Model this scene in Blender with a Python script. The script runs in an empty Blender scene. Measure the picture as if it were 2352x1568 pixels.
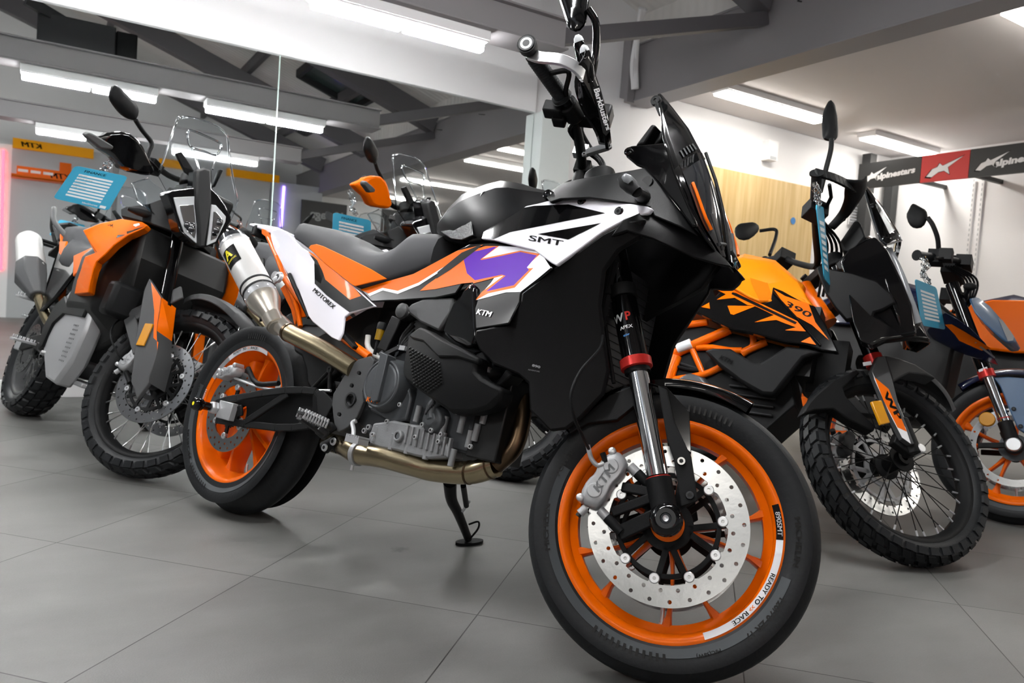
import bpy, math, random
import numpy as np
from mathutils import Matrix, Vector
from mathutils.geometry import delaunay_2d_cdt
random.seed(7)
C = bpy.context.scene.collection
PI = math.pi
# ---------------------------------------------------------------- camera model (photo 2352x1568)
F_, CX, CY = 1763., 1176., 784.
ROLL, PITCH, HC, TH = .0698, .048, .734, math.radians(31.5)
_U = np.array([math.cos(PITCH)*math.sin(ROLL), -math.cos(PITCH)*math.cos(ROLL), -math.sin(PITCH)])
_fh = np.array([0, 0, 1.]); _fh = _fh-_fh.dot(_U)*_U; _fh /= np.linalg.norm(_fh)
_rh = np.array([1., 0, 0]); _rh = _rh-_rh.dot(_U)*_U-_rh.dot(_fh)*_fh; _rh /= np.linalg.norm(_rh)
CM = np.array([math.sin(TH)*_fh+math.cos(TH)*_rh, math.cos(TH)*_fh-math.sin(TH)*_rh, _U])
CAM = np.array([0, 0, HC])
def ray(u, v): return CM@np.array([(u-CX)/F_, (v-CY)/F_, 1.])
def on_y(u, v, y): d = ray(u, v); return CAM+d*(y/d[1])
def on_z(u, v, z): d = ray(u, v); return CAM+d*((z-HC)/d[2])
def on_x(u, v, x): d = ray(u, v); return CAM+d*(x/d[0])
# ---------------------------------------------------------------- materials
def lin(c):
    if isinstance(c, str):
        c = [int(c[i:i+2], 16)/255 for i in (0, 2, 4)]
    return [(x/12.92 if x <= .04045 else ((x+.055)/1.055)**2.4) for x in c]+[1]
def mat(name, col, rough=.5, metal=0., coat=0., emit=0., trans=0., ior=1.45, bump=0., bscale=200, alpha=1., noise=0., spec=.5, aniso=0.):
    m = bpy.data.materials.new(name); m.use_nodes = True
    nt = m.node_tree; b = nt.nodes['Principled BSDF']; col = lin(col)
    b.inputs['Base Color'].default_value = col
    b.inputs['Roughness'].default_value = rough; b.inputs['Metallic'].default_value = metal
    b.inputs['Coat Weight'].default_value = coat; b.inputs['Coat Roughness'].default_value = .04
    b.inputs['Transmission Weight'].default_value = trans; b.inputs['IOR'].default_value = ior
    b.inputs['Specular IOR Level'].default_value = spec
    b.inputs['Anisotropic'].default_value = aniso
    if alpha < 1: b.inputs['Alpha'].default_value = alpha
    if emit: b.inputs['Emission Color'].default_value = col; b.inputs['Emission Strength'].default_value = emit
    if bump or noise:
        n = nt.nodes.new('ShaderNodeTexNoise'); n.inputs['Scale'].default_value = bscale; n.inputs['Detail'].default_value = 3
        tc = nt.nodes.new('ShaderNodeTexCoord'); nt.links.new(tc.outputs['Object'], n.inputs['Vector'])
        if bump:
            bp = nt.nodes.new('ShaderNodeBump'); bp.inputs['Strength'].default_value = bump; bp.inputs['Distance'].default_value = .002
            nt.links.new(n.outputs['Fac'], bp.inputs['Height']); nt.links.new(bp.outputs['Normal'], b.inputs['Normal'])
        if noise:
            r = nt.nodes.new('ShaderNodeMapRange'); r.inputs['To Min'].default_value = 1-noise; r.inputs['To Max'].default_value = 1+noise
            mx = nt.nodes.new('ShaderNodeVectorMath'); mx.operation = 'SCALE'; mx.inputs[0].default_value = col[:3]
            nt.links.new(n.outputs['Fac'], r.inputs['Value']); nt.links.new(r.outputs[0], mx.inputs['Scale']); nt.links.new(mx.outputs[0], b.inputs['Base Color'])
    return m
BLK = mat('black_satin_plastic', '0a0a0b', .42, bump=.15, bscale=900, spec=.18)
BLM = mat('black_matte_plastic', '121314', .5, bump=.3, bscale=1200, spec=.2)
BLG = mat('black_gloss', '060607', .12, coat=.45, spec=.25)
GRY = mat('grey_matte_plastic', '474849', .5, bump=.2, bscale=900, spec=.25)
DGR = mat('dark_grey_metal', '2c2d2e', .45, metal=.3)
SEAT = mat('seat_vinyl', '434446', .62, bump=.25, bscale=1500, spec=.2)
ORG = mat('orange_paint', 'ec6a00', .34, coat=.06, spec=.12)
ORS = mat('orange_vinyl', 'ea7008', .55, bump=.15, bscale=1500, spec=.12)
ORW = mat('orange_rim_powder', 'ec6800', .33, coat=.12, spec=.2)
ORT = mat('orange_tank', 'f48608', .38, coat=.08, spec=.25)
WHT = mat('white_plastic', 'ecebf3', .22, coat=.5)
PUR = mat('purple_decal', '5a1aa8', .4, spec=.1)
DNV = mat('dark_navy_paint', '0c1024', .2, coat=.8)
BLU = mat('blue_paint', '3a5878', .35, coat=.4)
DBL = mat('dark_blue_paint', '141c3c', .25, coat=.6)
CHR = mat('chrome_tube', 'e4e6e8', .12, metal=1.)
ALU = mat('aluminium', 'd4d6d8', .34, metal=.75)
ALC = mat('cast_aluminium', 'b4b6b8', .45, metal=.5, bump=.15, bscale=500)
SIL = mat('silver_silencer', 'e6e6e4', .34, metal=.45)
DSC = mat('brake_disc_steel', 'a6a7a7', .24, metal=1., aniso=.5, bump=.1, bscale=60)
TIT = mat('heated_steel', 'a89a7c', .27, metal=1., noise=.25, bscale=9)
TID = mat('dark_heated_steel', '5d4c3a', .33, metal=1., noise=.25, bscale=9)
ENG = mat('engine_casting', '86888a', .5, metal=.3, bump=.3, bscale=400)
END = mat('engine_dark_cover', '4d5053', .42, metal=.4, bump=.15, bscale=700)
RUB = mat('tyre_rubber', '1d1f21', .5, bump=.25, bscale=120, noise=.2, spec=.3)
RUT = mat('tyre_shoulder_rubber', '2e3336', .5, bump=.25, bscale=100, noise=.25)
RUL = mat('tyre_lettering', '0a0b0b', .5)
RULG = mat('tyre_band', '3a3f42', .6)
STL = mat('brushed_steel', 'cfc9bd', .28, metal=.85)
TKB = mat('black_tank_plastic', '0b0b0c', .3, spec=.3)
BLH = mat('hand_guard_gloss', '060607', .1, coat=1.)
PAD = mat('glossy_grip_pad', '08080a', .16, coat=.6, bump=.35, bscale=260)
BLS = mat('black_screen', '050506', .12, coat=.2, spec=.35)
RED = mat('red_anodised', 'c8302a', .3, metal=.4)
REDP = mat('red_plastic', 'c3342c', .35)
YEL = mat('yellow_decal', 'f2e312', .4)
AMB = mat('amber_reflector', 'c98a06', .25, coat=.5)
TXW = mat('white_ink', 'e8e8ea', .5)
TXB = mat('black_ink', '0c0c0d', .35, spec=.12)
TXO = mat('orange_ink', 'f07a1a', .5)
TXG = mat('grey_ink', '8e9092', .5)
CLR = mat('clear_screen', 'f4f8fa', .03, trans=1., ior=1.3)
LNS = mat('headlight_lens', 'b8bcc0', .08, trans=.6, ior=1.4)
DLN = mat('dark_lens', '26282b', .08, coat=1.)
REF = mat('headlight_reflector', 'c9cbcd', .1, metal=1.)
DRL = mat('light_guide', 'b4b7b9', .3)
BLUC = mat('blue_card', '3fa6c9', .35)
PAP = mat('white_paper', 'eef2f4', .6)
BRK = mat('oil_amber', '8a6a10', .2, coat=.5)
WHS = mat('white_hose', 'c9c9c5', .45)
SPK = mat('spoke_steel', 'b9bbbb', .3, metal=1.)
SPB = mat('black_spoke', '101010', .35, metal=.4)
# room
WALL = mat('wall_paint', 'f0f0f1', .6, bump=.08, bscale=60)
CEIL = mat('ceiling_paint', 'cfcac9', .7)
LINER = mat('roof_liner', 'f2f0ec', .55)
BEAM = mat('beam_grey_paint', '8e8b8d', .5)
BEAD = mat('rafter_dark_paint', '626063', .55)
DARKM = mat('dark_metal', '27282a', .5)
MIR = mat('mirror_silver', 'f2f5f4', .012, metal=1.)
GLE = mat('mirror_edge_glass', 'b8cfc8', .2)
COLM = mat('column_paint', 'd5dcda', .55)
GREYW = mat('grey_wall_panel', 'b8bbbe', .6)
YLB = mat('yellow_sign', 'ffae00', .5, spec=.2)
SGN = mat('sign_black', '2f3031', .5)
SGR = mat('sign_red', 'cf3330', .5)
SKY = mat('roof_glazing', '40504f', .15, coat=.4)
BLUS = mat('blue_sign', '4a86c4', .4)
EM = mat('lamp_diffuser', 'ffffff', .4, emit=50.)
EM2 = mat('panel_lamp_diffuser', 'fffaf2', .4, emit=11.)
NEOR = mat('red_neon', 'ff3a4a', .4, emit=3.)
NEOV = mat('violet_neon', '9a78ff', .4, emit=3.)
def stripes(m, scale, amt, axis=0):
    nt = m.node_tree; b = nt.nodes['Principled BSDF']
    tc = nt.nodes.new('ShaderNodeTexCoord'); w = nt.nodes.new('ShaderNodeTexWave'); w.inputs['Scale'].default_value = scale
    w.bands_direction = 'XYZ'[axis]; nt.links.new(tc.outputs['Object'], w.inputs['Vector'])
    bp = nt.nodes.new('ShaderNodeBump'); bp.inputs['Strength'].default_value = amt; bp.inputs['Distance'].default_value = .01
    nt.links.new(w.outputs['Fac'], bp.inputs['Height']); nt.links.new(bp.outputs['Normal'], b.inputs['Normal'])
stripes(LINER, 3.2, .6, 1)
def wood_mat():
    m = mat('oak_veneer', 'd8bd88', .5); nt = m.node_tree; b = nt.nodes['Principled BSDF']
    tc = nt.nodes.new('ShaderNodeTexCoord'); mp = nt.nodes.new('ShaderNodeMapping'); mp.inputs['Scale'].default_value = (9, 1, .5)
    n = nt.nodes.new('ShaderNodeTexNoise'); n.inputs['Scale'].default_value = 2.5; n.inputs['Detail'].default_value = 5
    r = nt.nodes.new('ShaderNodeValToRGB'); r.color_ramp.elements[0].position = .3; r.color_ramp.elements[0].color = lin('c9a86e'); r.color_ramp.elements[1].position = .75; r.color_ramp.elements[1].color = lin('e6cc98')
    nt.links.new(tc.outputs['Object'], mp.inputs[0]); nt.links.new(mp.outputs[0], n.inputs['Vector']); nt.links.new(n.outputs['Fac'], r.inputs[0]); nt.links.new(r.outputs[0], b.inputs['Base Color'])
    return m
WOOD = wood_mat()
def floor_mat():
    m = mat('floor_tiles', '6c6c6b', .5); nt = m.node_tree; b = nt.nodes['Principled BSDF']; L = nt.links
    tc = nt.nodes.new('ShaderNodeTexCoord')
    def dot(vx, vy, off):
        d = nt.nodes.new('ShaderNodeVectorMath'); d.operation = 'DOT_PRODUCT'; L.new(tc.outputs['Object'], d.inputs[0]); d.inputs[1].default_value = (vx/.6, vy/.6, 0)
        a = nt.nodes.new('ShaderNodeMath'); a.operation = 'ADD'; L.new(d.outputs['Value'], a.inputs[0]); a.inputs[1].default_value = off/.6
        return a
    def line(a):
        p = nt.nodes.new('ShaderNodeMath'); p.operation = 'PINGPONG'; L.new(a.outputs[0], p.inputs[0]); p.inputs[1].default_value = .5
        c = nt.nodes.new('ShaderNodeMath'); c.operation = 'LESS_THAN'; L.new(p.outputs[0], c.inputs[0]); c.inputs[1].default_value = .0026
        f = nt.nodes.new('ShaderNodeMath'); f.operation = 'FLOOR'; L.new(a.outputs[0], f.inputs[0])
        return c, f
    th = math.radians(-45.36)
    a1 = dot(math.cos(th), math.sin(th), 2.2608); a2 = dot(-math.sin(th), math.cos(th), -1.1145)
    c1, f1 = line(a1); c2, f2 = line(a2)
    mx = nt.nodes.new('ShaderNodeMath'); mx.operation = 'MAXIMUM'; L.new(c1.outputs[0], mx.inputs[0]); L.new(c2.outputs[0], mx.inputs[1])
    cb = nt.nodes.new('ShaderNodeCombineXYZ'); L.new(f1.outputs[0], cb.inputs[0]); L.new(f2.outputs[0], cb.inputs[1])
    wn = nt.nodes.new('ShaderNodeTexWhiteNoise'); L.new(cb.outputs[0], wn.inputs['Vector'])
    n1 = nt.nodes.new('ShaderNodeTexNoise'); n1.inputs['Scale'].default_value = 2.2; n1.inputs['Detail'].default_value = 6; n1.inputs['Roughness'].default_value = .6
    mp = nt.nodes.new('ShaderNodeMapping'); mp.inputs['Rotation'].default_value = (0, 0, math.radians(45)); mp.inputs['Scale'].default_value = (1, 2.2, 1)
    L.new(tc.outputs['Object'], mp.inputs[0]); L.new(mp.outputs[0], n1.inputs['Vector'])
    n2 = nt.nodes.new('ShaderNodeTexNoise'); n2.inputs['Scale'].default_value = 260; L.new(tc.outputs['Object'], n2.inputs['Vector'])
    s = nt.nodes.new('ShaderNodeMath'); s.operation = 'MULTIPLY_ADD'; L.new(n1.outputs['Fac'], s.inputs[0]); s.inputs[1].default_value = .75
    s2 = nt.nodes.new('ShaderNodeMath'); s2.operation = 'MULTIPLY_ADD'; L.new(wn.outputs['Value'], s2.inputs[0]); s2.inputs[1].default_value = .14
    s3 = nt.nodes.new('ShaderNodeMath'); s3.operation = 'MULTIPLY'; L.new(n2.outputs['Fac'], s3.inputs[0]); s3.inputs[1].default_value = .16
    L.new(s3.outputs[0], s2.inputs[2]); L.new(s2.outputs[0], s.inputs[2])
    r = nt.nodes.new('ShaderNodeValToRGB'); L.new(s.outputs[0], r.inputs[0])
    r.color_ramp.elements[0].position = .3; r.color_ramp.elements[0].color = lin('595957'); r.color_ramp.elements[1].position = .75; r.color_ramp.elements[1].color = lin('767674')
    mc = nt.nodes.new('ShaderNodeMix'); mc.data_type = 'RGBA'; L.new(mx.outputs[0], mc.inputs['Factor']); L.new(r.outputs[0], mc.inputs['A']); mc.inputs['B'].default_value = lin('2c2c2a')
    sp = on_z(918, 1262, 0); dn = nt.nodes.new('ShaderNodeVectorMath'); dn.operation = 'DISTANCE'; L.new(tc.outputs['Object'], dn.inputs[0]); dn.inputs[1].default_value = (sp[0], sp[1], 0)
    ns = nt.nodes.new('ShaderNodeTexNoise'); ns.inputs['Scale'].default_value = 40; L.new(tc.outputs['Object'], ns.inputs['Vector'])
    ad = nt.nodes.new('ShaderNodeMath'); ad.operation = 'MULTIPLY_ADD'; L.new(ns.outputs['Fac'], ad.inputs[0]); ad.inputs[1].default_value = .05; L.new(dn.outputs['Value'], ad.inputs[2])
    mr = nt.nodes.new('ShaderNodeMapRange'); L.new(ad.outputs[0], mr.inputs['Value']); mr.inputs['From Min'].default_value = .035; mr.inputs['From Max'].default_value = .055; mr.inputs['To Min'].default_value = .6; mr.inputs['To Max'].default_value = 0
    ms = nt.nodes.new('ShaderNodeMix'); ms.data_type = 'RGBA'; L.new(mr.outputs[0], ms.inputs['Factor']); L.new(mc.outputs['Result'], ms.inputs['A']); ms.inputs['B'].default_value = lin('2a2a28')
    L.new(ms.outputs['Result'], b.inputs['Base Color'])
    rr = nt.nodes.new('ShaderNodeMapRange'); L.new(n1.outputs['Fac'], rr.inputs['Value']); rr.inputs['To Min'].default_value = .36; rr.inputs['To Max'].default_value = .6; L.new(rr.outputs[0], b.inputs['Roughness'])
    bp = nt.nodes.new('ShaderNodeBump'); bp.inputs['Strength'].default_value = .12; bp.inputs['Distance'].default_value = .002; L.new(n2.outputs['Fac'], bp.inputs['Height']); L.new(bp.outputs['Normal'], b.inputs['Normal'])
    return m
FLOOR = floor_mat()
# ---------------------------------------------------------------- mesh builder
def nrm(v): v = np.asarray(v, float); return v/(np.linalg.norm(v)+1e-12)
def frame_of(d):
    d = nrm(d); a = np.array([0, 0, 1.]) if abs(d[2]) < .9 else np.array([1., 0, 0])
    s = nrm(np.cross(d, a)); return s, np.cross(s, d), d
def smooth_path(pts, n=6):
    p = [np.asarray(q, float) for q in pts]
    if len(p) < 3: return p
    p = [2*p[0]-p[1]]+p+[2*p[-1]-p[-2]]; out = []
    for i in range(1, len(p)-2):
        for k in range(n):
            t = k/n; a, b, c, d = p[i-1], p[i], p[i+1], p[i+2]
            out.append(.5*((2*b)+(-a+c)*t+(2*a-5*b+4*c-d)*t*t+(-a+3*b-3*c+d)*t**3))
    return out+[p[-2]]
def chaikin(poly, n=2, closed=True):
    p = [tuple(q) for q in poly]
    for _ in range(n):
        o = []
        for i in range(len(p)):
            a, b = p[i], p[(i+1) % len(p)]
            o.append(tuple(.75*x+.25*y for x, y in zip(a, b))); o.append(tuple(.25*x+.75*y for x, y in zip(a, b)))
        p = o
    return p
def tri2d(poly, step=None, holes=(), maxg=1500):
    pts = [Vector(p[:2]) for p in poly]; n = len(pts); edges = [(i, (i+1) % n) for i in range(n)]
    for h in holes:
        k = len(pts); pts += [Vector(p[:2]) for p in h]; edges += [(k+i, k+(i+1) % len(h)) for i in range(len(h))]
    if step:
        xs = [p[0] for p in poly]; ys = [p[1] for p in poly]
        x = min(xs)+step*.5
        def inside(px, py):
            c = False; j = n-1
            for i in range(n):
                if (poly[i][1] > py) != (poly[j][1] > py) and px < (poly[j][0]-poly[i][0])*(py-poly[i][1])/(poly[j][1]-poly[i][1])+poly[i][0]: c = not c
                j = i
            return c
        def dist(px, py):
            m = 9
            for i in range(n):
                ax, ay = poly[i][:2]; bx, by = poly[(i+1) % n][:2]; dx, dy = bx-ax, by-ay; L2 = dx*dx+dy*dy+1e-12
                t = max(0, min(1, ((px-ax)*dx+(py-ay)*dy)/L2)); m = min(m, math.hypot(px-ax-t*dx, py-ay-t*dy))
            return m
        g = 0
        while x < max(xs):
            y = min(ys)+step*.5
            while y < max(ys) and g < maxg:
                if inside(x, y) and dist(x, y) > step*.3: pts.append(Vector((x, y))); g += 1
                y += step
            x += step
    r = delaunay_2d_cdt(pts, edges, [], 1, 1e-7)
    V = [(v[0], v[1]) for v in r[0]]; T = [tuple(f) for f in r[2]]
    if holes:
        def inp(q, x, y):
            c = False; j = len(q)-1
            for i in range(len(q)):
                if (q[i][1] > y) != (q[j][1] > y) and x < (q[j][0]-q[i][0])*(y-q[i][1])/(q[j][1]-q[i][1])+q[i][0]: c = not c
                j = i
            return c
        T2 = []
        bb = [(min(p[0] for p in h), max(p[0] for p in h), min(p[1] for p in h), max(p[1] for p in h), h) for h in holes]
        for t in T:
            x = sum(V[i][0] for i in t)/3; y = sum(V[i][1] for i in t)/3
            if not any(a <= x <= b_ and c <= y <= d and inp(h, x, y) for a, b_, c, d, h in bb): T2.append(t)
        T = T2
    # make all CCW
    out = []
    for t in T:
        a, b, c = (V[i] for i in t)
        out.append(t if (b[0]-a[0])*(c[1]-a[1])-(b[1]-a[1])*(c[0]-a[0]) > 0 else t[::-1])
    return V, out
def bedges(T):
    s = {}
    for t in T:
        for i in range(3):
            a, b = t[i], t[(i+1) % 3]
            if (b, a) in s: del s[(b, a)]
            else: s[(a, b)] = 1
    return list(s)
class MB:
    def __init__(s): s.v = []; s.f = []; s.m = []; s.mats = []
    def mi(s, m):
        if m not in s.mats: s.mats.append(m)
        return s.mats.index(m)
    def add(s, V, F, m, M=None):
        k = len(s.v); i = s.mi(m)
        for p in V: s.v.append(tuple(p) if M is None else tuple((M@Vector(p))))
        for f in F: s.f.append(tuple(k+j for j in f)); s.m.append(i)
        return s
    def box(s, c, d, m, R=None, taper=1.):
        V = []
        for z in (-1, 1):
            t = taper if z > 0 else 1
            for x, y in ((-1, -1), (1, -1), (1, 1), (-1, 1)):
                p = np.array([x*d[0]/2*t, y*d[1]/2*t, z*d[2]/2])
                if R is not None: p = R@p
                V.append(p+np.asarray(c))
        return s.add(V, [(3, 2, 1, 0), (4, 5, 6, 7), (0, 1, 5, 4), (1, 2, 6, 5), (2, 3, 7, 6), (3, 0, 4, 7)], m)
    def bar(s, p0, p1, w, h, m, up=(0, 0, 1)):
        p0 = np.asarray(p0, float); p1 = np.asarray(p1, float); d = nrm(p1-p0); sd = nrm(np.cross(d, up)); u = np.cross(sd, d)
        V = []
        for p in (p0, p1):
            for a, b in ((-1, -1), (1, -1), (1, 1), (-1, 1)): V.append(p+sd*a*w/2+u*b*h/2)
        return s.add(V, [(3, 2, 1, 0), (4, 5, 6, 7), (0, 1, 5, 4), (1, 2, 6, 5), (2, 3, 7, 6), (3, 0, 4, 7)], m)
    def tube(s, pts, r, m, n=12, sm=0, caps=True, sq=1.):
        P = smooth_path(pts, sm) if sm else [np.asarray(p, float) for p in pts]
        N = len(P); R = (np.interp(np.linspace(0, 1, N), np.linspace(0, 1, len(r)), r) if hasattr(r, '__len__') else [r]*N)
        if hasattr(r, '__len__') and not sm: R = r
        V = []; a = None
        for i in range(N):
            d = nrm(P[min(i+1, N-1)]-P[max(i-1, 0)])
            if a is None: a = frame_of(d)[0]
            a = nrm(a-a.dot(d)*d); b = np.cross(d, a)
            for k in range(n):
                t = 2*PI*k/n; V.append(P[i]+R[i]*(math.cos(t)*a*sq+math.sin(t)*b))
        F = [(i*n+k, i*n+(k+1) % n, (i+1)*n+(k+1) % n, (i+1)*n+k) for i in range(N-1) for k in range(n)]
        if caps: F += [tuple(range(n))[::-1], tuple((N-1)*n+k for k in range(n))]
        return s.add(V, F, m)
    def cyl(s, p0, p1, r, m, r1=None, n=16): return s.tube([p0, p1], [r, r if r1 is None else r1], m, n)
    def lathe(s, prof, c, m, n=64, axis=(0, 1, 0), closed=False, a0=0, a1=2*PI, ref=None):
        ax = nrm(axis)
        if ref is None: ref = (1, 0, 0) if abs(ax[0]) < .9 else (0, 0, 1)
        u = nrm(np.asarray(ref, float)-np.dot(ref, ax)*ax); w = np.cross(ax, u)*(-1)   # for axis y: u=x, w=z
        full = abs(a1-a0-2*PI) < 1e-6; K = n if full else n+1; c = np.asarray(c, float); V = []
        for k in range(K):
            t = a0+(a1-a0)*k/n
            for r, y in prof: V.append(c+ax*y+r*(math.cos(t)*u+math.sin(t)*w))
        q = len(prof); F = []
        for k in range(n):
            k2 = (k+1) % K
            for j in range(q if closed else q-1):
                j2 = (j+1) % q; F.append((k*q+j, k*q+j2, k2*q+j2, k2*q+j))
        if closed and not full: F += [tuple(range(q)), tuple(n*q+j for j in range(q))[::-1]]
        return s.add(V, F, m)
    def patch(s, poly, D, m, t=.006, step=.03, off=0., side=-1, holes=(), back=True, m2=None):
        """plate over x,z polygon at y=side*(D+off), thickness t inwards"""
        V, T = tri2d(poly, step, holes); n = len(V)
        if not T: return s
        fr = [(x, side*(D(x, z)+off), z) for x, z in V]; bk = [(x, side*(D(x, z)+off-t), z) for x, z in V]
        F = [tt if side < 0 else tt[::-1] for tt in T]
        s.add(fr, F, m)
        if t:
            B = bedges(T)
            W = [((a, b, b+n, a+n)[::-1] if side < 0 else (a, b, b+n, a+n)) for a, b in B]
            if back: W += [tuple(n+i for i in (tt[::-1] if side < 0 else tt)) for tt in T]
            s.add(fr+bk, W, m2 or m)
        return s
    def shell(s, poly, D, m, step=.03):
        """solid symmetric body between y=-D and y=+D"""
        V, T = tri2d(poly, step); n = len(V)
        s.add([(x, -D(x, z), z) for x, z in V]+[(x, D(x, z), z) for x, z in V], list(T)+[tuple(n+i for i in t[::-1]) for t in T]+[(b, a, a+n, b+n) for a, b in bedges(T)], m)
        return s
    def prism(s, poly, y0, y1, m, holes=(), step=None):
        V, T = tri2d(poly, step, holes); n = len(V)
        s.add([(x, y0, z) for x, z in V]+[(x, y1, z) for x, z in V], list(T)+[tuple(n+i for i in t[::-1]) for t in T]+[(b, a, a+n, b+n) for a, b in bedges(T)], m)
        return s
    def ball(s, c, r, m, n=12, sc=(1, 1, 1), R=None):
        V = []; h = n//2+1
        for i in range(h+1):
            a = PI*i/h
            for k in range(n):
                b = 2*PI*k/n; p = np.array([r*math.sin(a)*math.cos(b)*sc[0], r*math.sin(a)*math.sin(b)*sc[1], r*math.cos(a)*sc[2]])
                if R is not None: p = R@p
                V.append(np.asarray(c)+p)
        return s.add(V, [(i*n+k, (i+1)*n+k, (i+1)*n+(k+1) % n, i*n+(k+1) % n) for i in range(h) for k in range(n)], m)
    def loft(s, rings, m, caps=True, closed=True):
        q = len(rings[0]); V = [p for r in rings for p in r]; F = []
        for i in range(len(rings)-1):
            for j in range(q if closed else q-1):
                j2 = (j+1) % q; F.append((i*q+j, i*q+j2, (i+1)*q+j2, (i+1)*q+j))
        if caps and closed: F += [tuple(range(q))[::-1], tuple((len(rings)-1)*q+j for j in range(q))]
        return s.add(V, F, m)
    def xf(s, fn): s.v = [tuple(fn(*p)) for p in s.v]; return s
    def build(s, name, parent=None, bevel=0., seg=2, smooth=38, solid=0., sub=0, M=None):
        if name in SPLIT:
            SPLIT.discard(name); par = list(range(len(s.v)))
            def find(i):
                while par[i] != i: par[i] = par[par[i]]; i = par[i]
                return i
            for f in s.f:
                for q in f[1:]: par[find(q)] = find(f[0])
            g = {}
            for i, f in enumerate(s.f): g.setdefault(find(f[0]), []).append(i)
            cl = []
            for fs in g.values():
                vi = {q for i in fs for q in s.f[i]}; P = np.array([s.v[q] for q in vi]); cl.append([fs, P.min(0)-.001, P.max(0)+.001])
            ch = True
            while ch:
                ch = False
                for i in range(len(cl)):
                    for j in range(i+1, len(cl)):
                        if (cl[i][1] <= cl[j][2]).all() and (cl[j][1] <= cl[i][2]).all():
                            cl[i] = [cl[i][0]+cl[j][0], np.minimum(cl[i][1], cl[j][1]), np.maximum(cl[i][2], cl[j][2])]; del cl[j]; ch = True; break
                    if ch: break
            o = None
            for fs, _, _ in cl:
                m2 = MB(); m2.mats = s.mats; idx = {}
                for i in fs:
                    for q in s.f[i]:
                        if q not in idx: idx[q] = len(m2.v); m2.v.append(s.v[q])
                    m2.f.append(tuple(idx[q] for q in s.f[i])); m2.m.append(s.m[i])
                o = m2.build(name.rstrip('s') if name.endswith('bolts') else name, parent, bevel, seg, smooth, solid, sub, M)
            SPLIT.add(name); return o
        me = bpy.data.meshes.new(name); me.from_pydata([tuple(map(float, p)) for p in s.v], [], s.f)
        for m in s.mats: me.materials.append(m)
        me.polygons.foreach_set('material_index', s.m)
        me.validate(); 
        import bmesh
        bm = bmesh.new(); bm.from_mesh(me); bmesh.ops.remove_doubles(bm, verts=bm.verts, dist=1e-5)
        bmesh.ops.recalc_face_normals(bm, faces=bm.faces) if not getattr(s, 'keepn', False) else None
        bm.to_mesh(me); bm.free()
        if smooth:
            me.shade_smooth(); me.set_sharp_from_angle(angle=math.radians(smooth))
        o = bpy.data.objects.new(name, me); C.objects.link(o)
        if parent is not None: o.parent = parent
        if M is not None: o.matrix_local = M
        if solid:
            q = o.modifiers.new('s', 'SOLIDIFY'); q.thickness = solid; q.offset = 0
        if sub:
            q = o.modifiers.new('u', 'SUBSURF'); q.levels = sub; q.render_levels = sub
        if bevel:
            q = o.modifiers.new('b', 'BEVEL'); q.width = bevel; q.segments = seg; q.limit_method = 'ANGLE'; q.angle_limit = math.radians(42); q.harden_normals = False
        return o
_tx = {}
def text2d(s_, bold=0., spacing=1.):
    k = (s_, bold, spacing)
    if k in _tx: return _tx[k]
    if ('M' in s_ or 'A' in s_ or 'W' in s_ or 'N' in s_) and bold > 0:
        V, Fc, W = text2d(s_, 0., spacing); n = len(V); d = min(bold, .05)*1.1
        _tx[k] = (np.concatenate([V+np.array([i*d, 0]) for i in (0, 1, 2)]), [tuple(j*n+q for q in f) for j in range(3) for f in Fc], W+2*d); return _tx[k]
    cu = bpy.data.curves.new('t', 'FONT'); cu.body = s_; cu.size = 1; cu.offset = bold; cu.space_character = spacing; cu.resolution_u = 3
    o = bpy.data.objects.new('t', cu); C.objects.link(o); dg = bpy.context.evaluated_depsgraph_get(); dg.update()
    me = bpy.data.meshes.new_from_object(o.evaluated_get(dg))
    V = np.array([v.co[:2] for v in me.vertices]); Fc = [tuple(p.vertices) for p in me.polygons]
    bpy.data.objects.remove(o); bpy.data.curves.remove(cu); bpy.data.meshes.remove(me)
    V = V-np.array([V[:, 0].min(), 0]); h = 1./.72
    V = V*h   # cap height = 1
    _tx[k] = (V, Fc, V[:, 0].max()); return _tx[k]
def text_uv(s_, p0, p1, height, bold=.02, shear=0., flip=False):
    """text as 2d polygons between p0 and p1 (same units), cap height 'height'; y axis perpendicular (image: up = -v if flip)"""
    V, Fc, W = text2d(s_, bold); p0 = np.asarray(p0, float); p1 = np.asarray(p1, float); d = p1-p0; L = np.linalg.norm(d); d = d/L
    n = np.array([d[1], -d[0]]) if flip else np.array([-d[1], d[0]])
    out = [p0+d*(x*L/W+shear*y*height)+n*y*height for x, y in V]
    return out, Fc
def empty(name, label, cat, M=None, group=None):
    o = bpy.data.objects.new(name, None); C.objects.link(o); o.empty_display_size = .1
    if M is not None: o.matrix_world = M
    tag(o, label, cat, group); return o
def tag(o, label=None, cat=None, group=None, kind=None):
    if label: o['label'] = label
    if cat: o['category'] = cat
    if group: o['group'] = group
    if kind: o['kind'] = kind
    return o
def struct(name, mb, label=None, **k):
    o = mb.build(name, None, **k); o['kind'] = 'structure'
    if label: o['label'] = label
    return o
def dens(poly, d=14.):
    out = []
    for i in range(len(poly)):
        a, b = poly[i], poly[(i+1) % len(poly)]; n = max(1, int(math.hypot(b[0]-a[0], b[1]-a[1])/d))
        out += [(a[0]+(b[0]-a[0])*k/n, a[1]+(b[1]-a[1])*k/n) for k in range(n)]
    return out
SPLIT = {'riveted_band', 'vent_slot', 'linkage', 'casting_boss', 'bracket_pin', 'cowl_fastener', 'panel_screw', 'guard_bolt', 'pivot_bolts', 'fender_screw', 'shroud_pad', 'bolt'}
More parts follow.
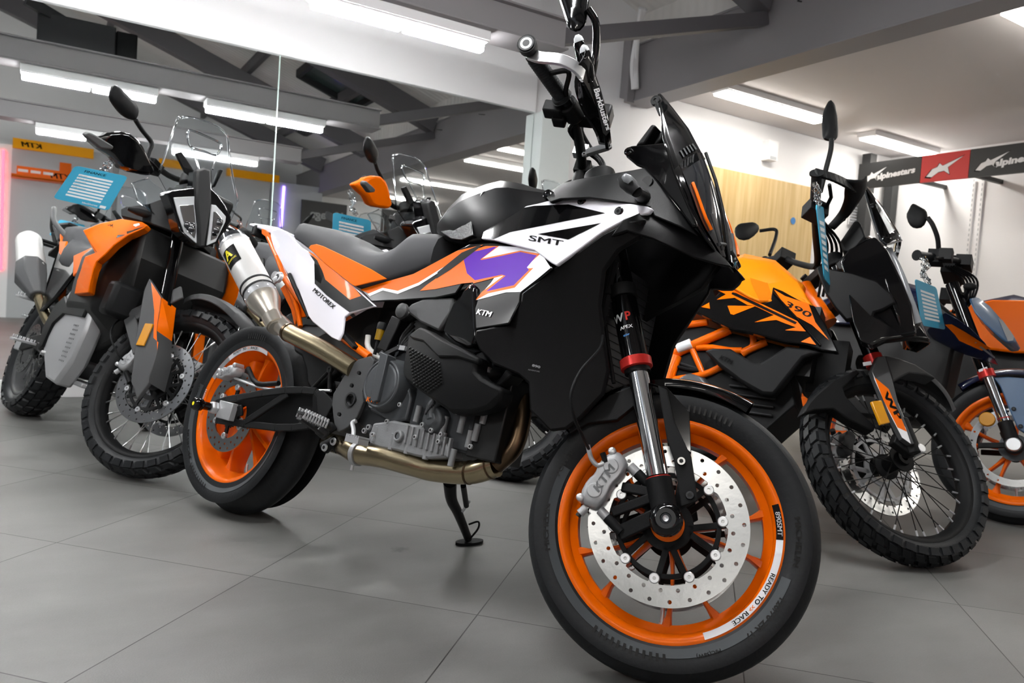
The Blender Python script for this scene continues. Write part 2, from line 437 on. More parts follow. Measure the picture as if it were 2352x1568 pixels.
class Surf:
    def __init__(s, ctrl):
        a = np.array(ctrl, float); s.q = len(a) >= 6
        A = s.basis(a[:, 0], a[:, 1]); s.c = np.linalg.lstsq(A, a[:, 2], rcond=None)[0]; s.lo = a[:, 2].min()-.03; s.hi = a[:, 2].max()+.03
    def basis(s, x, z):
        x = np.asarray(x, float); z = np.asarray(z, float); B = [np.ones_like(x), x, z]
        if s.q: B += [x*x, x*z, z*z]
        return np.stack(B, -1)
    def __call__(s, x, z): return float(min(max(s.basis(x, z)@s.c, s.lo), s.hi))
class Bike:
    def __init__(s, name, label, pose, wb=1.502, Rr=.315, Rf=.30, rake=24.3, trail=.107, cat='motorcycle', group=None):
        gx, gy, psi, lean, steer = pose; s.wb, s.Rr, s.Rf = wb, Rr, Rf
        s.M = Matrix.Translation((gx, gy, 0))@Matrix.Rotation(psi, 4, 'Z')@Matrix.Rotation(lean, 4, 'X')
        s.rk = math.tan(math.radians(rake)); rk = math.radians(rake)
        s.ax = Vector((-math.sin(rk), 0, math.cos(rk))); s.a0 = Vector((wb+trail, 0, 0))
        s.S = Matrix.Translation(s.a0)@Matrix.Rotation(steer, 4, s.ax)@Matrix.Translation(-s.a0)
        s.root = empty(name, label, cat, s.M, group)
        s.inv = np.array(s.M.inverted()); s.invf = np.array((s.M@s.S).inverted())
    def P(s, u, v, y, front=False):
        A = s.invf if front else s.inv; o = A[:3, :3]@CAM+A[:3, 3]; d = A[:3, :3]@ray(u, v); t = (y-o[1])/d[1]; return o+t*d
    def PF(s, u, v, y): return s.P(u, v, y, True)
    def PS(s, u, v, D, front=False):
        w = .18
        for _ in range(14):
            q = s.P(u, v, -w, front); w = .5*w+.5*D(q[0], q[2])
        return q
    def surf(s, ctrl, front=False):
        return Surf([(q[0], q[2], w) for q, w in ((s.P(u, v, -w, front), w) for u, v, w in ctrl)])
    def pxz(s, poly, D, front=False):
        return [(q[0], q[2]) for q in (s.PS(u, v, D, front) for u, v in dens(poly))]
    def part(s, name, mb, parent=None, front=False, **k):
        return mb.build(name, parent or s.root, M=(s.S if (front and parent is None) else None), **k)
    def panel(s, name, poly, D, m, decals=(), texts=(), t=.008, step=.035, front=False, mirror=True, parent=None, bevel=.002, sm=0, label=None, m2=None, off=0., holes=()):
        q = s.pxz(poly, D, front)
        if sm: q = chaikin(q, sm)
        dq = [(chaikin(s.pxz(p, D, front), 0), mm) for p, mm in decals]; tq = []
        for tx, p0, p1, h, mm, *r in texts:
            o = dict(r[0]) if r else {}
            V, Fc = text_uv(tx, p0, p1, h, flip=True, **o); tq.append(([s.PS(u, v, D, front) for u, v in V], Fc, mm))
        out = None
        for side in ((-1, 1) if mirror else (-1,)):
            b = MB(); b.patch(q, D, m, t, step, side=side, m2=m2, off=off, holes=[s.pxz(h, D, front) for h in holes])
            o = s.part(name, b, parent, front, bevel=bevel)
            if dq or (tq and side < 0):
                b = MB()
                for i, (p, mm) in enumerate(dq): b.patch(p, D, mm, 0, step, off=off+.0008+.00015*i, side=side)
                if side < 0:
                    for V, Fc, mm in tq: b.add([(x, -(D(x, z)+off+.0009+.00015*len(dq)), z) for x, _, z in V], Fc, mm)
                b.keepn = True
                g = b.build('graphics', o, smooth=38); g['label'] = 'printed graphics on the panel'
            if side < 0: out = o
            if label: o['label'] = label
        return out
def Z(x0, y0, s): return lambda *p: [(x0+a*s, y0+b*s) for a, b in p]
z1 = Z(1200, 0, .29329); z2 = Z(1000, 380, .30608); z3 = Z(480, 480, .26786); z4 = Z(780, 640, .30618); z5 = Z(1200, 860, .45161)
z6 = Z(400, 740, .29337); z7 = Z(0, 160, .29342); z8 = Z(0, 560, .35714); y1 = Z(1640, 200, .31885); y2 = Z(1480, 560, .28067)
y3 = Z(1780, 680, .40828); y4 = Z(640, 260, .2551); y8 = Z(2000, 420, .34442); x6 = Z(0, 480, .30612); x7 = Z(2160, 640, .36994); w4 = Z(1180, 150, .19776)
x3 = Z(640, 400, .17007); x5 = Z(0, 280, .21685)
# ================================================================ ROOM
YM = 5.25            # wall with the mirrors
XL, XR, YB = -6.5, 8.0, -5.0
ZC = 2.655
def rbox(x0, x1, y0, y1, z0, z1, m, b=None):
    return (b or MB()).box(((x0+x1)/2, (y0+y1)/2, (z0+z1)/2), (x1-x0, y1-y0, z1-z0), m)
def mirY(y): return 2*YM-y
def V_(u, v, yv):     # point seen in the mirror: virtual distance yv -> real point
    p = on_y(u, v, yv); p[1] = mirY(p[1]); return p
struct('floor', MB().add([(XL-1, YB-1, 0), (XR+1, YB-1, 0), (XR+1, YM+1, 0), (XL-1, YM+1, 0)], [(0, 1, 2, 3)], FLOOR), smooth=0)
# wall above and beside the mirrors
struct('wall_back', rbox(XL, 3.27, YM+.012, YM+.14, 0, 4.6, WALL), smooth=0)
struct('wall_back_right', rbox(3.27, XR, YM+.012, YM+.14, 0, 4.6, WALL), smooth=0)
struct('trim_1', rbox(XL, 3.27, YM-.03, YM+.012, 2.262, 4.3, WALL), 'white bulkhead above the mirror', smooth=0, bevel=.004)
struct('baseboard_back', rbox(XL, 3.27, YM-.022, YM+.012, 0, .10, mat('skirting_gloss', 'efefef', .3)), smooth=0, bevel=.003)
struct('wall_right', rbox(XR, XR+.12, YB, YM+.1, 0, 4.6, WALL), smooth=0)
struct('wall_left', rbox(XL-.12, XL, YB, YM+.1, 0, 5.4, GREYW), smooth=0)
struct('wall_front', rbox(XL, XR, YB-.12, YB, 0, 5.4, WALL), smooth=0)
struct('trim_2', rbox(3.275, 3.56, YM-.13, YM+.02, 0, 2.262, COLM), 'pale green column at the end of the mirror', smooth=0, bevel=.004)
struct('trim_3', rbox(3.56, 4.20, YM-.06, YM+.02, 0, 2.53, WALL), 'white pier beside the column', smooth=0, bevel=.004)
# mirrors: two panes with a polished edge between them
SE = 1.272
for i, (a, b_) in enumerate([(XL+.05, SE-.004), (SE+.004, 3.268)]):
    b = rbox(a, b_, YM-.006, YM+.01, .101, 2.26, GLE); b.add([(a, YM-.0065, .101), (b_, YM-.0065, .101), (b_, YM-.0065, 2.26), (a, YM-.0065, 2.26)], [(0, 1, 2, 3)], MIR)
    b.keepn = True
    o = b.build('wall_mirror', smooth=0)
    tag(o, ['large wall mirror left of the vertical joint above the white skirting', 'wall mirror right of the vertical joint, ending at the pale column'][i], 'mirror', 'mirror panes')
struct('trim_4', rbox(SE-.004, SE+.004, YM-.0075, YM+.01, .101, 2.26, GLE), 'glass joint strip between the mirrors', smooth=0)
# suspended ceiling on the right, beyond the big beam
struct('ceiling', rbox(4.42, XR, YB, YM, ZC, ZC+.08, CEIL), smooth=0)
# big grey beam along y
b = rbox(4.205, 4.42, YB, YM, 2.53, 2.98, BEAM); rbox(4.19, 4.43, YB, YM, 2.515, 2.5301, BEAM, b); rbox(4.19, 4.43, YB, YM, 2.9799, 2.995, BEAM, b)
struct('ceiling_beam', b, 'big grey beam under the roof edge', smooth=0, bevel=.003)
struct('wall_right_upper', rbox(4.30, 4.42, YB, YM+.1, 2.98, 3.7, LINER), smooth=0)
b = rbox(4.12, 4.20, YM-.10, YM, 2.50, 3.1, BEAM)
struct('beam_bracket', b, smooth=0, bevel=.003)
# beam hooks
for y in (4.2, 3.5, 2.7, 1.6):
    b = MB().tube([(4.2, y, 2.86), (4.16, y, 2.855), (4.15, y-.05, 2.865)], .004, DARKM, 6)
    struct('beam_hook', b)
# pitched roof (falls towards +x), purlins, rafters
SL = .34
def zr(x, k=0): return 3.10+(4.2-x)*SL+k
b = MB(); b.add([(XL-.1, YB, zr(XL-.1, .22)), (4.3, YB, zr(4.3, .22)), (4.3, YM+.1, zr(4.3, .22)), (XL-.1, YM+.1, zr(XL-.1, .22))], [(0, 1, 2, 3)], LINER)
b.add([(XL-.1, YB, zr(XL-.1, .3)), (4.3, YB, zr(4.3, .3)), (4.3, YM+.1, zr(4.3, .3)), (XL-.1, YM+.1, zr(XL-.1, .3))], [(3, 2, 1, 0)], LINER)
struct('ceiling_roof', b, 'pale corrugated roof lining', smooth=0)
for i, x in enumerate((-5., -3.1, -1.2, .7, 2.4, 3.5)):
    b = MB().bar((x, YB, zr(x, .14)), (x, YM, zr(x, .14)), .07, .15, BEAD); struct('roof_purlin', b, smooth=0)
TR = [3.81, 1.35, -1.1, -3.3]
for i, y in enumerate(TR):
  if i < 2:
    b = rbox(XL, 2.5, y-.085, y+.085, 2.215, 2.365, BEAM); rbox(XL, 2.505, y-.12, y+.12, 2.203, 2.2151, BEAM, b); rbox(XL, 2.505, y-.12, y+.12, 2.3649, 2.377, BEAM, b)
    struct('roof_tie_beam', b, smooth=0, bevel=.003)
  b = MB().bar((4.2, y, zr(4.2, -.12)), (XL, y, zr(XL, -.12)), .17, .26, BEAD); struct('roof_rafter', b, smooth=0, bevel=.004)
  if i < 2:
    b = MB().bar((2.5, y, 2.3), (4.2, y, 2.83), .09, .09, BEAD); struct('roof_strut', b, smooth=0, bevel=.003)
for i, (x0, y0) in enumerate([(2.9, 2.1), (2.9, -.4), (2.9, 4.2), (.2, -.4), (2.9, -2.9)]):
    b = MB()
    xa, xb, ya, yb = x0, x0+.85, y0, y0+1.0
    for q in ((xa, ya, xb, ya), (xa, yb, xb, yb), (xa, ya, xa, yb), (xb, ya, xb, yb)):
        b.bar((q[0], q[1], zr(q[0], .17)), (q[2], q[3], zr(q[2], .17)), .06, .1, DARKM)
    b.add([(xa, ya, zr(xa, .2)), (xb, ya, zr(xb, .2)), (xb, yb, zr(xb, .2)), (xa, yb, zr(xa, .2))], [(0, 1, 2, 3)], SKY)
    o = struct('window_%d' % (i+1), b, 'dark roof window', smooth=0)
# white pipes at the beam corner
b = MB()
for k in range(3): b.tube([(3.95-.02*k, YM-.45, 3.12), (4.02, YM-.3, 3.0-.03*k), (4.10+.02*k, YM-.16, 2.80), (4.15, YM-.14-.02*k, 2.60)], .02, WALL, 8, sm=4)
tag(b.build('cable_conduit'), 'pale bundle of cables in the corner of roof and big beam', 'conduit')
# ---------------------------------------------------------------- lamps
def lamp(x0, x1, y, z, label, group, wid=.15):
    r = empty('ceiling_light', label, 'ceiling light', Matrix.Translation(((x0+x1)/2, y, z)), group)
    L = (x1-x0)
    b = MB().box((0, 0, .035), (L, wid, .05), WALL); b.box((0, 0, .008), (L-.01, wid*.85, .012), WALL); b.build('housing', r, bevel=.004, smooth=0)
    for s in (-1, 1):
        if z > 2.5: MB().box((s*L/4, 0, -.006), (L/2-.02, .15, .026), EM2).build('diffuser', r, bevel=.006, smooth=0); continue
        b = MB().box((s*L/4, 0, -.020), (L/2-.02, .056, .040), EM, taper=1.0); b.xf(lambda x, y_, z_: (x, y_*(1 if z_ > -.02 else .85), z_)); b.build('diffuser', r, bevel=.006, smooth=0)
    return r
ZL = 2.143
ty = 'white twin batten light under the tie beam'
lamp(1.05, 2.02, 3.81, ZL, ty+' nearest the mirror, at the photo top', 'batten lights')
lamp(-.2, .70, 3.81, ZL, ty+' nearest the mirror, reflected above the left bike', 'batten lights')
lamp(-1.45, -.5, 3.81, ZL, ty+' nearest the mirror, far left, added out of frame', 'batten lights')  # extra lamp added beyond the frame for more light
lamp(1.125, 2.03, 1.35, ZL, ty+' above the purple and orange bike', 'batten lights')
lamp(-.13, .77, 1.35, ZL, ty+' above the camera position, left one', 'batten lights')
lamp(-2.6, -1.7, 1.35, ZL, ty+' added out of view, far left of the second beam', 'batten lights')  # out of view, added to light the left side
for y in TR[2:]:  # unseen lamps added as fill light for the hall, no beam above them
    for x in (-1.6, -2.9): lamp(x-.45, x+.45, y, 2.9, ['left ', 'far left '][x < -2]+'twin batten light added as unseen fill '+('behind the camera' if y > -2 else 'at the back of the hall'), 'batten lights')
tc = 'white batten light on the flat ceiling'
lamp(4.69, 6.0, 4.66, 2.60, tc+' beside the big beam, near the oak door', 'ceiling battens', .2)
lamp(6.78, 7.9, 4.74, 2.60, tc+' above the black and red banner', 'ceiling battens', .2)
lamp(4.69, 5.9, 1.36, 2.60, tc+', middle row seen in the mirror', 'ceiling battens', .2)
lamp(4.78, 6.1, -1.0, 2.60, tc+', rear row seen in the mirror', 'ceiling battens', .2)
q_ = on_z(2306, 24, 2.60); lamp(q_[0], q_[0]+1.3, q_[1]-.05, 2.60, tc+' at the top right corner of the photo', 'ceiling battens', .2)
lamp(5.2, 6.5, -3.3, 2.60, tc+', extra last row added by the sign boards', 'ceiling battens', .2)  # extra row added to brighten the rear of the hall
# ---------------------------------------------------------------- right end of the room
d0 = on_y(1600, 383, YM)[0]; d1 = 6.75
b = rbox(d0, d1, YM-.02, YM+.012, 0, 2.145, WOOD)
r = tag(b.build('door_1', smooth=0, bevel=.002), 'oak veneer door set', kind='structure')
b = MB().lathe([(.0, 0), (.035, 0), (.035, .004), (0, .004)], (0, 0, 0), BLUS, 24)
p = on_y(1821, 507, YM-.02); o = b.build('door_sign', M=Matrix.Translation((p[0], YM-.026, p[2]))); tag(o, 'small round blue fire door sign on the oak door', 'sign')
p = on_y(1762, 348, YM)
o = MB().box((0, 0, 0), (.13, .09, .19), WALL).box((0, -.046, -.07), (.09, .006, .03), GREYW).build('wall_sensor', M=Matrix.Translation((p[0], YM-.035, p[2])), bevel=.01); tag(o, 'small white box sensor on the wall above the oak door', 'wall sensor')
# dark frame posts and louvre beside the door
for i, u in enumerate((1990, 2046)):
    p = on_y(u, 460, YM-.1); o = rbox(p[0]-.05, p[0]+.06, YM-.14, YM-.04, 0, 2.6, SGN).build('display_post', smooth=0, bevel=.003)
    tag(o, ['dark grey steel post beside the oak door, left of the pair', 'dark grey steel post under the black banner, right of the pair'][i], 'post', 'steel posts')
p = on_y(1965, 497, YM); b = MB()
for k in range(7): b.box((p[0], YM-.02, p[2]-.07+.03*k), (.22, .03, .008), GREYW)
b.box((p[0], YM-.005, p[2]+.02), (.24, .01, .24), WALL); tag(b.build('wall_vent', smooth=0), 'small louvred vent in the wall behind the bike windscreen', 'vent')
# perforated uprights on right wall + slot line
for i, (u0, u1) in enumerate(((2213, 2262),)):
    pa = on_x(2232, 500, XR)[1]; pb = on_x(2252, 500, XR)[1]
    for j, (y, wd) in enumerate(((pa, .03), (pb, .03))):
        b = MB().box((XR-.012, y, 1.15), (.024, wd, 2.3), WALL)
        for k in range(46): b.box((XR-.0255, y, .06+.05*k), (.002, .008, .026), GREYW)
        o = b.build('shelf_upright', smooth=0); tag(o, ['perforated white shelf upright on the right wall, left of the pair', 'perforated white shelf upright on the right wall, right of the pair'][j], 'shelf upright', 'perforated uprights')
b = rbox(XR-.006, XR, 0, YM, 1.08, 1.084, GREYW); struct('trim_5', b, 'panel joint line on the right wall', smooth=0)
# banner over the racks: black / red / black
XS = 7.0
zt = HC+.2375*XS; zb = HC+.2015*XS
e = [on_x(u, 380, XS)[1] for u in (1973, 2116, 2226)]+[2.6]
def star(b, y0, y1, z0, z1, m, m2, X):
    P = [(0, 0), (.16, .42), (.30, .52), (.36, .72), (.45, .56), (1.0, 1.0), (.60, .44), (.66, .02), (.50, .25), (.34, .20), (.16, -.06)]
    V, T = tri2d(P); b.add([(X, y0+(y1-y0)*a, z0+(z1-z0)*c) for a, c in V], T, m)
    P2 = [(.5+(a-.5)*1.12, .45+(c-.45)*1.16) for a, c in P]; V, T = tri2d(P2); b.add([(X+.001, y0+(y1-y0)*a, z0+(z1-z0)*c) for a, c in V], T, m2)
for i in range(3):
    ya_, yb_ = e[i], e[i+1]; mt = SGR if i == 1 else SGN
    b = MB().box((XS+.015, (ya_+yb_)/2, (zt+zb)/2), (.03, abs(yb_-ya_)-.004, zt-zb), mt); b.box(((XS+XR)/2+.01, (ya_+yb_)/2, (zt+zb)/2), (XR-XS-.02, .04, .04), SGN)
    X = XS-.002
    if i == 1: star(b, ya_-.06, yb_+.06, zb+.05, zt-.05, TXW, TXB, X)
    else:
        L_ = min(.60, abs(yb_-ya_)-.1); ys = ya_-.06
        star(b, ys, ys-L_*.45, zb+.06, zt-.06, TXW, TXB, X)
        V, Fc = text_uv('alpinestars', (0, 0), (L_*.72, .03), .055, bold=.05, shear=.2)
        b.add([(X, ys-L_*.25-a, zb+.075+c) for a, c in V], Fc, TXW)
    b.keepn = True
    o = b.build('banner_board', smooth=0)
    tag(o, ['black banner board with white logo, the left one above the racks', 'red banner board with a white star logo between the black ones', 'black banner board with white logo, cut by the right edge of the photo'][i], 'banner', 'banner boards')
# ---------------------------------------------------------------- opposite side, seen in the mirror (real y = 2*YM - 14)
YV = 14.0; YR = mirY(YV)   # -3.5
def vx(u, v=400): return on_y(u, v, YV)[0]
def vz(u, v): return on_y(u, v, YV)[2]
YR = mirY(YV)
xg0, xg1 = vx(18, 400), vx(420, 400)
struct('wall_display_white', rbox(vx(-80, 500), vx(22, 500), YR-.1, YR, 0, vz(8, 330), WALL), smooth=0)
b = rbox(vx(22, 500), vx(255, 500), YR-.1, YR, 0, vz(120, 335), GREYW); struct('wall_display_left', b, smooth=0)
b = rbox(vx(255, 500)+.08, vx(616, 500), YR-.1, YR, 0, vz(500, 352), GREYW); struct('wall_display_middle', b, smooth=0)
b = rbox(vx(616, 500)+.02, vx(735, 500), YR-.05, YR+.05, 0, vz(680, 424), GREYW); struct('wall_display_right', b, smooth=0)
def fascia(u0, v0, u1, v1, h, label, txt):
    xa, za = vx(u0, v0), vz(u0, v0); xb, zb_ = vx(u1, v1), vz(u1, v1)
    z = (za+zb_)/2
    b = MB().box(((xa+xb)/2, YR+.03, z-h/2), (xb-xa, .06, h), YLB)
    if txt:
        V, Fc = text_uv('KTM', (0, 0), (.26, 0), .075, bold=.06, shear=.25); b.add([(xa+.12+.26-a, YR+.0615, z-h/2-.037+c) for a, c in V], Fc, TXB)
    b.keepn = True
    tag(b.build('yellow_fascia', smooth=0), label, 'fascia sign', 'yellow fascias')
fascia(30, 316, 215, 345, .15, 'long yellow-orange fascia strip with small black logo at the left end, in the mirror', True)
fascia(365, 365, 425, 372, .13, 'short yellow-orange fascia strip behind the clear windscreen, in the mirror', False)
fascia(520, 388, 640, 403, .13, 'yellow-orange fascia strip beside the mirror joint', False)
# orange shelf rack
xa, xb = vx(38, 400), vx(215, 400); z = vz(90, 415)
r = empty('parts_rack', 'orange metal wall rack with white labels and logo, seen in the mirror', 'rack', Matrix.Translation(((xa+xb)/2, YR, z)))
W_ = xb-xa
b = MB().box((0, .015, .10), (W_, .02, .17), ORG); b.box((W_*.12, .015, .25), (.16, .02, .14), ORG)
V, Fc = text_uv('KTM', (0, 0), (.26, 0), .10, bold=.06, shear=.25); b.add([(.2-a, .0265, .05+c) for a, c in V], Fc, TXB); b.keepn = True; b.build('back_plate', r, smooth=0)
MB().box((0, .12, 0), (W_+.12, .24, .025), ORG).box((0, .235, .02), (W_+.12, .01, .04), ORG).build('shelf', r, smooth=0)
for k in (-.42, -.26, -.10, .28): MB().box((W_*k, .028, .12), (.13, .006, .04), PAP).build('price_label', r, smooth=0)
# neon strips
b = MB().tube([V_(8, 345, YV-.015), V_(2, 620, YV-.015)], .018, NEOR, 8); tag(b.build('neon_strip'), 'red neon strip at the left edge of the photo', 'neon light')
b = MB().tube([V_(652, 428, YV-.065), V_(645, 520, YV-.065)], .02, NEOV, 8); tag(b.build('neon_strip'), 'violet neon strip on the grey wall behind the tail', 'neon light')
# Kriega boards
def kboard(u0, v0, u1, v1, vb, ts, label):
    xa, xb = vx(u0, v0), vx(u1, v1); zt_ = (vz(u0, v0)+vz(u1, v1))/2; zb_ = vz(u0, vb)
    r = MB().box(((xa+xb)/2, YR+.2, (zt_+zb_)/2), (xb-xa, .04, zt_-zb_), SGN)
    V, Fc = text_uv('Kriega', (0, 0), (ts, 0), .15, bold=.03); r.add([(xb-.07-a, YR+.2225, zt_-.30+c) for a, c in V], Fc, TXG); r.keepn = True
    for k in range(5): r.box((xa+.15+(xb-xa-.2)*k/5, YR+.23, zt_-.62), (.10, .03, .22), [TXG, SGN, DARKM, SGN, YEL][k])
    tag(r.build('sign_board', smooth=0), label, 'sign board', 'black sign boards')
kboard(685, 459, 788, 474, 545, .62, 'black board with pale brand lettering left of the blue card, reversed by the mirror')
kboard(868, 482, 960, 492, 540, .62, 'black board with pale lettering behind the clear windscreen at the seat, in the mirror')
# far bright back wall strip of that side
struct('wall_far', rbox(vx(735, 500), XR, YB, YB+.02, 0, 4, WALL), smooth=0)
# black speaker box hanging in the roof, seen top left in the mirror
p = V_(175, 110, 7.4)
b = MB().box(p, (.55, .3, .38), DARKM).box(p+np.array([.36, 0, -.03]), (.16, .2, .42), BLM); tag(b.build('roof_heater', bevel=.01), 'black box unit hanging from the roof, top left in the mirror', 'heater')
b = MB().bar(V_(60, 0, 7.2), V_(330, 160, 7.6), .05, .08, DARKM); struct('roof_cable_tray', b, smooth=0)
# world + camera
w = bpy.data.worlds.new('w'); bpy.context.scene.world = w; w.use_nodes = True
w.node_tree.nodes['Background'].inputs[0].default_value = (.85, .9, 1, 1); w.node_tree.nodes['Background'].inputs[1].default_value = .25
cd = bpy.data.cameras.new('camera'); cam = bpy.data.objects.new('camera', cd); C.objects.link(cam)
R_ = Matrix([[CM[i][0], -CM[i][1], -CM[i][2]] for i in range(3)])
cam.matrix_world = Matrix.Translation((0, 0, HC))@R_.to_4x4()
cd.sensor_width = 36; cd.lens = 36*F_/2352; cd.clip_start = .05
cd.dof.use_dof = True; cd.dof.focus_distance = 1.75; cd.dof.aperture_fstop = 7.0
sc = bpy.context.scene; sc.camera = cam
vs = sc.view_settings; vs.view_transform = 'Standard'; vs.look = 'None'; vs.exposure = 1.5; vs.gamma = 1; vs.use_curve_mapping = False
# ================================================================ MOTORCYCLE PARTS
def circ(cx_, cz_, r, n=16, a0=0.): return [(cx_+r*math.cos(a0+2*PI*k/n), cz_+r*math.sin(a0+2*PI*k/n)) for k in range(n)]
def tyre_mb(c, R, w, rb, style='road', m=RUB, nl=44):
    b = MB(); h = R-rb
    if style == 'road':
        pr = [(rb, -w*.36), (rb+h*.10, -w*.415), (rb+h*.34, -w*.475), (rb+h*.55, -w*.50), (rb+h*.70, -w*.475)]
        pr += [(R-(w*.5)**2*(t*t)*4.4/w*.62/1.0*1.0, t*w*.5) for t in np.linspace(-.86, .86, 15)]
        pr += [(r, -y) for r, y in pr[:5][::-1]]
        b.lathe(pr, c, m, 96)
        # sidewall band
        b.lathe([(rb+h*.11, -w*.4175-.0012), (rb+h*.34, -w*.475-.0012), (rb+h*.345, -w*.475+.002)], c, RULG, 96, a0=-3.4, a1=-.15)
        # sipes
        for k in range(26):
            for s in (-1, 1):
                a = 2*PI*k/26+(.1 if s > 0 else 0); V = []
                for j in range(5):
                    t = j/4; y = s*w*(.14+.26*t); da = .11*t*t; r = R-(w*.5)**2*((2*y/w)**2)*4.4/w*.62+.0004
                    for e in (-1, 1):
                        aa = a+da+e*.008*math.sin(PI*(.15+.7*t)); V.append((c[0]+r*math.cos(aa), c[1]+y, c[2]+r*math.sin(aa)))
                b.add(V, [(2*j, 2*j+1, 2*j+3, 2*j+2) for j in range(4)], RUL)
    else:
        R0 = R-.009
        pr = [(rb, -w*.34), (rb+h*.12, -w*.42), (rb+h*.40, -w*.50), (rb+h*.66, -w*.49), (R0-.022, -w*.46), (R0-.008, -w*.32), (R0, -w*.12), (R0, w*.12), (R0-.008, w*.32), (R0-.022, w*.46), (rb+h*.66, w*.49), (rb+h*.40, w*.50), (rb+h*.12, w*.42), (rb, w*.34)]
        b.lathe(pr, c, m, 72)
        def lug(a, y0, y1, r0, r1, da, dp, sk=0.):
            V = []
            for rr, kk in ((0, 0), (dp, -.0)):
                for y, r, s in ((y0, r0, -sk), (y1, r1, sk)):
                    for e in (-1, 1):
                        aa = a+s+e*da*(1 if rr == 0 else .86)
                        V.append((c[0]+(r+rr)*math.cos(aa), c[1]+y*(1 if rr == 0 else .985), c[2]+(r+rr)*math.sin(aa)))
            b.add(V, [(4, 5, 7, 6), (0, 1, 5, 4), (2, 6, 7, 3), (0, 4, 6, 2), (1, 3, 7, 5)], m)
        for k in range(nl):
            a = 2*PI*k/nl; d = PI/nl*.74
            for s in (-1, 1):
                lug(a, s*w*.03, s*w*.24, R0-.001, R0-.006, d, .010, .02*s)
                lug(a+PI/nl, s*w*.27, s*w*.45, R0-.007, R0-.020, d*.95, .011, .02*s)
                # shoulder block down the side
                V = []
                for r_, yy in ((R0-.018, w*.455), (R0-.040, w*.497)):
                    for dy in (0, .007):
                        for e in (-1, 1):
                            aa = a+PI/nl+e*d*.9; V.append((c[0]+(r_+(.004 if dy else 0))*math.cos(aa), c[1]+s*(yy+dy), c[2]+(r_+(.004 if dy else 0))*math.sin(aa)))
                b.add(V, [(2, 3, 7, 6), (0, 2, 6, 4), (1, 5, 7, 3), (0, 1, 3, 2), (4, 6, 7, 5)], m)
    return b
def rim_prof(R, w, rb, drop=.030, lip=.012):
    """R flange radius, w width between flanges; closed profile (r,y)"""
    h = w/2
    out = [(R, -h-.004), (R, -h-.001), (R-.008, -h+.004), (R-.014, -h+.010), (R-.016, -h*.62), (R-drop, -h*.42), (R-drop, h*.42), (R-.016, h*.62), (R-.014, h-.010), (R-.008, h-.004), (R, h+.001), (R, h+.004)]
    inn = [(R-.006, h+.006), (R-.014, h+.003), (R-.022, h-.006), (R-.023, h*.62), (R-drop-.009, h*.38), (R-drop-.009, -h*.38), (R-.023, -h*.62), (R-.022, -h+.006), (R-.014, -h-.003), (R-.006, -h-.006)]
    return out+inn
def disc_mb(c, R, ri, y, m=DSC, nh=22, rows=((.93, 0), (.80, .5)), hr=.0042, wavy=0., t=.005, tabs=0, seg=132):
    outer = [((R*(1+wavy*math.cos(10*2*PI*k/seg)))*math.cos(2*PI*k/seg), R*(1+wavy*math.cos(10*2*PI*k/seg))*math.sin(2*PI*k/seg)) for k in range(seg)]
    inner = []
    for k in range(seg):
        a = 2*PI*k/seg; r = ri
        if tabs:
            ph = (a*tabs/(2*PI)) % 1; r = ri-.014*max(0, 1-abs(ph-.5)*7)**.5 if abs(ph-.5) < 1/7 else ri
        inner.append((r*math.cos(a), r*math.sin(a)))
    hs = []
    for q, ph in rows:
        for k in range(nh): a = 2*PI*(k+ph)/nh; hs.append(circ(R*q*math.cos(a), R*q*math.sin(a), hr, 8))
    b = MB(); b.prism([(x, z) for x, z in outer], y-t/2, y+t/2, m, holes=[inner]+hs)
    b.xf(lambda x, yy, z: (x+c[0], yy+c[1], z+c[2])); return b
def carrier_mb(c, ro, rh, y, n=5, t=.006, m=BLM, arm=.010):
    b = MB(); b.lathe([(rh, y-t/2), (rh+.018, y-t/2), (rh+.018, y+t/2), (rh, y+t/2)], c, m, 48, closed=True)
    b.lathe([(ro-.016, y-t/2), (ro-.006, y-t/2), (ro-.006, y+t/2), (ro-.016, y+t/2)], c, m, 72, closed=True)
    for k in range(n):
        for s in (-1, 1):
            a0 = 2*PI*k/n; a1 = a0+s*.27
            p0 = (c[0]+(rh+.008)*math.cos(a0+s*.1), c[1]+y, c[2]+(rh+.008)*math.sin(a0+s*.1)); p1 = (c[0]+(ro+.004)*math.cos(a1), c[1]+y, c[2]+(ro+.004)*math.sin(a1))
            b.bar(p0, p1, arm*1.5, t, m, up=(0, 1, 0))
    return b
def bobbins(bk, c, r, y, n, par, m=ALU, ph=0.):
    for k in range(n):
        a = ph+2*PI*k/n; p = (c[0]+r*math.cos(a), c[1], c[2]+r*math.sin(a))
        MB().lathe([(.0035, y-.005), (.0035, y-.0065), (.009, y-.0065), (.0105, y-.005), (.0105, y+.005), (.0035, y+.005)], p, m, 20, closed=True).build('disc_bobbin', par)
def bolt(b, p, r, h, m, ax=(0, -1, 0), m2=None):
    p = np.asarray(p, float); a = nrm(ax); b.cyl(p, p+a*h, r, m, r*.88, n=12); b.cyl(p+a*h*1.0, p+a*(h+.0006), r*.5, m2 or RUL, n=6)
